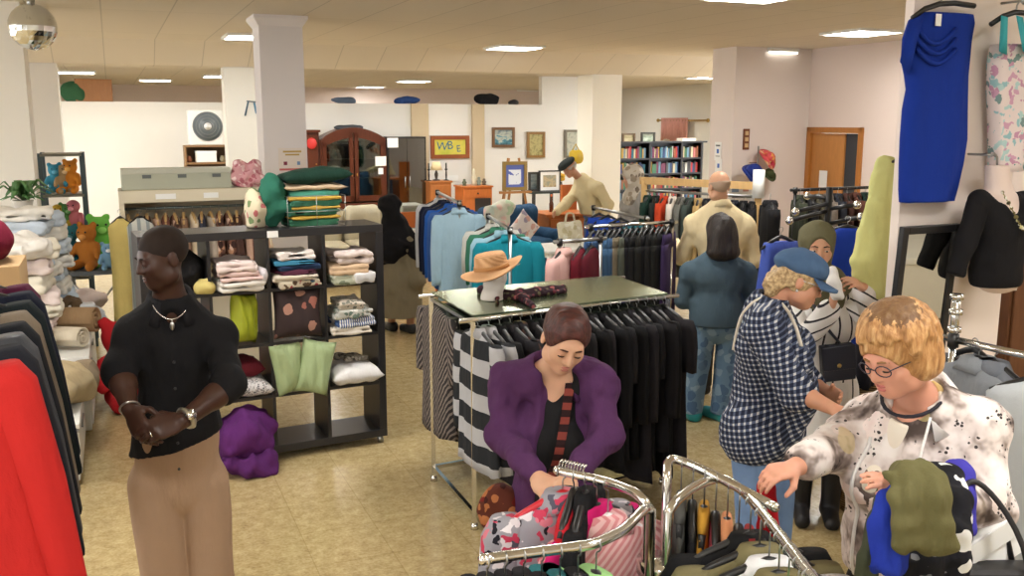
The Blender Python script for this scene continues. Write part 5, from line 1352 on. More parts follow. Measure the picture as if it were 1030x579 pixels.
LCN = [(226, 222, 214), (188, 200, 214), (216, 196, 200), (228, 222, 206), (196, 208, 222), (236, 232, 226), (206, 198, 186), (230, 214, 210)]
lname = ['off-white', 'pale blue', 'pale pink', 'cream', 'light blue', 'white', 'beige', 'rose white']
k = 0
for (u_, v_, n_, w_, d_, nm2) in ((-.62, 8.55, 8, .5, .46, 'far'), (-.72, 7.95, 9, .5, .46, 'middle'), (-.66, 7.35, 7, .48, .44, 'near')):
    z = .582
    for j in range(n_):
        hh = .085 + .03 * ((k * 7) % 4) / 3; c_ = (k * 3 + j) % 8
        folded('folded_linen', '%s folded linen, %s from the bottom of the %s pile on the white plinth' % (lname[c_], ORD[j], nm2), RU(u_ + .04 * math.sin(k * 1.7), v_ + .03 * math.cos(k), z), (w_ * (1 - .03 * (k % 3)), d_, hh), cloth(LCN[c_], .08, .5), ANG + .12 * math.sin(k * 2), 2, 100 + k, 'linen piles on the white plinth', slump=.022, cat='folded linen'); z += hh + .010; k += 1
def roll(label, p, r, L, m, rot, cat='rolled towel'):
    pts = []; mb = MB(); turns = 2.5; n = 50; rings = []
    for i in range(n + 1):
        a_ = 2 * pi * turns * i / n; rr = r * (.18 + .82 * i / n); pts.append((rr * math.cos(a_), rr * math.sin(a_) + r))
    th = r * .13
    for sgn in (0, 1): pass
    vs = []; fs = []
    for i, (x, z_) in enumerate(pts):
        for y in (-L / 2, L / 2):
            dx, dz = x, z_ - r; l_ = max(1e-4, math.hypot(dx, dz)); vs.append((x, y, z_)); vs.append((x - dx / l_ * th, y, z_ - dz / l_ * th))
    for i in range(n):
        a_, b_ = i * 4, i * 4 + 4
        fs += [(a_, b_, b_ + 2, a_ + 2), (a_ + 1, a_ + 3, b_ + 3, b_ + 1), (a_, a_ + 1, b_ + 1, b_), (a_ + 2, b_ + 2, b_ + 3, a_ + 3)]
    o = add('rolled_towel', mesh('rolled_towel', vs, fs, m)); o.location = p; o.rotation_euler = (0, 0, rot); return tag(o, label, cat)
roll('tan rolled rug standing open end out on the linen counter', RU(-.36, 7.72, .583), .115, .36, cloth((164, 134, 100), .15), ANG + 1.2)
roll('cream rolled towel beside the tan rolled rug on the white plinth', RU(-.40, 7.28, .583), .085, .3, cloth((214, 202, 180), .1), ANG + 1.0)
heap('crumpled_cloth', 'pink white crumpled linen at the far corner of the white plinth', RU(-.30, 8.75, .582), (.34, .3, .16), cloth((222, 204, 198), .08), ANG, 61, None, 'linen', .05, 8)
heap('crumpled_cloth', 'grey blue crumpled linen over the edge of the white plinth', RU(-.32, 8.25, .582), (.36, .34, .12), cloth((188, 194, 202), .08), ANG, 62, None, 'linen', .04, 8)
heap('crumpled_cloth', 'dark brown furry bundle beside the rolled rug on the white plinth', RU(-.40, 8.02, .69), (.26, .2, .14), cloth((92, 74, 54), .2), ANG, 63, None, 'cloth', .04, 12)
pk = thing('blanket_package', 'blue and white plastic package standing on the white plinth', 'package', RU(-.30, 7.98, .582), ANG + .1)
mb = MB(); mb.box2((-.10, -.06, 0), (.10, .06, .2)); mb.build('wrapping', mat((216, 220, 224), .3), pk, bevel=.02)
mb = MB(); mb.box2((-.07, -.0635, .05), (.07, -.0605, .15)); mb.build('print', mat((40, 110, 176), .3), pk)
heap('fabric_bundle', 'tan sofa cover bundle on the low white drawer box', RU(-.45, 6.5, .402), (.5, .6, .30), cloth((190, 172, 138), .1, .6), ANG, 64, None, 'cloth bundle', .05, 6)
heap('crumpled_cloth', 'grey brown cloth at the corner of the tan bundle', RU(-.27, 6.72, .402), (.2, .34, .22), cloth((150, 134, 112), .1, .6), ANG, 65, None, 'cloth', .04, 8)
heap('crumpled_cloth', 'white crumpled lace on top of the near linen pile', RU(-.7, 7.1, 1.28), (.5, .4, .16), cloth((232, 228, 222), .05, .6), ANG, 66, None, 'linen', .06, 8)
# trailing plant on the linen
pl = thing('potted_plant', 'small green leafy plant standing on the linen pile', 'plant', RU(-.68, 8.45, 1.46), ANG)
mb = MB(); mb.lathe([(.05, 0), (.075, .1), (.08, .11), (.07, .11), (.06, .1)], seg=16); mb.build('pot', mat((216, 208, 196), .6), pl)
mb = MB(); rr = random.Random(3)
for i in range(26):
    a_ = rr.uniform(0, 6.28); l_ = rr.uniform(.12, .30); up = rr.uniform(.02, .16); p0 = Vector((0, 0, .1)); p1 = Vector((math.cos(a_) * l_ * .5, math.sin(a_) * l_ * .5, .12 + up)); p2 = Vector((math.cos(a_) * l_, math.sin(a_) * l_, .10 + up * .4))
    sd = Vector((-math.sin(a_), math.cos(a_), 0)) * .03; mb._add([p0, p1 - sd, p2, p1 + sd, p1 + Vector((0, 0, -.006))], [(0, 1, 4), (1, 2, 4), (2, 3, 4), (3, 0, 4), (0, 3, 1), (1, 3, 2)], True)
mb.build('foliage', mat((76, 122, 62), .6, 0, .2), pl)
# mirror ball under the ceiling
c = V(33, 27, 7.6); ball = thing('mirror_ball', 'mirror ball hanging from the ceiling beside the bright pillar', 'mirror ball', c)
mb = MB(); vs = []; fs = []; nr, ns, rb_ = 14, 28, .178
mb.ell((0, 0, 0), (rb_,) * 3, 28); o = mb.build('mirror_tiles', mat((214, 216, 214), .08, 1, 0), ball); o.data.polygons.foreach_set('use_smooth', [False] * len(o.data.polygons))
rr = random.Random(5)
for v_ in o.data.vertices: v_.co *= 1 + rr.uniform(-.012, .012)
mb = MB(); mb.cyl((0, 0, rb_ - .01), (0, 0, rb_ + .03), .03, None, 12); mb.cyl((0, 0, rb_ + .02), (0, 0, CEIL - c.z), .004, None, 6); mb.build('hanger', STEEL, ball)
# coats on the near rail
p0 = Vector((-1.41, 2.02, 1.70)); p1 = p0 + RU(-.04, 1.45, 0); 
rail_rack('metal rail of coats at the left front, red coat first', p0, p1, STEEL, name='coat_rack')
CO = [('coat', 'bright red coat first on the near coat rail', cloth((190, 42, 40), .06, .5), .06, 1.02, .62, .235, .60),
      ('coat', 'black coat right behind the red one on the near coat rail', cloth((34, 36, 44), .15, .4), .22, 1.0, .60, .23, .62),
      ('coat', 'dark grey shiny coat third on the near coat rail', cloth((66, 68, 74), .15, .4, rough=.5), .37, .98, .60, .225, .62),
      ('jacket', 'black jacket fourth on the near coat rail', cloth((28, 30, 36), .15, .4), .52, .78, .60, .225, .6),
      ('jacket', 'taupe brown jacket fifth on the near coat rail', cloth((130, 118, 104), .12, .4), .67, .74, .60, .22, .6),
      ('jacket', 'dark green black jacket with small orange emblem sixth on the near coat rail', cloth((30, 38, 42), .15, .4), .82, .72, .6, .225, .6),
      ('jacket', 'navy jacket seventh on the near coat rail', cloth((32, 36, 52), .15, .4), 1.0, .70, .6, .22, .6),
      ('jacket', 'plum purple jacket eighth on the near coat rail', cloth((84, 30, 58), .12, .4), 1.17, .70, .58, .20, .5),
      ]
for kd, lb, m_, t_, L_, sl_, w_, s2 in CO:
    garment(kd, lb, lerp(p0, p1, t_ / 1.30), ANG + pi + .05 * math.sin(t_ * 9), m_, L=L_, w=w_, thick=.06, lean=.12, sleeve=sl_, seed=int(t_ * 10), group=None)
garment('dress', 'orange yellow dress hem showing behind the dark coats on the near rail', lerp(p0, p1, .36), ANG + pi, cloth((214, 146, 44), .1), L=1.16, w=.205, thick=.035, sleeve=0, seed=3)
bx = thing('cardboard_box', 'tan cardboard box on a stand behind the coats on the near rail', 'box', gz(V(-34, 245, 4.75), 0), ANG)
mb = MB(); mb.box2((-.25, -.22, 1.16), (.25, .22, 1.48)); mb.build('carton', mat((190, 158, 116), .8), bx, bevel=.004)
mb = MB(); mb.box2((-.22, -.2, 0), (.22, .2, 1.16)); mb.build('stand', mat((214, 206, 192), .6), bx)
heap('sweater', 'maroon sweater heaped on the tan cardboard box beside the coats', gz(V(-24, 245, 4.75), 1.482), (.34, .4, .24), cloth((104, 22, 44), .12, .5), ANG, 71, None, 'sweater', .04, 7)
# ================================================================ glass-topped chrome rack in the middle
ZG = 1.17
gFL, gFR, gBL, gBR = VZ(462, 323, ZG), VZ(682, 297, ZG), VZ(421, 298, ZG), VZ(628, 279, ZG)
gr = thing('glass_top_rack', 'chrome clothes rack with a glass top and two rails, in the middle of the shop', 'clothes rack', gz((gFL + gBR) / 2, 0))
posts = []
for a, b in ((gFL, gFR), (gBL, gBR)):
    mb = MB(); mb.cyl(a, b, .013, None, 12); mb.build('rail', CHROME, gr, world=True)
    for t in (.055, .945): posts.append(lerp(a, b, t))
for p in posts:
    mb = MB(); mb.box2(gz(p, .03) - Vector((.013, .013, 0)), p + Vector((.013, .013, -.01))); mb.build('post', CHROME, gr, world=True)
    mb = MB(); mb.cyl(gz(p, 0), gz(p, .035), .022, .018, 12); mb.build('foot', CHROME, gr, world=True)
for a, b in ((0, 1), (2, 3), (0, 2), (1, 3)):
    mb = MB(); mb.bar(gz(posts[a], .09), gz(posts[b], .09), .022); mb.build('low_bar', CHROME, gr, world=True)
for a, b in ((0, 2), (1, 3)):
    mb = MB(); mb.bar(posts[a] - Vector((0, 0, .02)), posts[b] - Vector((0, 0, .02)), .02); mb.build('cross_bar', CHROME, gr, world=True)
ins = [lerp(posts[0], posts[3], .02) , lerp(posts[1], posts[2], .02), lerp(posts[3], posts[0], .02), lerp(posts[2], posts[1], .02)]
mb = MB(); z0, z1 = ZG + .0135, ZG + .0225
gc = [posts[0], posts[1], posts[3], posts[2]]
mb._add([gz(p, z0) for p in gc] + [gz(p, z1) for p in gc], [(3, 2, 1, 0), (4, 5, 6, 7), (0, 1, 5, 4), (1, 2, 6, 5), (2, 3, 7, 6), (3, 0, 4, 7)])
t = NT('glass_top'); nt = t.t
tr = t.n('BsdfTransparent'); tr.inputs[0].default_value = lin((206, 222, 206)); gl = t.n('BsdfGlossy'); gl.inputs['Roughness'].default_value = .22; gl.inputs[0].default_value = lin((226, 232, 214))
mx = t.n('MixShader'); fr = t.n('Fresnel'); fr.inputs[0].default_value = 1.5; t.l(t.math('ADD', t.math('MULTIPLY', fr.outputs[0], 1.2), .12), mx.inputs[0]); t.l(tr.outputs[0], mx.inputs[1]); t.l(gl.outputs[0], mx.inputs[2]); t.l(mx.outputs[0], nt.nodes['Material Output'].inputs[0])
mb.build('glass_top', t.m, gr, world=True)
gdir = (gFR - gFL).normalized(); gang = math.atan2(gdir.y, gdir.x)
BKS = [cloth((24, 24, 27), .2, .4), cloth((32, 31, 34), .2, .4), cloth((20, 20, 22), .2, .4), cloth((38, 36, 40), .2, .4)]
STRP = bands((38, 40, 44), (172, 172, 176), .19, 2, .52, .012, .4)
n_ = 20
for k in range(n_):
    t_ = .075 + .85 * k / (n_ - 1); p = lerp(gFL, gFR, t_) + Vector((0, 0, .0))
    if k < 2: m_, lb, kd, L_ = STRP, '%s grey and black striped sweater at the near corner of the glass-topped rack' % ('outer', 'inner')[k], 'shirt', .74
    elif k == 4: m_, lb, kd, L_ = blotch((36, 34, 38), [(150, 120, 90), (84, 60, 54)], 26, .4), 'black blouse with small brown print on the front rail of the glass-topped rack', 'shirt', .6
    else: m_, lb, kd, L_ = BKS[k % 4], 'black garment, %s from the striped end on the front rail of the glass-topped rack' % ORD[k], ('coat', 'dress', 'shirt')[k % 3], (.86, .80, .70)[k % 3] + (.1 if k > 13 else 0)
    garment(kd, lb, p, gang + pi / 2 + .10 * math.sin(k * 2.7), m_, L=L_, w=.21, thick=.032, sleeve=.55 if kd != 'dress' else .3, seed=k, group='clothes on the glass-topped rack')
for k in range(8):
    t_ = .08 + .84 * k / 7; p = lerp(gBL, gBR, t_)
    if k == 0: m_, lb, kd = bands((52, 48, 50), (128, 118, 112), .022, 0, .55, .03, .4, (0, .5, 0)), 'dark wavy-lined dress at the near end of the back rail of the glass-topped rack', 'dress'
    else: m_, lb, kd = BKS[(k + 1) % 4], 'black garment, %s on the back rail of the glass-topped rack' % ORD[k], ('coat', 'shirt')[k % 2]
    garment(kd, lb, p, gang + pi / 2 + .08 * math.sin(k * 1.7), m_, L=.78, w=.21, thick=.04, sleeve=.4, seed=k + 3, group='clothes on the glass-topped rack')
# green size tag and small tags
for (px, py, c_, lb) in ((614, 343, (40, 150, 90), 'small green tag on a black garment of the glass-topped rack'), (476, 366, (226, 190, 50), 'small yellow tag on the striped sweater')):
    pass
# hat on a white foam head
hp = VZ(495, 301, z1 + .001)
hd = thing('foam_head', 'white foam display head under the straw hat on the glass top', 'display head', hp)
P_, g_, M_ = head_prims((0, 0, .150), (.75, -.65, -.05), sc=.92)
f = Field([q for q in P_ if q['op'] == 'u'] + [cap((0, .0, .02), (0, .005, .10), .046, .04, .03), cap((0, 0, .008), (0, 0, .012), .068, .066, .02)], .006); f.plane((0, 0, 0), (0, 0, -1)); f.obj('head_form', mat((226, 220, 216), .7), hd, world=False)
ht = thing('straw_hat', 'tan straw hat with wide brim on the white foam head', 'hat', hp + Vector((0, 0, .168)))
tm = NT('straw'); tm.set(.8, 0, .2); wv = tm.n('TexWave'); wv.inputs['Scale'].default_value = 60; wv.wave_type = 'RINGS'; wv.rings_direction = 'Z'; tm.l(tm.co(), wv.inputs['Vector'])
tm.base(tm.mix(wv.outputs[0], lin((184, 138, 98)), lin((212, 170, 128)))); tm.bump(wv.outputs[0], .3, .004)
prof = [(.001, .098), (.05, .104), (.078, .100), (.089, .086), (.095, .05), (.099, .012), (.108, .003), (.14, -.004), (.185, -.004), (.187, .000), (.14, .002), (.110, .008)]
TL = Matrix.Rotation(.20, 3, 'Y') @ Matrix.Rotation(-.10, 3, 'X')
mb = MB(); mb.lathe(prof[:7], (0, 0, 0), 36, Matrix.Rotation(-.16, 3, 'Y')); cr = mb.build('crown', tm.m, ht)
mb = MB(); vs = []; mb.lathe([(.096, .004), (.11, .000), (.14, -.006), (.172, -.004), (.182, .004), (.180, .008), (.14, -.000), (.11, .006), (.096, .010)], (0, 0, 0), 40)
for v_ in mb.v:
    rr_ = math.hypot(v_.x, v_.y); a_ = math.atan2(v_.y, v_.x); v_.z += .9 * max(0, rr_ - .1) * (.42 * math.cos(a_ - .3) + .25 * math.cos(2 * a_))
mb.v = [Matrix.Rotation(-.16, 3, 'Y') @ q for q in mb.v]; mb.build('brim', tm.m, ht)
mb = MB(); mb.lathe([(.1005, .010), (.1035, .012), (.1015, .034), (.0985, .032)], (0, 0, 0), 36, Matrix.Rotation(-.16, 3, 'Y')); mb.build('hat_band', cloth((176, 128, 82), .1), ht)
mb = MB(); mb.box((.145, -.02, .035), (.03, .022, .003), Matrix.Rotation(-.35, 3, 'Y')); mb.build('price_tag', PAPER, ht)
# dark flowered scarf lying on the glass
FSC = blotch((44, 26, 34), [(150, 84, 84), (96, 40, 50), (90, 84, 60)], 40, .45)
pts = [VZ(484, 292, z1 + .02), VZ(500, 296, z1 + .02), VZ(522, 297, z1 + .022), VZ(545, 293, z1 + .02), VZ(566, 291, z1 + .018)]
P_ = []
for a, b in zip(pts[:-1], pts[1:]): P_.append(cap(a, b, .030, .030, .02)); P_.append(cap(a + Vector((.02, -.05, -.008)), b + Vector((-.01, -.045, -.008)), .018, .02, .02))
P_.append(cap(pts[2], VZ(536, 308, z1 + .014), .028, .018, .02)); P_.append(cap(pts[1], VZ(500, 303, z1 + .014), .022, .014, .02))
f = Field(P_, .007); f.wrinkle(.012, 22, 3); f.plane((0, 0, z1 + .001), (0, 0, -1)); sf = f.obj('scarf', FSC, None)
tag(sf, 'dark scarf with small pink flowers lying across the glass top', 'scarf')

# ================================================================ chrome four-way stand in the foreground
ZA = 1.20
fw = thing('four_way_stand', 'shiny chrome four-armed clothes stand in the foreground', 'clothes rack', gz(VZ(662, 520, 1.14), 0))
def arm(pxs):
    pts = [VZ(x, y, z) for x, y, z in pxs]
    return dense(pts, 5, 3)
A1 = arm([(655, 512, 1.19), (648, 511, 1.215), (638, 522, 1.21), (627, 533, 1.20), (599, 547, ZA), (570, 551, ZA), (530, 556, ZA), (488, 562, ZA)])
A2 = arm([(652, 512, 1.17), (649, 504, 1.19), (638, 494, 1.205), (616, 486, ZA), (598, 481, ZA), (578, 477, ZA), (562, 473, ZA)])
A3 = arm([(671, 480, 1.22), (671, 466, 1.245), (676, 461, 1.25), (690, 465, 1.24), (719, 478, 1.22), (748, 493, 1.21), (778, 509, ZA)])
A4 = arm([(672, 515, 1.17), (680, 503, 1.195), (697, 490, 1.205), (715, 482, 1.205), (728, 481, 1.203), (742, 489, ZA), (757, 503, ZA), (785, 538, ZA), (812, 574, ZA), (822, 587, ZA)])
for A_ in (A1, A2, A3, A4):
    base = A_[0]
    pole = [gz(base, .06), gz(base, base.z * .5), Vector(base)]
    mb = MB(); mb.tube(dense(pole, 3, 0) + A_[1:], .0135, 12); ar = mb.build('arm', CHROME, fw, world=True)
    e = A_[-1]; d = (A_[-1] - A_[-2]).normalized(); mb = MB(); mb.ell(e + d * .004, (.0145, .0145, .0145), 10); mb.build('end_knob', CHROME, ar, world=True)
c0 = gz(VZ(662, 520, 1.14), 0)
mb = MB(); mb.cyl(c0 + Vector((0, 0, .98)), c0 + Vector((0, 0, 1.02)), .055, None, 20); mb.build('collar', CHROME, fw, world=True)
for A_ in (A1, A2, A3, A4):
    d = gz(A_[-1] - c0, 0).normalized(); mb = MB(); mb.bar(c0 + Vector((0, 0, .05)), c0 + d * .42 + Vector((0, 0, .05)), .03); lg = mb.build('base_leg', CHROME, fw, world=True)
    mb = MB(); q = c0 + d * .40; n2 = Vector((-d.y, d.x, 0)); mb.cyl(q + n2 * .012 + Vector((0, 0, .028)), q - n2 * .012 + Vector((0, 0, .028)), .028, None, 14); mb.build('castor', BLACKP, lg, world=True)
for k in range(9):
    q = lerp(A2[-1], A2[-8], k / 8); mb = MB(); mb.tube([q + Vector((0, 0, .010)), q + Vector((.004, -.002, .028)), q + Vector((.012, -.004, .036))], .0032, 6); mb.build('peg', CHROME, fw, world=True)
def on_arm(A_, px0, px1, items, group, rot_off=0.0, flip=False):
    """items spread along the straight part between the two screen columns"""
    ds = [(q - CAM).dot(Vector((1, 0, 0))) / (q.y) for q in A_]
    cols_ = [515 + FPX * (q.x / (q.y * CP - (q.z - CAMZ) * SP)) for q in A_]
    n = len(items)
    for k, (kd, lb, m_, kw) in enumerate(items):
        px = px0 + (px1 - px0) * (k / (n - 1) if n > 1 else .5)
        j = min(range(len(cols_) - 1), key=lambda i: abs((cols_[i] + cols_[i + 1]) / 2 - px))
        a, b = A_[j], A_[j + 1]; t_ = (px - cols_[j]) / (cols_[j + 1] - cols_[j]) if cols_[j + 1] != cols_[j] else .5; p = lerp(a, b, max(-.5, min(1.5, t_)))
        d = (A_[min(j + 3, len(A_) - 1)] - A_[max(j - 2, 0)]); r_ = math.atan2(d.y, d.x) + pi / 2 + rot_off + kw.pop('dr', 0)
        if 'rz' in kw: r_ = kw.pop('rz')
        garment(kd, lb, p + Vector((0, 0, .0)), r_, m_, group=group, seed=k, **kw)
FLW = blotch((150, 148, 156), [(226, 220, 224), (30, 30, 38), (190, 64, 90), (214, 206, 212), (84, 84, 98), (206, 120, 136)], 30, .9, dist=.7)
PKQ = bands((214, 140, 146), (232, 188, 190), .02, 0, .5, .004, .5, (0, .78, 0))
on_arm(A2, 566, 612, [
    ('jacket', 'grey blouse with pink, black and white flowers held by the woman in purple', FLW, dict(L=.62, w=.185, thick=.05, sleeve=.40, rz=.30, drop=.015, hcol=mat((190, 30, 46), .4, 0, 0))),
    ('vest', 'red top behind the flowered blouse on the chrome stand', cloth((186, 36, 48), .1), dict(L=.5, w=.17, thick=.03)),
    ('shirt', 'black shirt behind the red top on the chrome stand', BKS[0], dict(L=.6, w=.18, thick=.03, sleeve=.45)),
    ('shirt', 'magenta blouse behind the pink quilted jacket on the chrome stand', cloth((196, 30, 106), .1), dict(L=.5, w=.17, thick=.03, sleeve=.3, dr=-.35, drop=.03)),
    ('jacket', 'pale pink quilted jacket on the chrome stand', PKQ, dict(L=.66, w=.155, thick=.045, sleeve=.5, dr=-.62, drop=.05, hcol=mat((226, 220, 222), .4, 0, 0))),
    ], 'clothes on the chrome stand', .25)
its = []
for k, (c_, nm2) in enumerate((((26, 26, 30), 'black'), ((30, 30, 33), 'black'), ((22, 22, 26), 'black'), ((34, 32, 36), 'black'), ((44, 112, 120), 'teal'), ((28, 28, 32), 'black'), ((150, 196, 130), 'pale green'))):
    its.append(('shirt', '%s blouse, %s from the outer end of the front arm of the chrome stand' % (nm2, ORD[k]), cloth(c_, .15), dict(L=.5, w=.17, thick=.03, sleeve=.4, drop=.03)))
on_arm(A1, 490, 600, its, 'clothes on the chrome stand')
its = []
for c_, nm2 in (((92, 92, 90), 'grey'), ((36, 36, 40), 'black'), ((190, 142, 54), 'ochre'), ((206, 92, 112), 'pink'), ((206, 140, 100), 'peach'), ((196, 128, 92), 'terracotta'), ((140, 44, 46), 'brick red'), ((170, 28, 38), 'crimson')):
    its.append(('vest' if len(its) % 2 else 'shirt', '%s top seen edge on along the far right arm of the chrome stand' % nm2, cloth(c_, .1), dict(L=.48 + .05 * (len(its) % 3), w=.105, thick=.016, sleeve=0, drop=.06, rz=pi / 2 - .20 + .05 * math.sin(len(its) * 2.3))))
on_arm(A3, 686, 768, its, 'clothes on the chrome stand')
its = []
for k, (c_, nm2) in enumerate((((34, 36, 36), 'charcoal'), ((40, 110, 90), 'emerald'), ((150, 196, 110), 'lime green'), ((112, 104, 72), 'olive'), ((222, 222, 224), 'white'), ((120, 112, 80), 'khaki green'), ((26, 26, 28), 'black'))):
    its.append(('shirt', '%s blouse on a black hanger on the near right arm of the chrome stand' % nm2, cloth(c_, .12), dict(L=.6, w=.19, thick=.03, sleeve=.45, drop=.05)))
on_arm(A4, 756, 814, its[::-1], 'clothes on the chrome stand')

# ================================================================ other rails
def fill(a, b, items, rz, group, **kw):
    n = len(items)
    for k, (kd, lb, m_, q) in enumerate(items):
        kk = dict(kw); kk.update(q); t_ = kk.pop('t', (k + .5) / n)
        garment(kd, lb, lerp(a, b, t_), rz + .07 * math.sin(k * 2.3), m_, seed=k, group=group, **kk)
def ang(a, b): return math.atan2(b[1] - a[1], b[0] - a[0])
# blue shirts
a = V(462, 204, 7.9); b = VZ(440, 193, a.z); rail_rack('steel rail of blue shirts behind the straw hat', a, b)
fill(a, b, [('shirt', 'pale sky blue long shirt first on the rail behind the straw hat', cloth((160, 190, 208), .1, .5), dict(t=.03, L=.76, thick=.05)),
            ('shirt', 'mid blue denim shirt second on the rail behind the straw hat', cloth((58, 92, 152), .1, .5), dict(t=.22)),
            ('shirt', 'bright blue shirt third on the rail behind the straw hat', cloth((40, 90, 170), .1, .5), dict(t=.36)),
            ('shirt', 'navy shirt fourth on the rail behind the straw hat', cloth((26, 36, 62), .1, .5), dict(t=.52, L=.5)),
            ('shirt', 'dark navy shirt fifth on the rail behind the straw hat', cloth((24, 30, 50), .1, .5), dict(t=.68, L=.5)),
            ('shirt', 'white grey shirt last on the rail behind the straw hat', cloth((190, 192, 196), .1, .5), dict(t=.86, L=.7))], ang(a, b) + pi / 2, 'shirts on the blue rail', L=.7, w=.175, thick=.045, sleeve=.6)
# teal rail
a = V(513, 231, 6.9); b = VZ(491, 217, a.z); rail_rack('steel rail with a teal top behind the straw hat brim', a, b)
fill(a, b, [('shirt', 'teal blouse first on the short rail behind the straw hat brim', cloth((24, 128, 146), .1, .5), dict(t=.06, L=.62, thick=.055, w=.215)),
            ('shirt', 'pale blue blouse second on the short rail with the teal blouse', cloth((150, 190, 206), .1), dict(t=.35)),
            ('shirt', 'green blouse third on the short rail with the teal blouse', cloth((60, 120, 96), .1), dict(t=.55)),
            ('shirt', 'white blouse last on the short rail with the teal blouse', cloth((206, 206, 200), .1), dict(t=.8))], ang(a, b) + pi / 2, 'shirts on the teal rail', L=.55, w=.19, thick=.035, sleeve=.4)
# pink blouse rail
a = V(563, 243, 6.6); b = VZ(604, 240, a.z); rail_rack('short steel rail with a pink blouse behind the glass-topped rack', a, b, spread=.4)
fill(a, b, [('shirt', 'pale pink blouse on the short rail behind the glass-topped rack', cloth((214, 172, 166), .08, .5), dict(t=.10, L=.5, w=.18, thick=.05)),
            ('vest', 'dark red lace top beside the pink blouse', cloth((110, 30, 44), .15), dict(t=.5)), ('vest', 'wine red top at the end of the pink blouse rail', cloth((92, 28, 40), .15), dict(t=.78))], ang(a, b) + .55, 'tops on the pink blouse rail', L=.5, w=.15, thick=.035)
# jeans
a = VZ(594, 228, 1.42); b = VZ(676, 223.3, 1.42); rail_rack('steel rail of jeans and black trousers beyond the glass-topped rack', a, b, CHROME)
its = []
jc = [((62, 92, 132), 'mid blue'), ((54, 80, 116), 'blue'), ((46, 68, 100), 'dark blue'), ((70, 104, 140), 'faded blue'), ((60, 88, 120), 'washed blue'), ((120, 110, 92), 'khaki'), ((80, 84, 74), 'grey green')]
for k, (c_, nm2) in enumerate(jc): its.append(('trousers', '%s jeans, %s on the jeans rail counted from the steel upright' % (nm2, ORD[k]), cloth(c_, .2, .4), dict(L=1.0)))
for k in range(7):
    its.append(('trousers', 'black trousers, %s on the jeans rail counted from the steel upright' % ORD[k + 7], cloth((28 + 3 * (k % 3), 28 + 3 * (k % 3), 32), .2, .4), dict(L=1.02)))
its.insert(14, ('trousers', 'purple-seamed black trousers near the open end of the jeans rail', cloth((58, 44, 78), .2, .4), dict(L=.98)))
fill(a, b, its, ang(a, b) + pi / 2 - .95, 'trousers on the jeans rail', w=.165, thick=.03)
a = VZ(597, 208.5, 1.33); b = VZ(650, 219.5, 1.33); rail_rack('thin steel rail slanting down behind the jeans rail', a, b)
fill(a, b, [('skirt', 'royal blue skirt first on the slanting rail behind the jeans', cloth((36, 70, 170), .15), dict(t=.12)), ('skirt', 'bright blue skirt second on the slanting rail behind the jeans', cloth((44, 84, 186), .15), dict(t=.3)),
            ('skirt', 'navy skirt third on the slanting rail behind the jeans', cloth((30, 40, 70), .15), dict(t=.55)), ('skirt', 'teal skirt last on the slanting rail behind the jeans', cloth((40, 96, 110), .15), dict(t=.8))], ang(a, b) + pi / 2 - .3, 'skirts on the slanting rail', L=.38, w=.15, thick=.04)
# wooden frame
zb = 1.6; a = VZ(648, 181.5, zb); b = VZ(763, 187, zb); PINE = wood((206, 168, 112), .85, .5)
wr_ = thing('wooden_clothes_frame', 'pine wood clothes frame with a rail, in front of the pinkish wall', 'clothes rack', gz((a + b) / 2, 0))
d = gz(b - a, 0).normalized(); nn = Vector((-d.y, d.x, 0))
mb = MB(); mb.bar(a - d * .04, b + d * .04, .045, .07); mb.build('top_beam', PINE, wr_, world=True)
for p in (a, b):
    mb = MB(); mb.bar(gz(p, 0.02), gz(p, zb + .0), .055); mb.build('post', PINE, wr_, world=True)
    mb = MB(); mb.bar(gz(p, .03) - nn * .3, gz(p, .03) + nn * .3, .05); mb.build('foot', PINE, wr_, world=True)
ra, rb = a + Vector((0, 0, -.10)), b + Vector((0, 0, -.10))
mb = MB(); mb.cyl(ra, rb, .014, None, 10); mb.build('rail', STEEL, wr_, world=True)
q = b + Vector((-.02, -.045, -.05)); rl = thing('paper_roll', 'white paper sheet rolled round the top of the pine post', 'paper', q)
mb = MB(); mb.cyl((0.02, 0.045, -.06), (0.02, 0.045, .2), .055, None, 18); mb.build('sheet', PAPER, rl)
its = []
for c_, nm2 in (((30, 54, 46), 'dark green'), ((40, 44, 42), 'charcoal'), ((196, 70, 40), 'orange red'), ((222, 212, 200), 'white'), ((110, 110, 104), 'grey'), ((60, 70, 66), 'slate green'), ((176, 146, 96), 'tan'), ((36, 38, 44), 'black'), ((44, 60, 54), 'bottle green'), ((28, 28, 30), 'jet black'), ((34, 36, 46), 'midnight'), ((26, 26, 28), 'coal black'), ((30, 30, 32), 'soot black')):
    its.append(('jacket', '%s jacket on the rail of the pine clothes frame' % nm2, cloth(c_, .12, .5), dict()))
fill(ra, rb, its, ang(ra, rb) + pi / 2 + .35, 'jackets on the pine frame', L=.74, w=.21, thick=.04, sleeve=.58)
# ================================================================ furniture along the back partition
CHW = wood((92, 46, 28), .6, .3); CHD = wood((70, 34, 22), .6, .3); DARKG = mat((40, 42, 38), .15, 0, .1); PINE2 = wood((176, 110, 58), .75, .4); ORW = wood((190, 108, 52), .8, .35)
def froot(name, label, cat, x0, x1, vc, py=180, group=None):
    a = PV(x0, py, vc); b = PV(x1, py, vc)
    return thing(name, label, cat, RU((a.x + b.x) / 2, vc, 0), ANG, group), (b.x - a.x) / 2
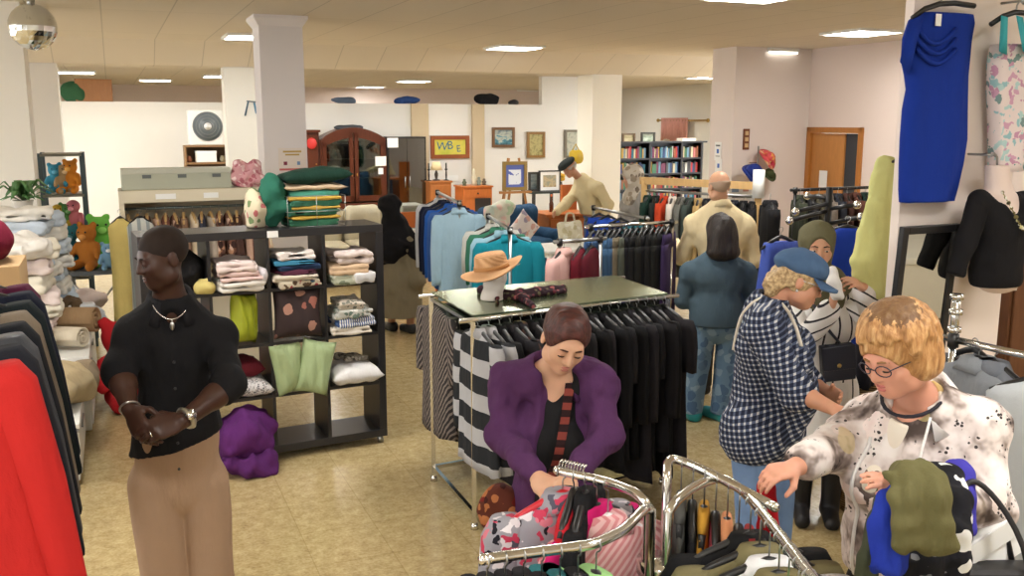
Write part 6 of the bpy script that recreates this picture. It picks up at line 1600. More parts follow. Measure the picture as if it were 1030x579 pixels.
# arched display cabinet
vc = 16.45; o, hw = froot('display_cabinet', 'reddish wooden display cabinet with arched top and two glass doors', 'cabinet', 324, 388, vc); zs = PV(388, 142, vc).z; za = PV(355, 131, vc).z; dp = .42
def arch(x, lo=None): return zs + (za - zs) * math.cos(x / hw * pi / 2) ** .8 if abs(x) < hw else zs
n = 16; xs = [-hw + 2 * hw * i / n for i in range(n + 1)]
mb = MB(); mb.box2((-hw, dp - .02, .1), (hw, dp, zs)); mb.build('back_panel', CHD, o)
for sx in (-1, 1):
    mb = MB(); mb.box2((sx * hw - .02, 0, .0), (sx * hw + .02, dp, zs + .03)); mb.build('side_panel', CHW, o)
mb = MB(); pts = [(x, arch(x) + .05) for x in xs] + [(x, arch(x) - .05) for x in xs[::-1]]; mb.prism(pts, -.03, dp); mb.build('cornice', CHW, o, bevel=.01)
mb = MB(); mb.box2((-hw - .02, -.02, 0), (hw + .02, dp, .75)); base = mb.build('base', CHW, o, bevel=.008)
for sx in (-1, 1):
    x0, x1 = (0.01, hw - .02) if sx > 0 else (-hw + .02, -.01)
    mb = MB()
    mb.box2((x0, -.03, .78), (x0 + .07, 0, arch(x0) - .03)); mb.box2((x1 - .07, -.03, .78), (x1, 0, arch(x1) - .03)); mb.box2((x0, -.03, .78), (x1, 0, .88))
    m_ = [x0 + (x1 - x0) * i / 6 for i in range(7)]; mb.prism([(x, arch(x) - .03) for x in m_] + [(x, arch(x) - .13) for x in m_[::-1]], -.03, 0)
    d = mb.build('door', CHW, o)
    mb = MB(); mb.prism([(x0 + .06, .86), (x1 - .06, .86)] + [(x, arch(x) - .11) for x in m_[::-1] if x0 + .05 < x < x1 - .05], -.018, -.010); mb.build('pane', glass((190, 200, 190), .03, .5), d)
    mb = MB(); mb.ell((x0 + .035 if sx > 0 else x1 - .035, -.04, 1.25), (.012, .012, .03), 10); mb.build('handle', mat((190, 150, 80), .3, 1, 0), d)
for z_ in (1.16, 1.50, 1.82):
    mb = MB(); mb.box2((-hw + .02, .02, z_), (hw - .02, dp - .02, z_ + .022)); mb.build('shelf_board', CHW, o)
for k, (x, z_) in enumerate(((-.35, 1.182), (-.18, 1.182), (.2, 1.182), (.38, 1.182), (-.3, 1.522), (.16, 1.522), (.3, 1.522), (.42, 1.522))):
    t_ = add('glass_jug', None, None) if False else None
    mb = MB(); mb.lathe([(.03, 0), (.045, .03), (.05, .08), (.03, .13), (.035, .16), (.028, .16)], seg=14); q = mb.build('vase', mat(((176, 186, 180), (190, 170, 130), (120, 90, 70), (200, 196, 190))[k % 4], .2), None)
    q.location = wm(o) @ Vector((x, .2, z_ + .001)); tag(q, 'small vase in the arched cabinet, %s along its %s shelf' % (ORD[k % 4], ('lower', 'middle')[k // 4]), 'vase', 'vases in the arched cabinet')
# dark object on its top
heap('hat', 'dark bluish cap lying on the arch of the wooden display cabinet', wm(o) @ Vector((-.05, .18, za + .012)), (.5, .25, .09), mat((60, 66, 76), .6), ANG, 3, None, 'hat', .01, 6)
# narrow wooden unit beside it
o, hw = froot('tall_cabinet', 'narrow reddish wooden cabinet between the capital pillar and the arched cabinet', 'cabinet', 306, 322.5, vc); zt = PV(315, 133, vc).z
mb = MB(); mb.box2((-hw, 0, 0), (hw, .4, zt)); mb.build('carcass', CHD, o, bevel=.01)
mb = MB(); mb.box2((-hw - .02, -.03, zt), (hw + .02, .42, zt + .04)); mb.build('cornice', CHW, o)
for z0, z1 in ((.1, .9), (.95, zt - .05)):
    mb = MB(); mb.box2((-hw + .03, -.02, z0), (hw - .03, 0, z1)); d = mb.build('door', CHW, o, bevel=.006); mb = MB(); mb.ell((hw - .07, -.03, (z0 + z1) / 2), (.014, .014, .014), 8); mb.build('knob', mat((190, 150, 80), .3, 1, 0), d)
mb = MB(); mb.ell((0, 0, .1), (.09, .03, .10), 12); q = mb.build('red_ornament', mat((196, 44, 40), .5), None); q.location = RU(PV(313, 145, vc).x, vc - .05, PV(313, 150, vc).z); tag(q, 'small red round ornament hanging on the narrow wooden cabinet', 'ornament')
# dark glass cabinet
o, hw = froot('glass_cabinet', 'tall dark glass-fronted cabinet between the arched cabinet and the framed lettering', 'cabinet', 391, 428, vc); zt = PV(408, 137.5, vc).z
mb = MB()
for sx in (-1, 1): mb.box2((sx * hw - .02, 0, 0), (sx * hw + .02, .4, zt))
mb.box2((-hw, .38, 0), (hw, .4, zt)); mb.box2((-hw, 0, 0), (hw, .4, .1)); mb.box2((-hw, 0, zt - .04), (hw, .4, zt)); mb.build('carcass', mat((38, 36, 34), .4, 0, .1), o)
mb = MB(); mb.box2((-hw + .02, .02, zt * .48), (hw - .02, .38, zt * .48 + .02)); mb.build('shelf_board', mat((120, 130, 124), .2), o)
for sx in (-1, 1):
    x0, x1 = (.004, hw - .01) if sx > 0 else (-hw + .01, -.004); mb = MB(); mb.box2((x0, -.012, .1), (x1, -.004, zt - .03)); d = mb.build('door', glass((120, 128, 120), .03, .6), o); mb = MB(); mb.cyl((x0 + .04 if sx > 0 else x1 - .04, -.03, 1.0), (x0 + .04 if sx > 0 else x1 - .04, -.03, 1.2), .008); mb.build('handle', STEEL, d)
C_ = wm(o)
mb = MB(); mb.box((0, 0, .04), (.15, .1, .08)); mb.box((.01, 0, .1), (.08, .08, .06)); mb.cyl((-.05, -.055, .03), (-.05, .055, .03), .03); mb.cyl((.05, -.055, .03), (.05, .055, .03), .03); q = mb.build('toy_truck', mat((226, 196, 40), .4), None, bevel=.008); q.location = C_ @ Vector((.12, .2, zt * .48 + .022)); q.rotation_euler = (0, 0, ANG); tag(q, 'yellow toy truck on the shelf of the dark glass cabinet', 'toy')
for px, py, w_, h_, lb in ((395, 143.5, .20, .17, 'upper white paper notice stuck on the dark glass cabinet'), (383, 162, .20, .17, 'white paper notice on the edge of the arched wooden cabinet door'), (383, 172, .09, .11, 'small white paper tag under the notice on the arched cabinet')):
    q = PV(px, py, vc - .05); mb = MB(); mb.box((0, 0, 0), (w_, .004, h_)); p = mb.build('paper_notice', PAPER, None); p.location = RU(q.x, vc - .05, q.z); p.rotation_euler = (0, 0, ANG); tag(p, lb, 'notice')
# pictures on the partition
def picture(label, x0, y0, x1, y1, vc, fm, art, fw_=.05, parts=None, tilt=0, name='framed_picture', mat_w=0):
    a = PV(x0, y0, vc); b = PV(x1, y1, vc); w_ = abs(b.x - a.x); h_ = abs(a.z - b.z)
    o = thing(name, label, 'picture', RU((a.x + b.x) / 2, vc, (a.z + b.z) / 2), ANG); o.rotation_euler = (tilt, 0, ANG)
    mb = MB(); e = fw_
    mb.box((0, 0, h_ / 2 - e / 2), (w_, .04, e)); mb.box((0, 0, -h_ / 2 + e / 2), (w_, .04, e)); mb.box((-w_ / 2 + e / 2, 0, 0), (e, .04, h_ - 2 * e)); mb.box((w_ / 2 - e / 2, 0, 0), (e, .04, h_ - 2 * e)); mb.build('frame', fm, o)
    mb = MB(); mb.box((0, .008, 0), (w_ - 2 * e, .012, h_ - 2 * e)); mb.build('canvas', art, o)
    if mat_w:
        mb = MB(); i = e; W_, H_ = w_ - 2 * e, h_ - 2 * e; t_ = mat_w
        mb.box((0, -.002, H_ / 2 - t_ / 2), (W_, .006, t_)); mb.box((0, -.002, -H_ / 2 + t_ / 2), (W_, .006, t_)); mb.box((-W_ / 2 + t_ / 2, -.002, 0), (t_, .006, H_ - 2 * t_)); mb.box((W_ / 2 - t_ / 2, -.002, 0), (t_, .006, H_ - 2 * t_)); mb.build('mount', PAPER, o)
    return o, w_, h_
def paint(stops, sc=(4, 1, 8), zmix=.7, seed=0):
    t = NT('painting'); t.set(.6, 0, .3); co = t.co(sc, 'Object'); sp = t.n('SeparateXYZ'); t.l(t.co(), sp.inputs[0])
    nz = t.noise(co, 2.2, 4); f = t.math('ADD', t.math('MULTIPLY', sp.outputs[2], zmix * 2), t.math('MULTIPLY', nz.outputs[0], 1.0))
    t.base(t.ramp(f, [(p, lin(c)) for p, c in stops])); return t.m
def text(name, body, size, m, parent, loc, rot=(pi / 2, 0, 0), ext=.002):
    cu = bpy.data.curves.new(name, 'FONT'); cu.body = body; cu.size = size; cu.align_x = 'CENTER'; cu.align_y = 'CENTER'; cu.extrude = ext
    q = bpy.data.objects.new(name, cu); COL.objects.link(q); q.data.materials.append(m); q.location = loc; q.rotation_euler = rot
    dg = bpy.context.evaluated_depsgraph_get(); me = bpy.data.meshes.new_from_object(q.evaluated_get(dg)); o2 = add(name, me, parent); o2.location = loc; o2.rotation_euler = rot
    if not me.materials: me.materials.append(m)
    bpy.data.objects.remove(q); return o2
VW = 16.97
o, w_, h_ = picture('wooden framed picture with blue letters W B E on yellow green', 433, 136.5, 472, 159, VW, wood((150, 82, 40), .8, .4), paint([(.2, (206, 196, 50)), (.5, (226, 214, 96)), (.8, (170, 196, 60))], (1.5, 1, 1.5), .0), .075)
for ch, x, z, r_ in (('W', -.16, .01, .1), ('B', .0, .03, -.05), ('E', .17, -.035, -.1)): text('letter', ch, .22 if ch != 'E' else .18, mat((48, 110, 140), .5, 0, 0), o, (x, -.004, z), (pi / 2, r_, 0))
picture('small seascape with blue water on the white partition', 495, 128, 517.5, 148, VW, wood((120, 84, 50), .7, .4), paint([(.2, (60, 90, 100)), (.42, (90, 150, 170)), (.52, (200, 206, 190)), (.75, (110, 130, 140))]), .05)
picture('olive and brown portrait picture right of the seascape', 530, 132.5, 548, 158.5, VW, wood((150, 112, 60), .7, .4), paint([(.25, (110, 100, 60)), (.5, (196, 186, 130)), (.75, (130, 126, 80))], (5, 1, 5), .2), .05)
picture('grey-framed faded picture beside the cream pillar behind the man in the flat cap', 568, 130.5, 583, 158.5, VW, mat((120, 112, 96), .5), paint([(.3, (140, 150, 140)), (.55, (196, 196, 180)), (.8, (120, 136, 120))], (5, 1, 5), .2), .045)
q = PV(455, 163, VW); mb = MB(); mb.box((0, 0, 0), (.22, .004, .10)); p = mb.build('paper_notice', PAPER, None); p.location = RU(q.x, VW - .01, q.z - .3); p.rotation_euler = (0, 0, ANG); tag(p, 'pale paper label under the framed lettering', 'notice')
# pine bedside drawers with lamp and candlesticks
vc2 = 16.2; o, hw = froot('bedside_drawers', 'small pine bedside drawers under the framed lettering', 'drawers', 432.5, 454, vc2, 190); zt = PV(443, 182, vc2).z
mb = MB(); mb.box2((-hw, 0, .08), (hw, .38, zt - .03)); mb.build('carcass', PINE2, o, bevel=.006)
mb = MB(); mb.box2((-hw - .02, -.02, zt - .03), (hw + .02, .4, zt)); mb.build('top', PINE2, o, bevel=.006)
for k in range(3):
    z0 = .12 + k * (zt - .18) / 3; mb = MB(); mb.box2((-hw + .02, -.015, z0), (hw - .02, 0, z0 + (zt - .18) / 3 - .02)); d = mb.build('drawer', PINE2, o, bevel=.004); mb = MB(); mb.ell((0, -.03, z0 + (zt - .18) / 6), (.016, .016, .016), 8); mb.build('knob', CHD, d)
for sx in (-1, 1):
    mb = MB(); mb.box2((sx * hw - .025, 0, 0), (sx * hw + .025, .38, .08)); mb.build('foot', PINE2, o)
C_ = wm(o)
lp = thing('table_lamp', 'small table lamp with cream shade on the pine bedside drawers', 'lamp', C_ @ Vector((-.02, .18, zt)), ANG)
mb = MB(); mb.lathe([(.07, 0), (.07, .015), (.02, .03), (.03, .08), (.035, .12), (.014, .18), (.012, .24)], seg=16); mb.build('lamp_base', mat((60, 50, 44), .4), lp)
mb = MB(); mb.lathe([(.11, .19), (.07, .34), (.066, .34), (.106, .19)], seg=24); mb.build('lamp_shade', mat((226, 206, 160), .8), lp)
for k, x in enumerate((-.25, .24)):
    cs = thing('candlestick', 'dark candlestick at the %s end of the pine bedside drawers' % ('cabinet', 'far')[k], 'candlestick', C_ @ Vector((x * hw / .3, .16, zt)), ANG, 'candlesticks')
    mb = MB(); mb.lathe([(.05, 0), (.05, .01), (.014, .02), (.018, .1), (.012, .18), (.03, .2), (.03, .21)], seg=14); mb.build('stick', mat((36, 34, 32), .4), cs)
    mb = MB(); mb.cyl((0, 0, .205), (0, 0, .32), .014); mb.build('candle', mat((44, 52, 46), .6), cs)
# pine cabinet with figurines
o, hw = froot('pine_cabinet', 'orange pine cabinet with dark front in front of the beige strip', 'cabinet', 466, 495, vc2 - .5, 195); zt = PV(480, 187, vc2 - .5).z
mb = MB(); mb.box2((-hw, 0, 0), (hw, .45, zt - .03)); mb.build('carcass', ORW, o, bevel=.006); mb = MB(); mb.box2((-hw - .02, -.02, zt - .03), (hw + .02, .47, zt)); mb.build('top', ORW, o, bevel=.006)
mb = MB(); mb.box2((-hw * .2, -.012, .1), (hw - .03, 0, zt - .22)); mb.build('door', mat((40, 36, 34), .3), o)
mb = MB(); mb.box2((-hw + .03, -.012, zt - .2), (hw - .03, 0, zt - .06)); d = mb.build('drawer', ORW, o); mb = MB(); mb.ell((0, -.02, zt - .13), (.02, .015, .02), 8); mb.build('knob', CHD, d)
C_ = wm(o)
for k, (x, hh, c_) in enumerate(((-.18, .12, (90, 100, 80)), (0, .3, (214, 206, 180)), (.1, .15, (120, 130, 120)), (.2, .12, (100, 84, 66)))):
    mb = MB(); mb.lathe([(.04, 0), (.03, hh * .2), (.045, hh * .5), (.022, hh * .72), (.03, hh * .85), (.012, hh)], seg=14); q = mb.build('figurine', mat(c_, .5), None); q.location = C_ @ Vector((x, .2, zt)); tag(q, ('short green', 'tall cream', 'grey green', 'brown')[k] + ' figurine on top of the orange pine cabinet', 'figurine', 'figurines on the pine cabinet')
# easel with picture
ve = 15.4; q = PV(518, 177, ve); es = thing('easel', 'wooden easel holding the gold-framed blue picture', 'easel', RU(q.x, ve, 0), ANG)
zl = PV(518, 192, ve).z
for sx in (-1, 1):
    mb = MB(); mb.bar((sx * .34, -.02, 0), (sx * .10, .06, PV(518, 159, ve).z), .04); mb.build('leg', wood((166, 116, 66), .8), es)
mb = MB(); mb.bar((0, .55, 0), (0, .07, zl + .5), .035); mb.build('leg', wood((166, 116, 66), .8), es)
mb = MB(); mb.box((0, -.02, zl - .02), (.6, .09, .04)); mb.build('ledge', wood((166, 116, 66), .8), es)
bl = NT('blue_picture'); bl.set(.5); co = bl.co(); v_ = bl.noise(bl.co((6, 1, 6)), 1.5, 2); sp = bl.n('SeparateXYZ'); bl.l(co, sp.inputs[0])
inx = bl.math('MULTIPLY', bl.math('LESS_THAN', bl.math('ABSOLUTE', sp.outputs[0]), .12), bl.math('LESS_THAN', bl.math('ABSOLUTE', bl.math('ADD', sp.outputs[2], .02)), .13))
bl.base(bl.mix(bl.math('MULTIPLY', inx, bl.math('GREATER_THAN', v_.outputs[0], .42)), lin((84, 100, 176)), lin((220, 226, 236))))
picture('gold-framed picture of a white shape on blue standing on the easel', 505.5, 162.5, 530, 191, ve - .06, mat((140, 116, 66), .35, .4), bl.m, .06, tilt=0)
# dark table with two framed pictures leaning
o, hw = froot('side_table', 'dark narrow table with framed pictures behind the man in the flat cap', 'table', 535, 568, 15.5, 195); zt = PV(548, 192.5, 15.5).z
mb = MB(); mb.box2((-hw, 0, zt - .04), (hw, .5, zt)); mb.build('table_top', mat((40, 46, 38), .3), o)
for sx in (-1, 1):
    for y in (.03, .47):
        mb = MB(); mb.box2((sx * hw - sx * .05 - .025, y - .025, 0), (sx * hw - sx * .05 + .025, y + .025, zt - .04)); mb.build('leg', mat((40, 36, 34), .4), o)
picture('small dark framed picture between the easel and the landscape picture', 531.5, 173, 542, 192, 15.62, mat((46, 44, 40), .4), paint([(.3, (70, 84, 90)), (.6, (120, 130, 130))]), .04)
picture('white-mounted landscape in black frame standing on the dark table', 542, 171.5, 563.5, 192.3, 15.6, mat((40, 38, 36), .4), paint([(.25, (130, 110, 80)), (.45, (196, 176, 140)), (.6, (150, 150, 130)), (.8, (206, 206, 196))], (5, 1, 5), .5), .025, mat_w=.06)
fl = thing('flower_vase', 'yellow flower bunch in a vase beside the landscape picture', 'flowers', RU(PV(565, 185, 15.6).x, 15.65, zt), ANG)
mb = MB(); mb.lathe([(.03, 0), (.05, .06), (.03, .14), (.035, .16)], seg=14); mb.build('vase', mat((80, 70, 50), .4), fl)
mb = MB(); rr = random.Random(2)
for i in range(9): mb.ell((rr.uniform(-.08, .08), rr.uniform(-.06, .06), .2 + rr.uniform(0, .12)), (.045, .045, .04), 8)
mb.build('blossoms', mat((216, 170, 40), .7, 0, .2), fl)
q = thing('yellow_bag', 'yellow rounded bag hanging behind the man in the flat cap, on the pillar', 'bag', RU(PV(579, 157, 13.3).x, 13.3, PV(579, 164, 13.3).z), ANG)
f = Field([ell((0, 0, .1), (.13, .06, .12), None, .02)], .012); f.wrinkle(.02, 9, 3); f.obj('bag_body', mat((206, 176, 50), .5), q, world=False)
mb = MB(); mb.tube([(-.07, 0, .18), (0, 0, .3), (.07, 0, .18)], .01, 6); mb.build('handle', mat((180, 150, 40), .5), q)
# orange desk the man leans on
q = PV(562, 214, 12.6); zt = .92
dk = thing('desk', 'orange wooden desk under the hands of the man in the flat cap', 'desk', gz(V(570, 220, 13.3), 0), ANG)
mb = MB(); mb.box2((-.45, -.3, zt - .04), (.30, .35, zt)); mb.build('desk_top', ORW, dk, bevel=.006)
for x in (-.40, .06):
    mb = MB(); mb.box2((x, -.26, .05), (x + .22, .32, zt - .04)); p = mb.build('pedestal', ORW, dk)
    for k in range(3):
        mb = MB(); mb.box2((x + .015, -.275, .1 + k * .26), (x + .205, -.26, .33 + k * .26)); d = mb.build('drawer', ORW, p); mb = MB(); mb.ell((x + .11, -.285, .22 + k * .26), (.015, .015, .015), 8); mb.build('knob', CHD, d)
mb = MB(); mb.box2((.06, .28, zt), (.30, .34, zt + .36)); mb.build('back_board', ORW, dk)
C_ = wm(dk)
bt = thing('bottle', 'brown bottle with orange cap standing on the orange desk', 'bottle', C_ @ Vector((-.22, .05, zt)), 0)
mb = MB(); mb.lathe([(.03, 0), (.032, .12), (.014, .17), (.013, .22)], seg=14); mb.build('bottle_body', mat((90, 50, 30), .15), bt); mb = MB(); mb.cyl((0, 0, .22), (0, 0, .25), .015); mb.build('cap', mat((210, 110, 50), .4), bt)
# blue armchair with pale throw and pillow
SB = cloth((46, 78, 110), .15, .5)
sp_ = gz(V(522, 240, 12.5), 0); so = thing('armchair', 'slate blue upholstered armchair in front of the easel', 'armchair', sp_, ANG + .35); so.scale = (.85, .9, 1.1)
f = Field([rbox((0, .28, .70), (.60, .14, .27), Matrix.Rotation(-.2, 3, 'X'), .10, .03), rbox((0, 0, .30), (.62, .40, .14), None, .06, .03), rbox((-.52, 0, .48), (.12, .42, .20), None, .09, .03), rbox((.52, 0, .48), (.12, .42, .20), None, .09, .03)], .018); f.wrinkle(.02, 5, 2); f.obj('upholstery', SB, so, world=False)
f = Field([rbox((0, -.04, .50), (.40, .36, .09), None, .07, .02)], .018); f.wrinkle(.015, 5, 4); f.obj('seat_cushion', SB, so, world=False)
for x in (-.5, .5):
    for y in (-.34, .34):
        mb = MB(); mb.cyl((x, y, 0), (x, y, .18), .02, .03); mb.build('leg', CHD, so)
PAST = blotch((206, 206, 190), [(180, 200, 170), (220, 190, 180), (196, 210, 200), (214, 204, 160)], 8, .8)
P_ = []
for a, b in (((483, 238), (494, 214)), ((494, 214), (508, 207)), ((490, 236), (504, 214)), ((500, 228), (512, 211)), ((484, 232), (488, 244))): P_.append(cap(V(a[0], a[1], 12.1), V(b[0], b[1], 12.3), .10, .09, .05))
f = Field(P_, .018); f.wrinkle(.05, 7, 5); tag(f.obj('throw_blanket', PAST, None), 'pastel flowered throw draped over the end of the blue armchair', 'blanket')
cushion('cushion', 'white and pink pointed pillow on the blue armchair', V(526, 231, 11.75), (.36, .40, .14), blotch((214, 206, 204), [(200, 160, 150), (160, 150, 170)], 12, .6), Matrix.Rotation(ANG + .2, 3, 'Z') @ Matrix.Rotation(.75, 3, 'Y') @ Matrix(((1, 0, 0), (0, 0, -1), (0, 1, 0))), seed=4)
# white plastic table
q = VZ(568, 247, .74); wt = thing('plastic_table', 'white plastic table with rounded corners behind the teal top', 'table', gz(q, 0), ANG + .1)
f = Field([rbox((0, 0, .72), (.42, .34, .022), None, .02, .01), rbox((0, 0, .68), (.39, .31, .035), None, .02, .01)], .012); f.obj('table_top', WHITEP, wt, world=False)
for x in (-.34, .34):
    for y in (-.26, .26):
        mb = MB(); mb.tube([(x, y, .70), (x * 1.05, y * 1.05, .35), (x * 1.1, y * 1.12, .0)], [.055, .04, .03], 10); mb.build('leg', WHITEP, wt)
tb = thing('tote_bag', 'cream tote bag with pale print standing on the white plastic table', 'bag', VZ(573, 244, .7425), ANG - .3)
f = Field([rbox((0, 0, .13), (.15, .05, .13), Matrix.Rotation(.12, 3, 'Y'), .03, .02)], .012); f.wrinkle(.02, 9, 5); f.plane((0, 0, 0), (0, 0, -1)); f.obj('bag_body', blotch((214, 206, 180), [(196, 186, 150), (226, 222, 206)], 14, .8), tb, world=False)
for y in (-.03, .03):
    mb = MB(); mb.tube(dense([(-.06, y, .24), (-.04, y, .36), (.04, y, .36), (.06, y, .24)], 5, 2), .008, 6); mb.build('handle', cloth((206, 196, 170)), tb)
# cream sofa and grey boxes behind the black cube shelf
sf_ = gz(V(347, 230, 12.8), 0); so = thing('sofa', 'cream sofa behind the green pile on the black shelf', 'sofa', sf_, ANG)
CRS = cloth((196, 186, 160), .08, .5)
f = Field([rbox((0, .35, .62), (.70, .14, .34), None, .08, .03), rbox((0, 0, .26), (.70, .45, .16), None, .06, .03), rbox((-.63, 0, .45), (.12, .45, .22), None, .08, .03), rbox((.63, 0, .45), (.12, .45, .22), None, .08, .03)], .022); f.obj('upholstery', CRS, so, world=False)
for x in (-.27, .27): 
    f = Field([rbox((x, .16, .78), (.26, .12, .26), Matrix.Rotation(-.2, 3, 'X'), .10, .03)], .02); f.wrinkle(.02, 5, 4); f.obj('back_cushion', cloth((206, 198, 174), .08, .5), so, world=False)
    f = Field([rbox((x, -.08, .48), (.26, .34, .09), None, .07, .03)], .02); f.obj('seat_cushion', CRS, so, world=False)
for x in (-.6, .6):
    for y in (-.35, .35):
        mb = MB(); mb.cyl((x, y, 0), (x, y, .12), .025, .03); mb.build('leg', CHD, so)
bx = thing('storage_crate', 'grey green storage crate beyond the woman in the black headscarf', 'crate', gz(V(412, 235, 12.75), 0), ANG)
mb = MB(); mb.box2((-.16, -.2, 0), (.16, .2, .72)); mb.build('pedestal', CHD, bx); mb = MB(); mb.box2((-.15, -.2, .72), (.15, .2, 1.04)); mb.build('crate_body', mat((128, 134, 122), .6), bx, bevel=.01); mb = MB(); mb.box2((-.16, -.21, 1.04), (.16, .21, 1.08)); mb.build('lid', mat((150, 154, 146), .6), bx, bevel=.01)
# low orange bench with jars
lb = thing('bench', 'orange wooden bench between the crate and the blue shirt rail', 'bench', gz(V(424, 222, 11.7), 0), ANG)
mb = MB(); mb.box2((-.3, -.2, .70), (.3, .2, .74)); mb.build('seat', ORW, lb)
mb = MB(); mb.box2((-.3, .16, .86), (.3, .2, 1.06)); mb.build('back_board', ORW, lb)
for x in (-.26, .26):
    for y in (-.16, .17):
        mb = MB(); mb.box2((x - .03, y - .03, 0), (x + .03, y + .03, .70 if y < 0 else 1.0)); mb.build('leg', ORW, lb)
for k, x in enumerate((-.12, 0.0, .1)):
    mb = MB(); mb.lathe([(.035, 0), (.04, .05), (.036, .11), (.028, .13)], seg=12); q = mb.build('jar', mat(((214, 214, 206), (60, 110, 80), (190, 180, 160))[k], .3), None); q.location = wm(lb) @ Vector((x, -.05, .741)); tag(q, ('white', 'green', 'beige')[k] + ' jar standing on the orange bench', 'jar', 'jars on the bench')
# shelf unit with a box fan on top, at the bright back wall
vf = 16.0; o, hw = froot('shelf_unit', 'brown low-backed shelf unit with box fan on top at the bright back wall', 'shelf', 186, 232, vf, 160); zt = PV(208, 146, vf).z; BRW = wood((140, 108, 74), .8, .5)
mb = MB(); mb.box2((-hw, 0, 0), (-hw + .03, .32, zt)); mb.build('side_panel', BRW, o); mb = MB(); mb.box2((hw - .03, 0, 0), (hw, .32, zt)); mb.build('side_panel', BRW, o); mb = MB(); mb.box2((-hw, .30, 0), (hw, .32, zt)); mb.build('back_panel', mat((112, 86, 58), .6), o)
for z_ in (.1, .5, .85, 1.18, 1.5, zt - .03):
    mb = MB(); mb.box2((-hw + .03, 0, z_), (hw - .03, .30, z_ + .03)); mb.build('shelf_board', BRW, o)
C_ = wm(o)
bxx = thing('carton', 'white carton on the top shelf of the brown shelf unit', 'box', C_ @ Vector((-.02, .14, 1.531)), ANG); mb = MB(); mb.box2((-.16, -.1, 0), (.16, .1, .17)); mb.build('carton_body', WHITEP, bxx, bevel=.006); mb = MB(); mb.box2((-.165, -.105, .15), (.165, .105, .18)); mb.build('lid', PAPER, bxx)
for k, (x, c_) in enumerate(((-.28, (150, 90, 60)), (.24, (190, 180, 150)))):
    mb = MB(); mb.lathe([(.03, 0), (.045, .04), (.03, .09), (.032, .1)], seg=12); q = mb.build('pot', mat(c_, .5), None); q.location = C_ @ Vector((x, .12, 1.531)); tag(q, ('brown pot at the outer end', 'cream pot at the pillar end')[k] + ' of the top shelf of the brown shelf unit', 'pot')
fn = thing('box_fan', 'white box fan with dark round grille on the brown shelf unit', 'fan', C_ @ Vector((.03, .15, zt)), ANG)
mb = MB(); mb.box2((-.30, -.08, 0), (.24, .08, .56)); mb.build('housing', mat((236, 236, 232), .4), fn, bevel=.02)
mb = MB(); mb.cyl((0, -.075, .30), (0, -.095, .30), .235, None, 32); gr_ = mb.build('grille', mat((104, 112, 116), .4), fn)
mb = MB()
for r_ in (.08, .13, .18, .225): mb.tube([(r_ * math.cos(a), -.10, .30 + r_ * math.sin(a)) for a in np.linspace(0, 2 * pi, 33)], .005, 6, False)
mb.build('ring', mat((128, 134, 136), .4, .3), gr_); mb = MB(); mb.cyl((0, -.095, .30), (0, -.11, .30), .06, None, 18); mb.build('hub', mat((214, 216, 216), .3, .3), gr_)
# ================================================================ bookcase with books
vb = 15.0; a = PV(612, 160, vb); b = PV(706, 160, vb); zt = PV(665, 143.8, vb).z; bw = b.x - a.x
bc = thing('bookcase', 'tall black three-bay bookcase full of paperbacks', 'bookcase', RU(a.x, vb, 0), ANG); BBK = mat((26, 25, 27), .4, 0, .1)
d1_ = PV(654, 160, vb).x - a.x; d2_ = PV(686, 160, vb).x - a.x
for x in (0, d1_, d2_, bw):
    mb = MB(); mb.box2((x - .02, 0, 0), (x + .02, .26, zt)); mb.build('upright', BBK, bc)
mb = MB(); mb.box2((0, .25, 0), (bw, .26, zt)); mb.build('back_panel', BBK, bc)
mb = MB(); mb.box2((-.06, -.02, zt), (bw + .1, .28, zt + .03)); mb.build('top_board', BBK, bc)
rows = 6; rh = (zt - .1) / rows
for j in range(rows):
    mb = MB(); mb.box2((.0, 0, .08 + j * rh), (bw, .25, .08 + j * rh + .028)); mb.build('shelf_board', BBK, bc)
BC = wm(bc); rr = random.Random(21)
bkc = [((190, 50, 46), 'red'), ((52, 74, 120), 'navy'), ((206, 196, 160), 'cream'), ((70, 120, 90), 'green'), ((150, 90, 60), 'brown'), ((110, 150, 176), 'light blue'), ((214, 214, 208), 'white'), ((120, 60, 90), 'plum'), ((200, 160, 70), 'yellow'), ((80, 80, 84), 'grey'), ((36, 110, 130), 'teal'), ((196, 120, 120), 'rose')]
bmesh_ = {}
def book_me(w_, h_):
    key = (round(w_, 3), round(h_, 2))
    if key not in bmesh_:
        mb = MB(); mb.m(0).box2((0, 0, 0), (w_ * .1, .135, h_)); mb.m(0).box2((w_ * .9, 0, 0), (w_, .135, h_)); mb.m(0).box2((0, 0, 0), (w_, .006, h_)); mb.m(1).box2((w_ * .1, .006, .004), (w_ * .9, .13, h_ - .004))
        bmesh_[key] = mesh('book', mb.v, mb.f, [WHITEP, mat((226, 218, 196), .8, 0, 0)], False, mb.mi)
    return bmesh_[key]
rown = ['bottom', 'second', 'third', 'fourth', 'fifth', 'top']
for j in (5, 4, 3, 2):
    for bay, (x0, x1) in enumerate(((PV(622, 160, vb).x - a.x + .02, d1_ - .03), (d1_ + .03, d2_ - .03), (d2_ + .03, bw - .03))):
        x = x0; k = 0
        while x < x1 - .035:
            w_ = rr.choice((.028, .034, .04, .046)); h_ = rr.choice((.17, .185, .2, .21)); c_, nm2 = bkc[rr.randrange(len(bkc))]
            if x + w_ > x1: break
            q = add('book', book_me(w_, h_)); setmat(q, mat(c_, .5, 0, .05)); q.location = BC @ Vector((x, .05 + rr.uniform(0, .02), .08 + j * rh + .029)); q.rotation_euler = (0, 0, ANG)
            tag(q, '%s book, %s in the %s bay of the %s row of the black bookcase' % (nm2, ORD[k] if k < 30 else str(k), ('pillar-side', 'middle', 'outer')[bay], rown[j]), 'book', 'books in the black bookcase')
            x += w_ + .002; k += 1
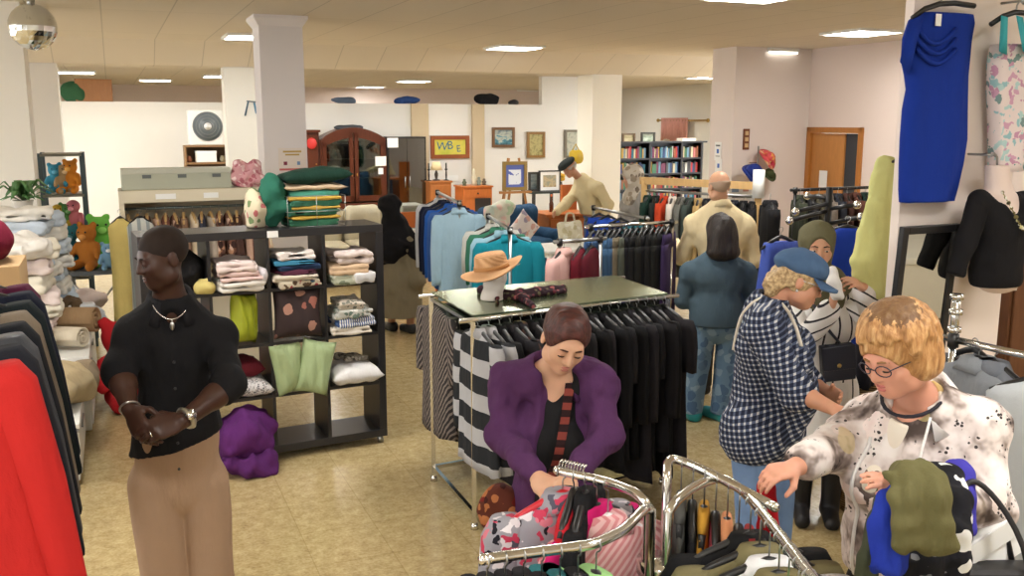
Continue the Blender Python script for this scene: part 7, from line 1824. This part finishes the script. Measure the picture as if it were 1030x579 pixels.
mb = MB(); mb.box2((0, 0, 0), (.3, .2, .05)); q = mb.build('flat_book', mat((206, 200, 186), .6), None); q.location = BC @ Vector((bw - .42, .04, zt + .031)); q.rotation_euler = (0, 0, ANG); tag(q, 'pale flat book lying on top of the black bookcase', 'book')
# pictures and curtain on the rear side wall
def side_plane(px, py): 
    p = PU(px, py, 12.95); return p
picture('small brown framed picture above the bookcase beside the cream pillar', 626, 134, 638.5, 143.6, vb + .1, wood((90, 70, 46), .8), paint([(.3, (150, 140, 100)), (.6, (196, 186, 150))]), .03)
picture('small dark framed landscape standing on top of the bookcase', 645, 133, 658.5, 143.8, vb + .1, mat((44, 44, 38), .5), paint([(.3, (80, 100, 80)), (.6, (176, 186, 170))]), .03)
pa, pb = PU(662, 121, 12.9), PU(712, 120, 12.9)
cr = thing('curtain_rod', 'thin brass curtain rod on the back wall above the bookcase', 'curtain rod', RU(12.9, (pa.y + pb.y) / 2, pa.z), ANG)
mb = MB(); mb.cyl((0, (pa.y - pb.y) / 2, 0), (0, -(pa.y - pb.y) / 2, 0), .02, None, 10); mb.build('rod', mat((170, 140, 80), .4, .8), cr)
for s_ in (-1, 1):
    mb = MB(); mb.ell((0, s_ * (pa.y - pb.y) / 2, 0), (.045, .045, .045), 10); mb.build('finial', mat((170, 140, 80), .4, .8), cr)
    mb = MB(); mb.cyl((0, s_ * (pa.y - pb.y) * .45, 0), (.1, s_ * (pa.y - pb.y) * .45, 0), .014); mb.build('bracket', mat((170, 140, 80), .4, .8), cr)
ca, cb = PU(666, 122, 12.9), PU(693, 122, 12.9); zb_ = PU(680, 142, 12.9).z
mb = MB(); n = 60; top = []; bot = []
vs = []; fs = []
for i in range(n + 1):
    t_ = i / n; y = ca.y + (cb.y - ca.y) * t_
    for zz, am in ((pa.z + .06, .02), (pa.z - .1, .03), (zb_, .05)):
        dx = am * math.sin(t_ * 2 * pi * 9); p = RU(12.87 + dx, y, zz + (.06 * math.sin(t_ * 7) if zz == zb_ else 0)); vs.append(p)
for i in range(n):
    for j in range(2): fs.append((i * 3 + j, i * 3 + j + 1, i * 3 + 3 + j + 1, i * 3 + 3 + j))
o = add('curtain', mesh('curtain', vs, fs, cloth((214, 160, 150), .15, .3))); md = o.modifiers.new('thick', 'SOLIDIFY'); md.thickness = .008; tag(o, 'short pink curtain hanging from the brass rod over the bookcase', 'curtain')
# ================================================================ wall block: notices, plaque, hats
def notice(px, py, w_, h_, vc, label, m=None, name='paper_notice', art=None, writing=None):
    q = PV(px, py, vc); o = thing(name, label, 'notice', RU(q.x, vc - .006, q.z), ANG)
    mb = MB(); mb.box((0, 0, 0), (w_, .004, h_)); mb.build('sheet', m or PAPER, o)
    if art:
        for x, z, sx, sz, c_ in art:
            mb = MB(); mb.box((x, -.0035, z), (sx, .002, sz)); mb.build('print', mat(c_, .7, 0, 0), o)
    return o
vk = 10.95
def endp(px, py):     # the end face of the block, which looks along the room
    return PU(px, py, ub)
def notice_end(px, py, w_, h_, label, art=()):
    p = endp(px, py); o = thing('paper_notice', label, 'notice', RU(ub - .006, p.y, p.z), ANG)
    mb = MB(); mb.box((0, 0, 0), (.004, w_, h_)); mb.build('sheet', PAPER, o)
    for y, z, sy, sz, c_ in art:
        mb = MB(); mb.box((-.0035, y, z), (.002, sy, sz)); mb.build('print', mat(c_, .7, 0, 0), o)
notice_end(722.5, 152, .16, .26, 'upper white notice with a blue sign on the end of the wall block', [(0, .08, .10, .02, (60, 60, 70)), (0, 0, .05, .06, (70, 110, 190)), (0, -.07, .1, .01, (90, 90, 96))])
notice_end(723, 168, .16, .24, 'middle white notice with a blue sign on the end of the wall block', [(0, .02, .05, .06, (70, 110, 190)), (0, -.07, .1, .012, (90, 90, 96))])
notice_end(722, 184, .22, .22, 'lowest white notice on the end of the wall block', [(0, .06, .16, .014, (90, 90, 96)), (0, .02, .16, .01, (90, 90, 96)), (0, -.02, .14, .01, (90, 90, 96))])
notice(757, 165, .19, .10, vk, 'small pinkish paper label under the wooden plaque', mat((236, 222, 214), .8), art=[(0, .02, .13, .012, (110, 80, 80)), (0, -.015, .14, .01, (120, 90, 90))])
q = PV(750, 140, vk); o = thing('wall_plaque', 'narrow wooden plaque with three panels on the pinkish wall block', 'plaque', RU(q.x, vk - .012, q.z), ANG)
mb = MB(); mb.box((0, 0, 0), (.10, .022, .29)); mb.build('board', wood((120, 70, 44), .7, .4), o, bevel=.004)
for z in (-.085, 0, .085):
    mb = MB(); mb.box((0, -.013, z), (.055, .006, .055)); mb.build('tile', mat((206, 176, 130), .5), o)
# hats on the wall block
def wallhat(px, py, label, col, s=1.0, vc=10.95, off=.16, brim=.17, crown=True, tilt=1.2, rz=0):
    q = PV(px, py, vc - off); o = thing('hat', label, 'hat', RU(q.x, vc - off, q.z), ANG + rz); M = Matrix.Rotation(tilt, 3, 'X')
    mb = MB(); mb.lathe([(.001, .10), (.06, .095), (.085, .06), (.095, .0)], (0, 0, 0), 24, M); mb.v = [q_ * s for q_ in mb.v]; mb.build('crown', col, o)
    mb = MB(); mb.lathe([(.092, .0), (.13, -.006), (brim, -.02), (brim + .004, -.012), (.13, .004), (.095, .012)], (0, 0, 0), 28)
    for v_ in mb.v: v_.z += .03 * math.sin(2 * math.atan2(v_.y, v_.x) + 1)
    mb.v = [M @ q_ * s for q_ in mb.v]; mb.build('brim', col, o); return o
wallhat(773, 159, 'pink and orange straw sun hat with wavy brim on the pinkish wall block', blotch((214, 90, 90), [(226, 160, 90), (206, 70, 90), (236, 190, 150)], 14, .8), .85, brim=.19, tilt=1.0, rz=.4, off=.20)
wallhat(757, 174, 'round royal blue hat below the pink sun hat', cloth((34, 54, 136), .15, .3, rough=.5), 1.25, brim=.115, tilt=.9, off=.30)
wallhat(773, 176, 'dark green hat below the pink sun hat', cloth((70, 78, 50), .15, .3), .85, brim=.13, tilt=.5, off=.18)
for px, py in ((771, 158), (761, 173), (774, 177)): pass
st = PV(766, 200, 10.6); hs = thing('hat_stand', 'thin metal stand carrying the hats in front of the pinkish wall block', 'hat stand', RU(st.x, 10.72, 0), ANG)
mb = MB(); mb.cyl((0, 0, 0), (0, 0, .03), .16, None, 20); mb.build('base', BLACKP, hs); mb = MB(); mb.cyl((0, 0, .02), (0, 0, 1.85), .012, None, 8); mb.build('pole', STEEL, hs)
# colourful leaflet stand under the beam, behind the bald man
notice(745, 194, .42, .22, vk, 'pale printed poster low on the pinkish wall block, behind the bald man', mat((222, 222, 220), .7), art=[(-.1, .04, .12, .05, (120, 140, 170)), (.08, .05, .1, .06, (190, 140, 130)), (-.05, -.05, .2, .03, (110, 110, 116)), (.14, -.05, .08, .05, (150, 170, 140))])
# paper notice on the door
p = PU(828, 180, US); o = thing('paper_notice', 'white paper notice stuck on the half open door', 'notice', RU(US - .004, p.y, p.z), ANG)
mb = MB(); mb.box((0.0, 0, 0), (.004, .16, .24)); mb.build('sheet', PAPER, o)
# ================================================================ dark rail near the door
a = V(800, 191, 8.2); b = VZ(884, 188, a.z); rail_rack('black rail of dark clothes in front of the door', a, b, BLACKP)
its = []
for c_, nm2 in (((52, 56, 44), 'moss green'), ((36, 36, 38), 'black'), ((74, 70, 56), 'olive grey'), ((120, 110, 100), 'taupe'), ((40, 42, 50), 'dark slate'), ((70, 46, 40), 'chestnut'), ((90, 56, 46), 'reddish brown'), ((36, 52, 46), 'bottle green'), ((44, 96, 88), 'sea green')):
    its.append(('jacket', '%s jacket on the black rail in front of the door' % nm2, cloth(c_, .15, .5), {}))
fill(a, b, its, ang(a, b) + pi / 2 - .5, 'jackets on the black rail', L=.62, w=.19, thick=.04, sleeve=.5)
# black four-way stand with bright arm tips, blue dress hanging on it
sb = V(833, 215, 6.7); ss = thing('black_clothes_stand', 'black clothes stand with chrome-tipped arms behind the woman in the olive headscarf', 'clothes rack', gz(sb, 0))
mb = MB(); mb.cyl(gz(sb, 0.03), gz(sb, V(833, 188, 6.7).z), .024, None, 12); mb.build('post', BLACKP, ss, world=True)
for sx, sy in ((1, 0), (-1, 0), (0, 1), (0, -1)):
    mb = MB(); mb.bar(gz(sb, .04), gz(sb, .04) + Vector((sx * .4, sy * .4, 0)), .035); mb.build('base_leg', BLACKP, ss, world=True)
for k, (px, py, px2, py2, dd) in enumerate(((833, 205, 800, 213, -.15), (833, 212, 794, 222, -.1), (833, 210, 862, 206, -.1), (833, 225, 866, 218, -.3), (833, 199, 812, 197, .2))):
    p0_, p1_ = V(px, py, 6.7), V(px2, py2, 6.7 + dd); mb = MB(); mb.cyl(p0_, p1_, .016, None, 10); ar = mb.build('arm', BLACKP, ss, world=True)
    d = (p1_ - p0_).normalized(); mb = MB(); mb.ell(p1_, (.03, .03, .03), 12); mb.build('arm_tip', CHROME, ar, world=True)
garment('dress', 'royal blue long dress hanging beside the woman in the olive headscarf', V(853, 219, 5.75), -.10, cloth((28, 56, 148), .12, .5), L=1.05, w=.22, thick=.07, sleeve=.0, seed=2)
garment('skirt', 'periwinkle blue wrap behind the shoulder of the woman in the olive headscarf', V(786, 230, 6.3), .5, cloth((72, 92, 176), .12, .5), L=.5, w=.19, thick=.06, seed=1)
garment('coat', 'black long coat behind the pine post, by the blue cap', V(775, 196, 7.9), ang(ra, rb) + pi / 2 + .6, BKS[0], L=.95, w=.22, thick=.06, sleeve=.6)
garment('trousers', 'dark trousers hanging under the yellow green jacket', V(884, 236, 5.2), .9, cloth((40, 40, 48), .15), L=.8, w=.17, thick=.05)
# ================================================================ wall panel: blue dress, flowered dress, bust, mirror
def flat_garment(name, label, cat, rows, m, vc, thick=.05, parent_extra=None, hanger=None, seed=0):
    """garment hanging flat against the panel: rows are (y pixel, left pixel, right pixel)"""
    rs = []; q0 = PV((rows[0][1] + rows[0][2]) / 2, rows[0][0], vc); o = thing(name, label, cat, RU(q0.x, vc, q0.z), ANG); k = 24
    dn = []
    for i in range(len(rows) - 1):
        for j in range(4): dn.append([p + (q - p) * j / 4 for p, q in zip(rows[i], rows[i + 1])])
    dn.append(rows[-1]); rr = random.Random(seed); n = len(dn)
    for i, (y, x0, x1) in enumerate(dn):
        a = PV(x0, y, vc); b = PV(x1, y, vc); w_ = (b.x - a.x) / 2; c_ = (a.x + b.x) / 2 - q0.x; z = (a.z + b.z) / 2 - q0.z; ring = []
        for s_ in range(k):
            an = 2 * pi * s_ / k; ca, sa = math.cos(an), math.sin(an); t_ = i / n
            ring.append(Vector((c_ + w_ * math.copysign(abs(ca) ** .7, ca), thick * math.copysign(abs(sa) ** .7, sa) * (1 + .25 * t_ * math.sin(5 * an + 3 * t_)), z + 0.0)))
        rs.append(ring)
    mb = MB(); mb.loft(rs); mb.build('dress_body', m, o); return o, q0
BLU = cloth((22, 50, 142), .1, .4); vd = PANEL_V - .055
o, q0 = flat_garment('hanging_dress', 'royal blue sleeveless dress hanging on the white wall panel', 'dress', [(14, 925, 976), (22, 916, 978), (40, 910, 975), (62, 908.5, 973), (76, 912, 971.5), (90, 914, 971), (110, 910, 970.5), (140, 907.5, 970), (165, 906.5, 966), (190, 906, 960), (202.5, 906.5, 956.5)], BLU, vd)
mb = MB()
def lp_(px, py, dv=0): p = PV(px, py, vd - dv); return Vector((p.x - q0.x, -dv, p.z - q0.z))
mb.loft([[lp_(916, 20, .06), lp_(930, 14, .07), lp_(930, 14, .02), lp_(916, 20, .02)], [lp_(909, 42, .07), lp_(922, 44, .08), lp_(922, 44, .02), lp_(909, 42, .02)], [lp_(905, 62, .07), lp_(914, 76, .08), lp_(914, 76, .02), lp_(905, 62, .02)]]); mb.build('cap_sleeve', BLU, o)
for y_, s_ in ((34, .0), (44, .4), (54, .8)):
    mb = MB(); mb.tube([lp_(920 + 22 * t_ * 2 + 0, y_ - 8 + 18 * math.sin(pi * t_) + 0, .058) for t_ in np.linspace(0.05, .95, 9)], .010, 8); mb.build('cowl_fold', BLU, o)
mb = MB(); c_ = lp_(944, 20, .062); mb.box(c_, (.03, .004, .05)); mb.build('neck_label', PAPER, o)
mb = MB(); mb.tube([lp_(918, 18, .04), lp_(930, 9, .04), lp_(945, 4, .04), lp_(960, 3, .04), lp_(980, 6, .04)], .012, 8); h_ = mb.build('hanger', BLACKP, o)
mb = MB(); mb.tube([lp_(947, 4, .04), lp_(947, -4, .04), lp_(950, -8, .04), lp_(954, -5, .04)], .004, 6); mb.build('hook', STEEL, h_)
mb = MB(); a_ = lp_(949, -8, 0.0); mb.cyl(a_ + Vector((0, .055, 0)), a_ + Vector((0, -.05, 0)), .006); mb.build('nail', STEEL, h_)
FD = blotch((226, 212, 210), [(206, 160, 184), (150, 190, 196), (120, 146, 146), (196, 146, 172), (176, 206, 206)], 26, .7, dist=.9)
o, q0 = flat_garment('hanging_dress', 'pale flowered dress with turquoise straps hanging on the white wall panel', 'dress', [(45, 1000, 1029), (62, 996.5, 1030), (90, 996, 1031), (120, 997.5, 1030), (150, 998.5, 1028), (172, 998, 1026)], FD, vd - .03)
for x0, x1 in ((1002, 1004), (1026, 1019)):
    mb = MB(); mb.loft([[lp_(x0 - 3, 52, .03), lp_(x0 + 5, 56, .05), lp_(x0 + 5, 56, .09), lp_(x0 - 3, 52, .09)], [lp_(x1 - 3, 16, .03), lp_(x1 + 4, 18, .05), lp_(x1 + 4, 18, .09), lp_(x1 - 3, 16, .09)]]); mb.build('strap', cloth((70, 170, 180), .1), o)
mb = MB(); mb.tube([lp_(991, 25, .06), lp_(1003, 17, .06), lp_(1015, 13, .06), lp_(1027, 14, .06), lp_(1036, 20, .06)], .012, 8); h_ = mb.build('hanger', BLACKP, o)
mb = MB(); mb.tube([lp_(1016, 13, .06), lp_(1017, 6, .06), lp_(1020, 2, .06), lp_(1024, 5, .06)], .004, 6); mb.build('hook', STEEL, h_)
mb = MB(); a_ = lp_(1018, 2, 0); mb.cyl(a_ + Vector((0, .09, 0)), a_ + Vector((0, -.07, 0)), .006); mb.build('nail', STEEL, h_)
# bust with black top and necklace
vm_ = PANEL_V - .175; n0 = PV(1004, 190, vm_); bs = thing('mannequin_bust', 'white hanging mannequin bust in black top with bead necklace on the wall panel', 'mannequin', RU(n0.x, vm_, n0.z), ANG)
def lb_(px, py, y=0): p = PV(px, py, vm_); return Vector((p.x - n0.x, y, p.z - n0.z))
f = Field([cap(lb_(1003, 165), lb_(1004, 192), .050, .058, .04), cap(lb_(987, 202), lb_(1024, 203), .036, .036, .04), ell(lb_(1004, 222), (.118, .085, .14), None, .05), ell(lb_(1003, 258), (.105, .08, .14), None, .05), ell(lb_(1004, 284), (.105, .08, .05), None, .04)], .008); f.plane(lb_(1003, 166), (0, 0, 1)); f.obj('form', mat((226, 206, 196), .5, 0, 0), bs, world=False)
BT = cloth((26, 25, 27), .2, .4)
P_ = [cap(lb_(985, 203), lb_(1025, 204), .050, .050, .04), ell(lb_(1005, 225), (.135, .105, .16), None, .04), ell(lb_(1003, 258), (.125, .10, .16), None, .04), ell(lb_(1001, 280), (.128, .10, .08), None, .04)]
f = Field(P_, .008); f.wrinkle(.012, 9, 4); f.put(cap(lb_(1006, 182, -.06), lb_(1007, 205, -.12), .075, .055, .01, 's')); f.put(cap(lb_(1004, 178, 0), lb_(1004, 192, 0), .085, .085, .01, 's')); f.plane(lb_(1000, 287), (0, 0, -1)); f.obj('top', BT, bs, world=False)
f = Field([cap(lb_(984, 206), lb_(971, 245, -.0), .052, .044, .03), cap(lb_(971, 245, -.0), lb_(961, 274, .0), .044, .040, .03)], .008); f.wrinkle(.010, 10, 3); f.plane(lb_(961, 277, 0), (-.35, 0, -1)); f.obj('sleeve', BT, bs, world=False)
f = Field([cap(lb_(1029, 206), lb_(1036, 245, -.03), .066, .056, .03), cap(lb_(1036, 245, -.03), lb_(1034, 272, -.05), .056, .05, .03)], .008); f.obj('sleeve', BT, bs, world=False)
mb = MB(); pts = dense([lb_(992, 192, -.085), lb_(996, 212, -.125), lb_(1001, 226, -.135), lb_(1008, 231, -.137), lb_(1014, 226, -.135), lb_(1018, 210, -.125), lb_(1018, 194, -.085)], 4, 1)
for i, p in enumerate(pts): mb.ell(p, ((.008, .0065, .010)[i % 3],) * 3, 8)
mb.tube(pts, .003, 6); mb.build('necklace', blotch((120, 110, 70), [(206, 196, 140), (60, 56, 44), (226, 222, 206)], 60, .8), bs)
mb = MB(); mb.tube([lb_(1003, 166), lb_(1003, 158), lb_(1000, 154), lb_(997, 157)], .005, 8); mb.cyl(lb_(1002, 156), lb_(1002, 156) + Vector((0, .15, 0)), .006); mb.build('hook', STEEL, bs)
mb = MB(); mb.box(lb_(1010, 290, .02), (.12, .08, .02)); mb.build('base_plate', WHITEP, bs)
# tall mirror leaning on the panel
vmr = PANEL_V - .05; a = PV(899, 226.5, vmr); b = PV(956, 233, vmr); zt = a.z; w_ = b.x - a.x; mr = thing('standing_mirror', 'tall black-framed mirror leaning on the white wall panel', 'mirror', RU((a.x + b.x) / 2, vmr + .03, .45), ANG)
hgt = zt - .45; T_ = Matrix.Rotation(.06, 4, 'X')
def mbox(c, s): 
    return MB().box(c, s)
fr_ = MB(); e = .035
fr_.box((-w_ / 2 + e / 2, 0, hgt / 2), (e, .03, hgt)); fr_.box((w_ / 2 - e / 2, 0, hgt / 2), (e, .03, hgt)); fr_.box((0, 0, hgt - e / 2), (w_ - 2 * e, .03, e)); fr_.box((0, 0, e / 2), (w_ - 2 * e, .03, e))
for L_ in (fr_,): L_.v = [T_ @ v_ for v_ in L_.v]
fr_.build('frame', mat((28, 27, 28), .4, 0, .1), mr, bevel=.004)
g_ = MB(); g_.box((0, .002, hgt / 2), (w_ - 2 * e, .012, hgt - 2 * e)); g_.v = [T_ @ v_ for v_ in g_.v]; g_.build('mirror_glass', mat((214, 214, 206), .02, 1, 0), mr)
# ================================================================ right foreground: grey sweaters, brown cupboard
bc_ = thing('cupboard', 'dark brown wooden cupboard beyond the end of the white wall panel', 'cupboard', gz(V(1062, 330, 5.6), 0), ANG)
mb = MB(); mb.box2((-.42, 0, 0), (.6, .5, 1.5)); mb.build('carcass', wood((104, 66, 40), .6, .5), bc_, bevel=.008)
for x in (-.40, .1):
    mb = MB(); mb.box2((x, -.02, .08), (x + .48, 0, 1.46)); d = mb.build('door', wood((112, 72, 44), .6, .5), bc_, bevel=.006); mb = MB(); mb.ell((x + .42, -.035, .8), (.015, .02, .015), 8); mb.build('knob', STEEL, d)
a = V(958, 352, 3.55); b = V(1046, 372, 3.25); b.z = a.z = 1.36; rr_ = rail_rack('chrome rail with grey sweaters in front of the white wall panel', a, b, CHROME)
mb = MB(); mb.cyl(a, a + Vector((0, 0, .17)), .016, None, 12); mb.build('post_extension', CHROME, rr_, world=True)
for z_ in (.03, .1, .16):
    mb = MB(); mb.cyl(a + Vector((0, 0, z_)), a + Vector((0, 0, z_ + .02)), .026, None, 14); mb.build('collar', CHROME, rr_, world=True)
garment('shirt', 'mid grey sweater first on the chrome rail in front of the wall panel', lerp(a, b, .32), ang(a, b) - .25, cloth((128, 132, 138), .1, .5), L=.62, w=.22, thick=.07, sleeve=.5, seed=1)
garment('shirt', 'darker grey sweater second on the chrome rail in front of the wall panel', lerp(a, b, .5), ang(a, b) - .25, cloth((110, 114, 122), .1, .5), L=.70, w=.22, thick=.05, sleeve=.5, seed=2)
garment('trousers', 'grey trousers under the grey sweaters on the chrome rail', lerp(a, b, .42) - Vector((0, -.1, .0)), ang(a, b) - .25, cloth((96, 98, 104), .12, .5), L=1.0, w=.18, thick=.05)
garment('dress', 'pale blue grey long dress cut by the right edge on the chrome rail', lerp(a, b, .98) - Vector((.02, .12, -.02)), ang(a, b) + .5, cloth((190, 196, 202), .06, .5), L=.85, w=.2, thick=.08, sleeve=.0, seed=3)
# ---- clothes over the arm of the blonde woman, bag and paper
J = BL.J; P0 = lerp(J['eL'], J['wL'], .45); P1 = lerp(J['eL'], J['wL'], .80)
def drape(name, label, cat, pts, m, wr=.018, h=.007, k=.03, group=None):
    P_ = []
    for (a, ra_), (b, rb_) in zip(pts[:-1], pts[1:]): P_.append(cap(a, b, ra_, rb_, k))
    f = Field(P_, h); f.wrinkle(wr, 10, 4, (1, 1, .5)); o = f.obj(name, m, None); return tag(o, label, cat, group)
def slab(rows, th):
    """cloth sheet from rows of points, as overlapping capsules"""
    out = []
    for r in rows:
        for a, b in zip(r[:-1], r[1:]): out.append(cap(a, b, th, th, .02))
    return out
def sheet(name, label, cat, px_rows, d_rows, m, th=.022, wr=.014, h=.006, n=7):
    rows = []
    for (y, x0, x1), d in zip(px_rows, d_rows):
        rows.append([V(x0 + (x1 - x0) * i / n, y + 3 * math.sin(i * 2.1), d + .012 * math.sin(i * 1.7)) for i in range(n + 1)])
    P_ = []
    for r0, r1 in zip(rows[:-1], rows[1:]):
        for i in range(n + 1): P_.append(cap(r0[i], r1[i], th, th, .02))
        for i in range(n): P_.append(cap(r0[i], r1[i + 1], th, th, .02))
    for r in (rows[0], rows[-1]):
        for i in range(n): P_.append(cap(r[i], r[i + 1], th, th, .02))
    f = Field(P_, h); f.wrinkle(wr * .7, 22, 4, (1, 1, .3)); return tag(f.obj(name, m, None), label, cat)
sheet('draped_garment', 'olive green garment draped over the forearm of the blonde woman', 'garment', [(474, 904, 936), (478, 899, 940), (500, 900, 943), (525, 903, 948), (545, 906, 953)], [2.36, 2.22, 2.18, 2.17, 2.17], cloth((104, 100, 66), .12, .7), .015, .030)
sheet('draped_garment', 'royal blue garment hanging under the olive one on the arm of the blonde woman', 'garment', [(488, 896, 908), (500, 890, 908), (530, 880, 908), (570, 874, 905)], [2.30, 2.24, 2.23, 2.22], cloth((40, 60, 168), .12, .7), .012, .026)
sheet('draped_garment', 'dark green garment edge hanging nearest to the zip of the floral jacket', 'garment', [(496, 892, 898), (520, 880, 890), (560, 866, 880), (590, 862, 876)], [2.32, 2.28, 2.27, 2.27], cloth((74, 78, 60), .12, .7), .010, .022)
sheet('draped_garment', 'black and white patterned garment under the olive one on the woman\'s arm', 'garment', [(478, 938, 962), (500, 944, 966), (535, 925, 968), (560, 912, 968), (590, 905, 966)], [2.44, 2.36, 2.28, 2.27, 2.27], blotch((28, 28, 34), [(230, 230, 230), (24, 24, 28), (120, 120, 124), (30, 30, 34)], 18, .8, dist=.8), .020)
sheet('draped_garment', 'violet blue garment between the patterned one and the handbag handles', 'garment', [(474, 956, 970), (500, 962, 972), (530, 962, 972)], [2.46, 2.40, 2.38], cloth((70, 64, 170), .12, .5), .018)
pb_ = thing('paper_bag', 'white folded paper bag behind the black handbag handles', 'bag', V(990, 552, 2.42)); MM = Matrix.Rotation(-.42, 3, 'Y') @ Matrix.Rotation(.3, 3, 'Z')
mb = MB(); mb.box((0, 0, 0), (.19, .05, .11), MM); mb.build('bag_body', PAPER, pb_, bevel=.004); mb = MB(); mb.box((0, -.027, .03), (.18, .004, .05), MM); mb.build('flap', mat((232, 232, 230), .7, 0, 0), pb_)
# red garment pinched by her other hand; white cloth in the hands of the woman in the headscarf
sheet('held_garment', 'crimson garment pinched between the fingers of the blonde woman', 'garment', [(490, 768, 774), (505, 767, 776), (530, 768, 779), (560, 768, 783)], [2.58, 2.56, 2.55, 2.55], cloth((176, 26, 36), .12, .5), .010, .006, .005, 4)
sheet('held_cloth', 'white cloth held up by the woman in the olive headscarf', 'cloth', [(274, 834, 840), (284, 835, 844), (296, 838, 846)], [4.46, 4.42, 4.42], cloth((232, 230, 228), .05, .5), .009, .006, .006, 4)
# paper sign on the pillar with a capital, spark marks on its neighbour
notice(294, 160, .27, .22, 9.5, 'paper sign with red and blue dots on the pillar with a capital', mat((232, 222, 214), .8), art=[(0, .075, .18, .018, (190, 160, 90)), (0, .045, .14, .016, (190, 160, 90)), (-.07, -.04, .035, .035, (130, 50, 70)), (.06, -.04, .03, .035, (120, 150, 190)), (0, -.10, .26, .02, (206, 110, 110))])

yj = sheet('hanging_jacket', 'yellow green jacket hanging beside the white wall panel', 'jacket', [(166, 888, 895), (178, 883, 895), (205, 876, 894), (235, 868, 892), (262, 862, 889), (276, 864, 888), (290, 874, 886)], [4.62, 4.60, 4.56, 4.54, 4.52, 4.52, 4.52], cloth((206, 206, 138), .08, .5), .026, .016, .008, 5)
mb = MB(); k0 = V(892, 164, 4.61); mb.tube([k0 + Vector((-.03, 0, -.03)), k0, k0 + Vector((.05, -.02, .02)), RU(PANEL_U0, PANEL_V + .06, k0.z + .02)], .007, 6); mb.build('hanger', BLACKP, yj)
ch = thing('storage_chest', 'cream low chest whose reflection fills the tall mirror', 'chest', (6.5, 2.5, 0), ANG + .2)
mb = MB(); mb.box2((-.6, -.45, .04), (.6, .45, .56)); mb.build('chest_body', mat((226, 220, 206), .5), ch, bevel=.01)
mb = MB(); mb.box2((-.62, -.47, .56), (.62, .47, .62)); mb.build('lid', mat((232, 228, 218), .5), ch, bevel=.01)

for px, w_, hh, c_, nm2, lab in ((345, .45, .12, (96, 110, 130), 'hat', 'grey blue hat lying on top of the partition above the arched cabinet'), (410, .5, .14, (46, 74, 130), 'bag', 'blue cloth bag lying on top of the partition above the dark glass cabinet'),
                          (489, .5, .22, (28, 28, 32), 'bag', 'black bag lying on top of the partition above the beige strip'), (516, .2, .08, (60, 60, 64), 'hat', 'small dark hat lying on top of the partition above the seascape picture'),
                          (77, .42, .34, (52, 92, 64), 'bag', 'dark green bag on top of the bright partition beside the far left pillar')):
    q = PV(px, 103, 17.07); heap(nm2, lab, RU(q.x, 17.07, pz + .001), (w_, .16, hh), cloth(c_, .1, .5), ANG, int(px), None, nm2, .03, 6, .014)
q = PV(95, 98, 17.07); mb = MB(); mb.box2((-.28, -.06, 0), (.28, .06, .36)); bx_ = mb.build('wooden_box', wood((150, 104, 66), .8, .5), None, bevel=.01); bx_.location = RU(q.x, 17.07, pz + .001); bx_.rotation_euler = (0, 0, ANG); tag(bx_, 'brown wooden box on top of the bright partition, by the dark green bag', 'box')
p_ = PV(250, 112, 13.53); om = thing('hanging_ornament', 'small blue and green hanging ornament on the slim back pillar', 'ornament', RU(p_.x, 13.53, p_.z), ANG)
mb = MB(); mb.tube([(-.02, 0, .14), (.1, -.01, .13)], .008, 6); mb.tube([(0, -.01, .13), (-.05, -.015, -.06)], .012, 6); mb.build('feather', mat((60, 90, 110), .6), om)
mb = MB(); mb.tube([(.08, -.01, .12), (.1, -.015, -.02), (.15, -.015, -.05)], .014, 6); mb.build('feather', mat((70, 120, 150), .6), om)
wb = thing('wicker_basket', 'tall brown wicker basket beside the woman in the olive headscarf', 'basket', gz(V(876, 400, 5.1), 0))
tw = NT('wicker'); tw.set(.7, 0, .3); w1 = tw.n('TexWave'); w1.inputs['Scale'].default_value = 22; w1.bands_direction = 'Z'; tw.l(tw.co(), w1.inputs['Vector']); tw.base(tw.mix(w1.outputs[0], lin((86, 64, 40)), lin((164, 132, 86)))); tw.bump(w1.outputs[0], .6, .01)
mb = MB(); mb.lathe([(.15, 0), (.155, .02), (.19, .35), (.215, .66), (.20, .66), (.175, .35), (.14, .03)], seg=28); mb.build('basket_body', tw.m, wb)
mb = MB(); mb.tube([(.208 * math.cos(a), .208 * math.sin(a), .665) for a in np.linspace(0, 2 * pi, 33)], .014, 8, False); mb.build('rim', tw.m, wb)
# ================================================================ camera, world, render look
cam = bpy.data.cameras.new('camera'); co_ = bpy.data.objects.new('camera', cam); COL.objects.link(co_)
cam.sensor_width = 36; cam.lens = FPX / 1030 * 36; cam.clip_start = .05; cam.clip_end = 100
co_.location = CAM; co_.rotation_euler = (pi / 2 - PITCH, 0, 0)
sc = bpy.context.scene; sc.camera = co_
w = bpy.data.worlds.new('world'); sc.world = w; w.use_nodes = True
bg = w.node_tree.nodes['Background']; bg.inputs[0].default_value = (.97, .985, 1, 1); bg.inputs[1].default_value = WORLD
sc.view_settings.view_transform = 'Standard'; sc.view_settings.look = 'None'; sc.view_settings.gamma = 1
sc.view_settings.use_curve_mapping = False; sc.view_settings.exposure = EXPO
sc.cycles.use_denoising = True; sc.cycles.max_bounces = 6; sc.cycles.diffuse_bounces = 3; sc.cycles.transparent_max_bounces = 12
sc.cycles.sample_clamp_indirect = 6
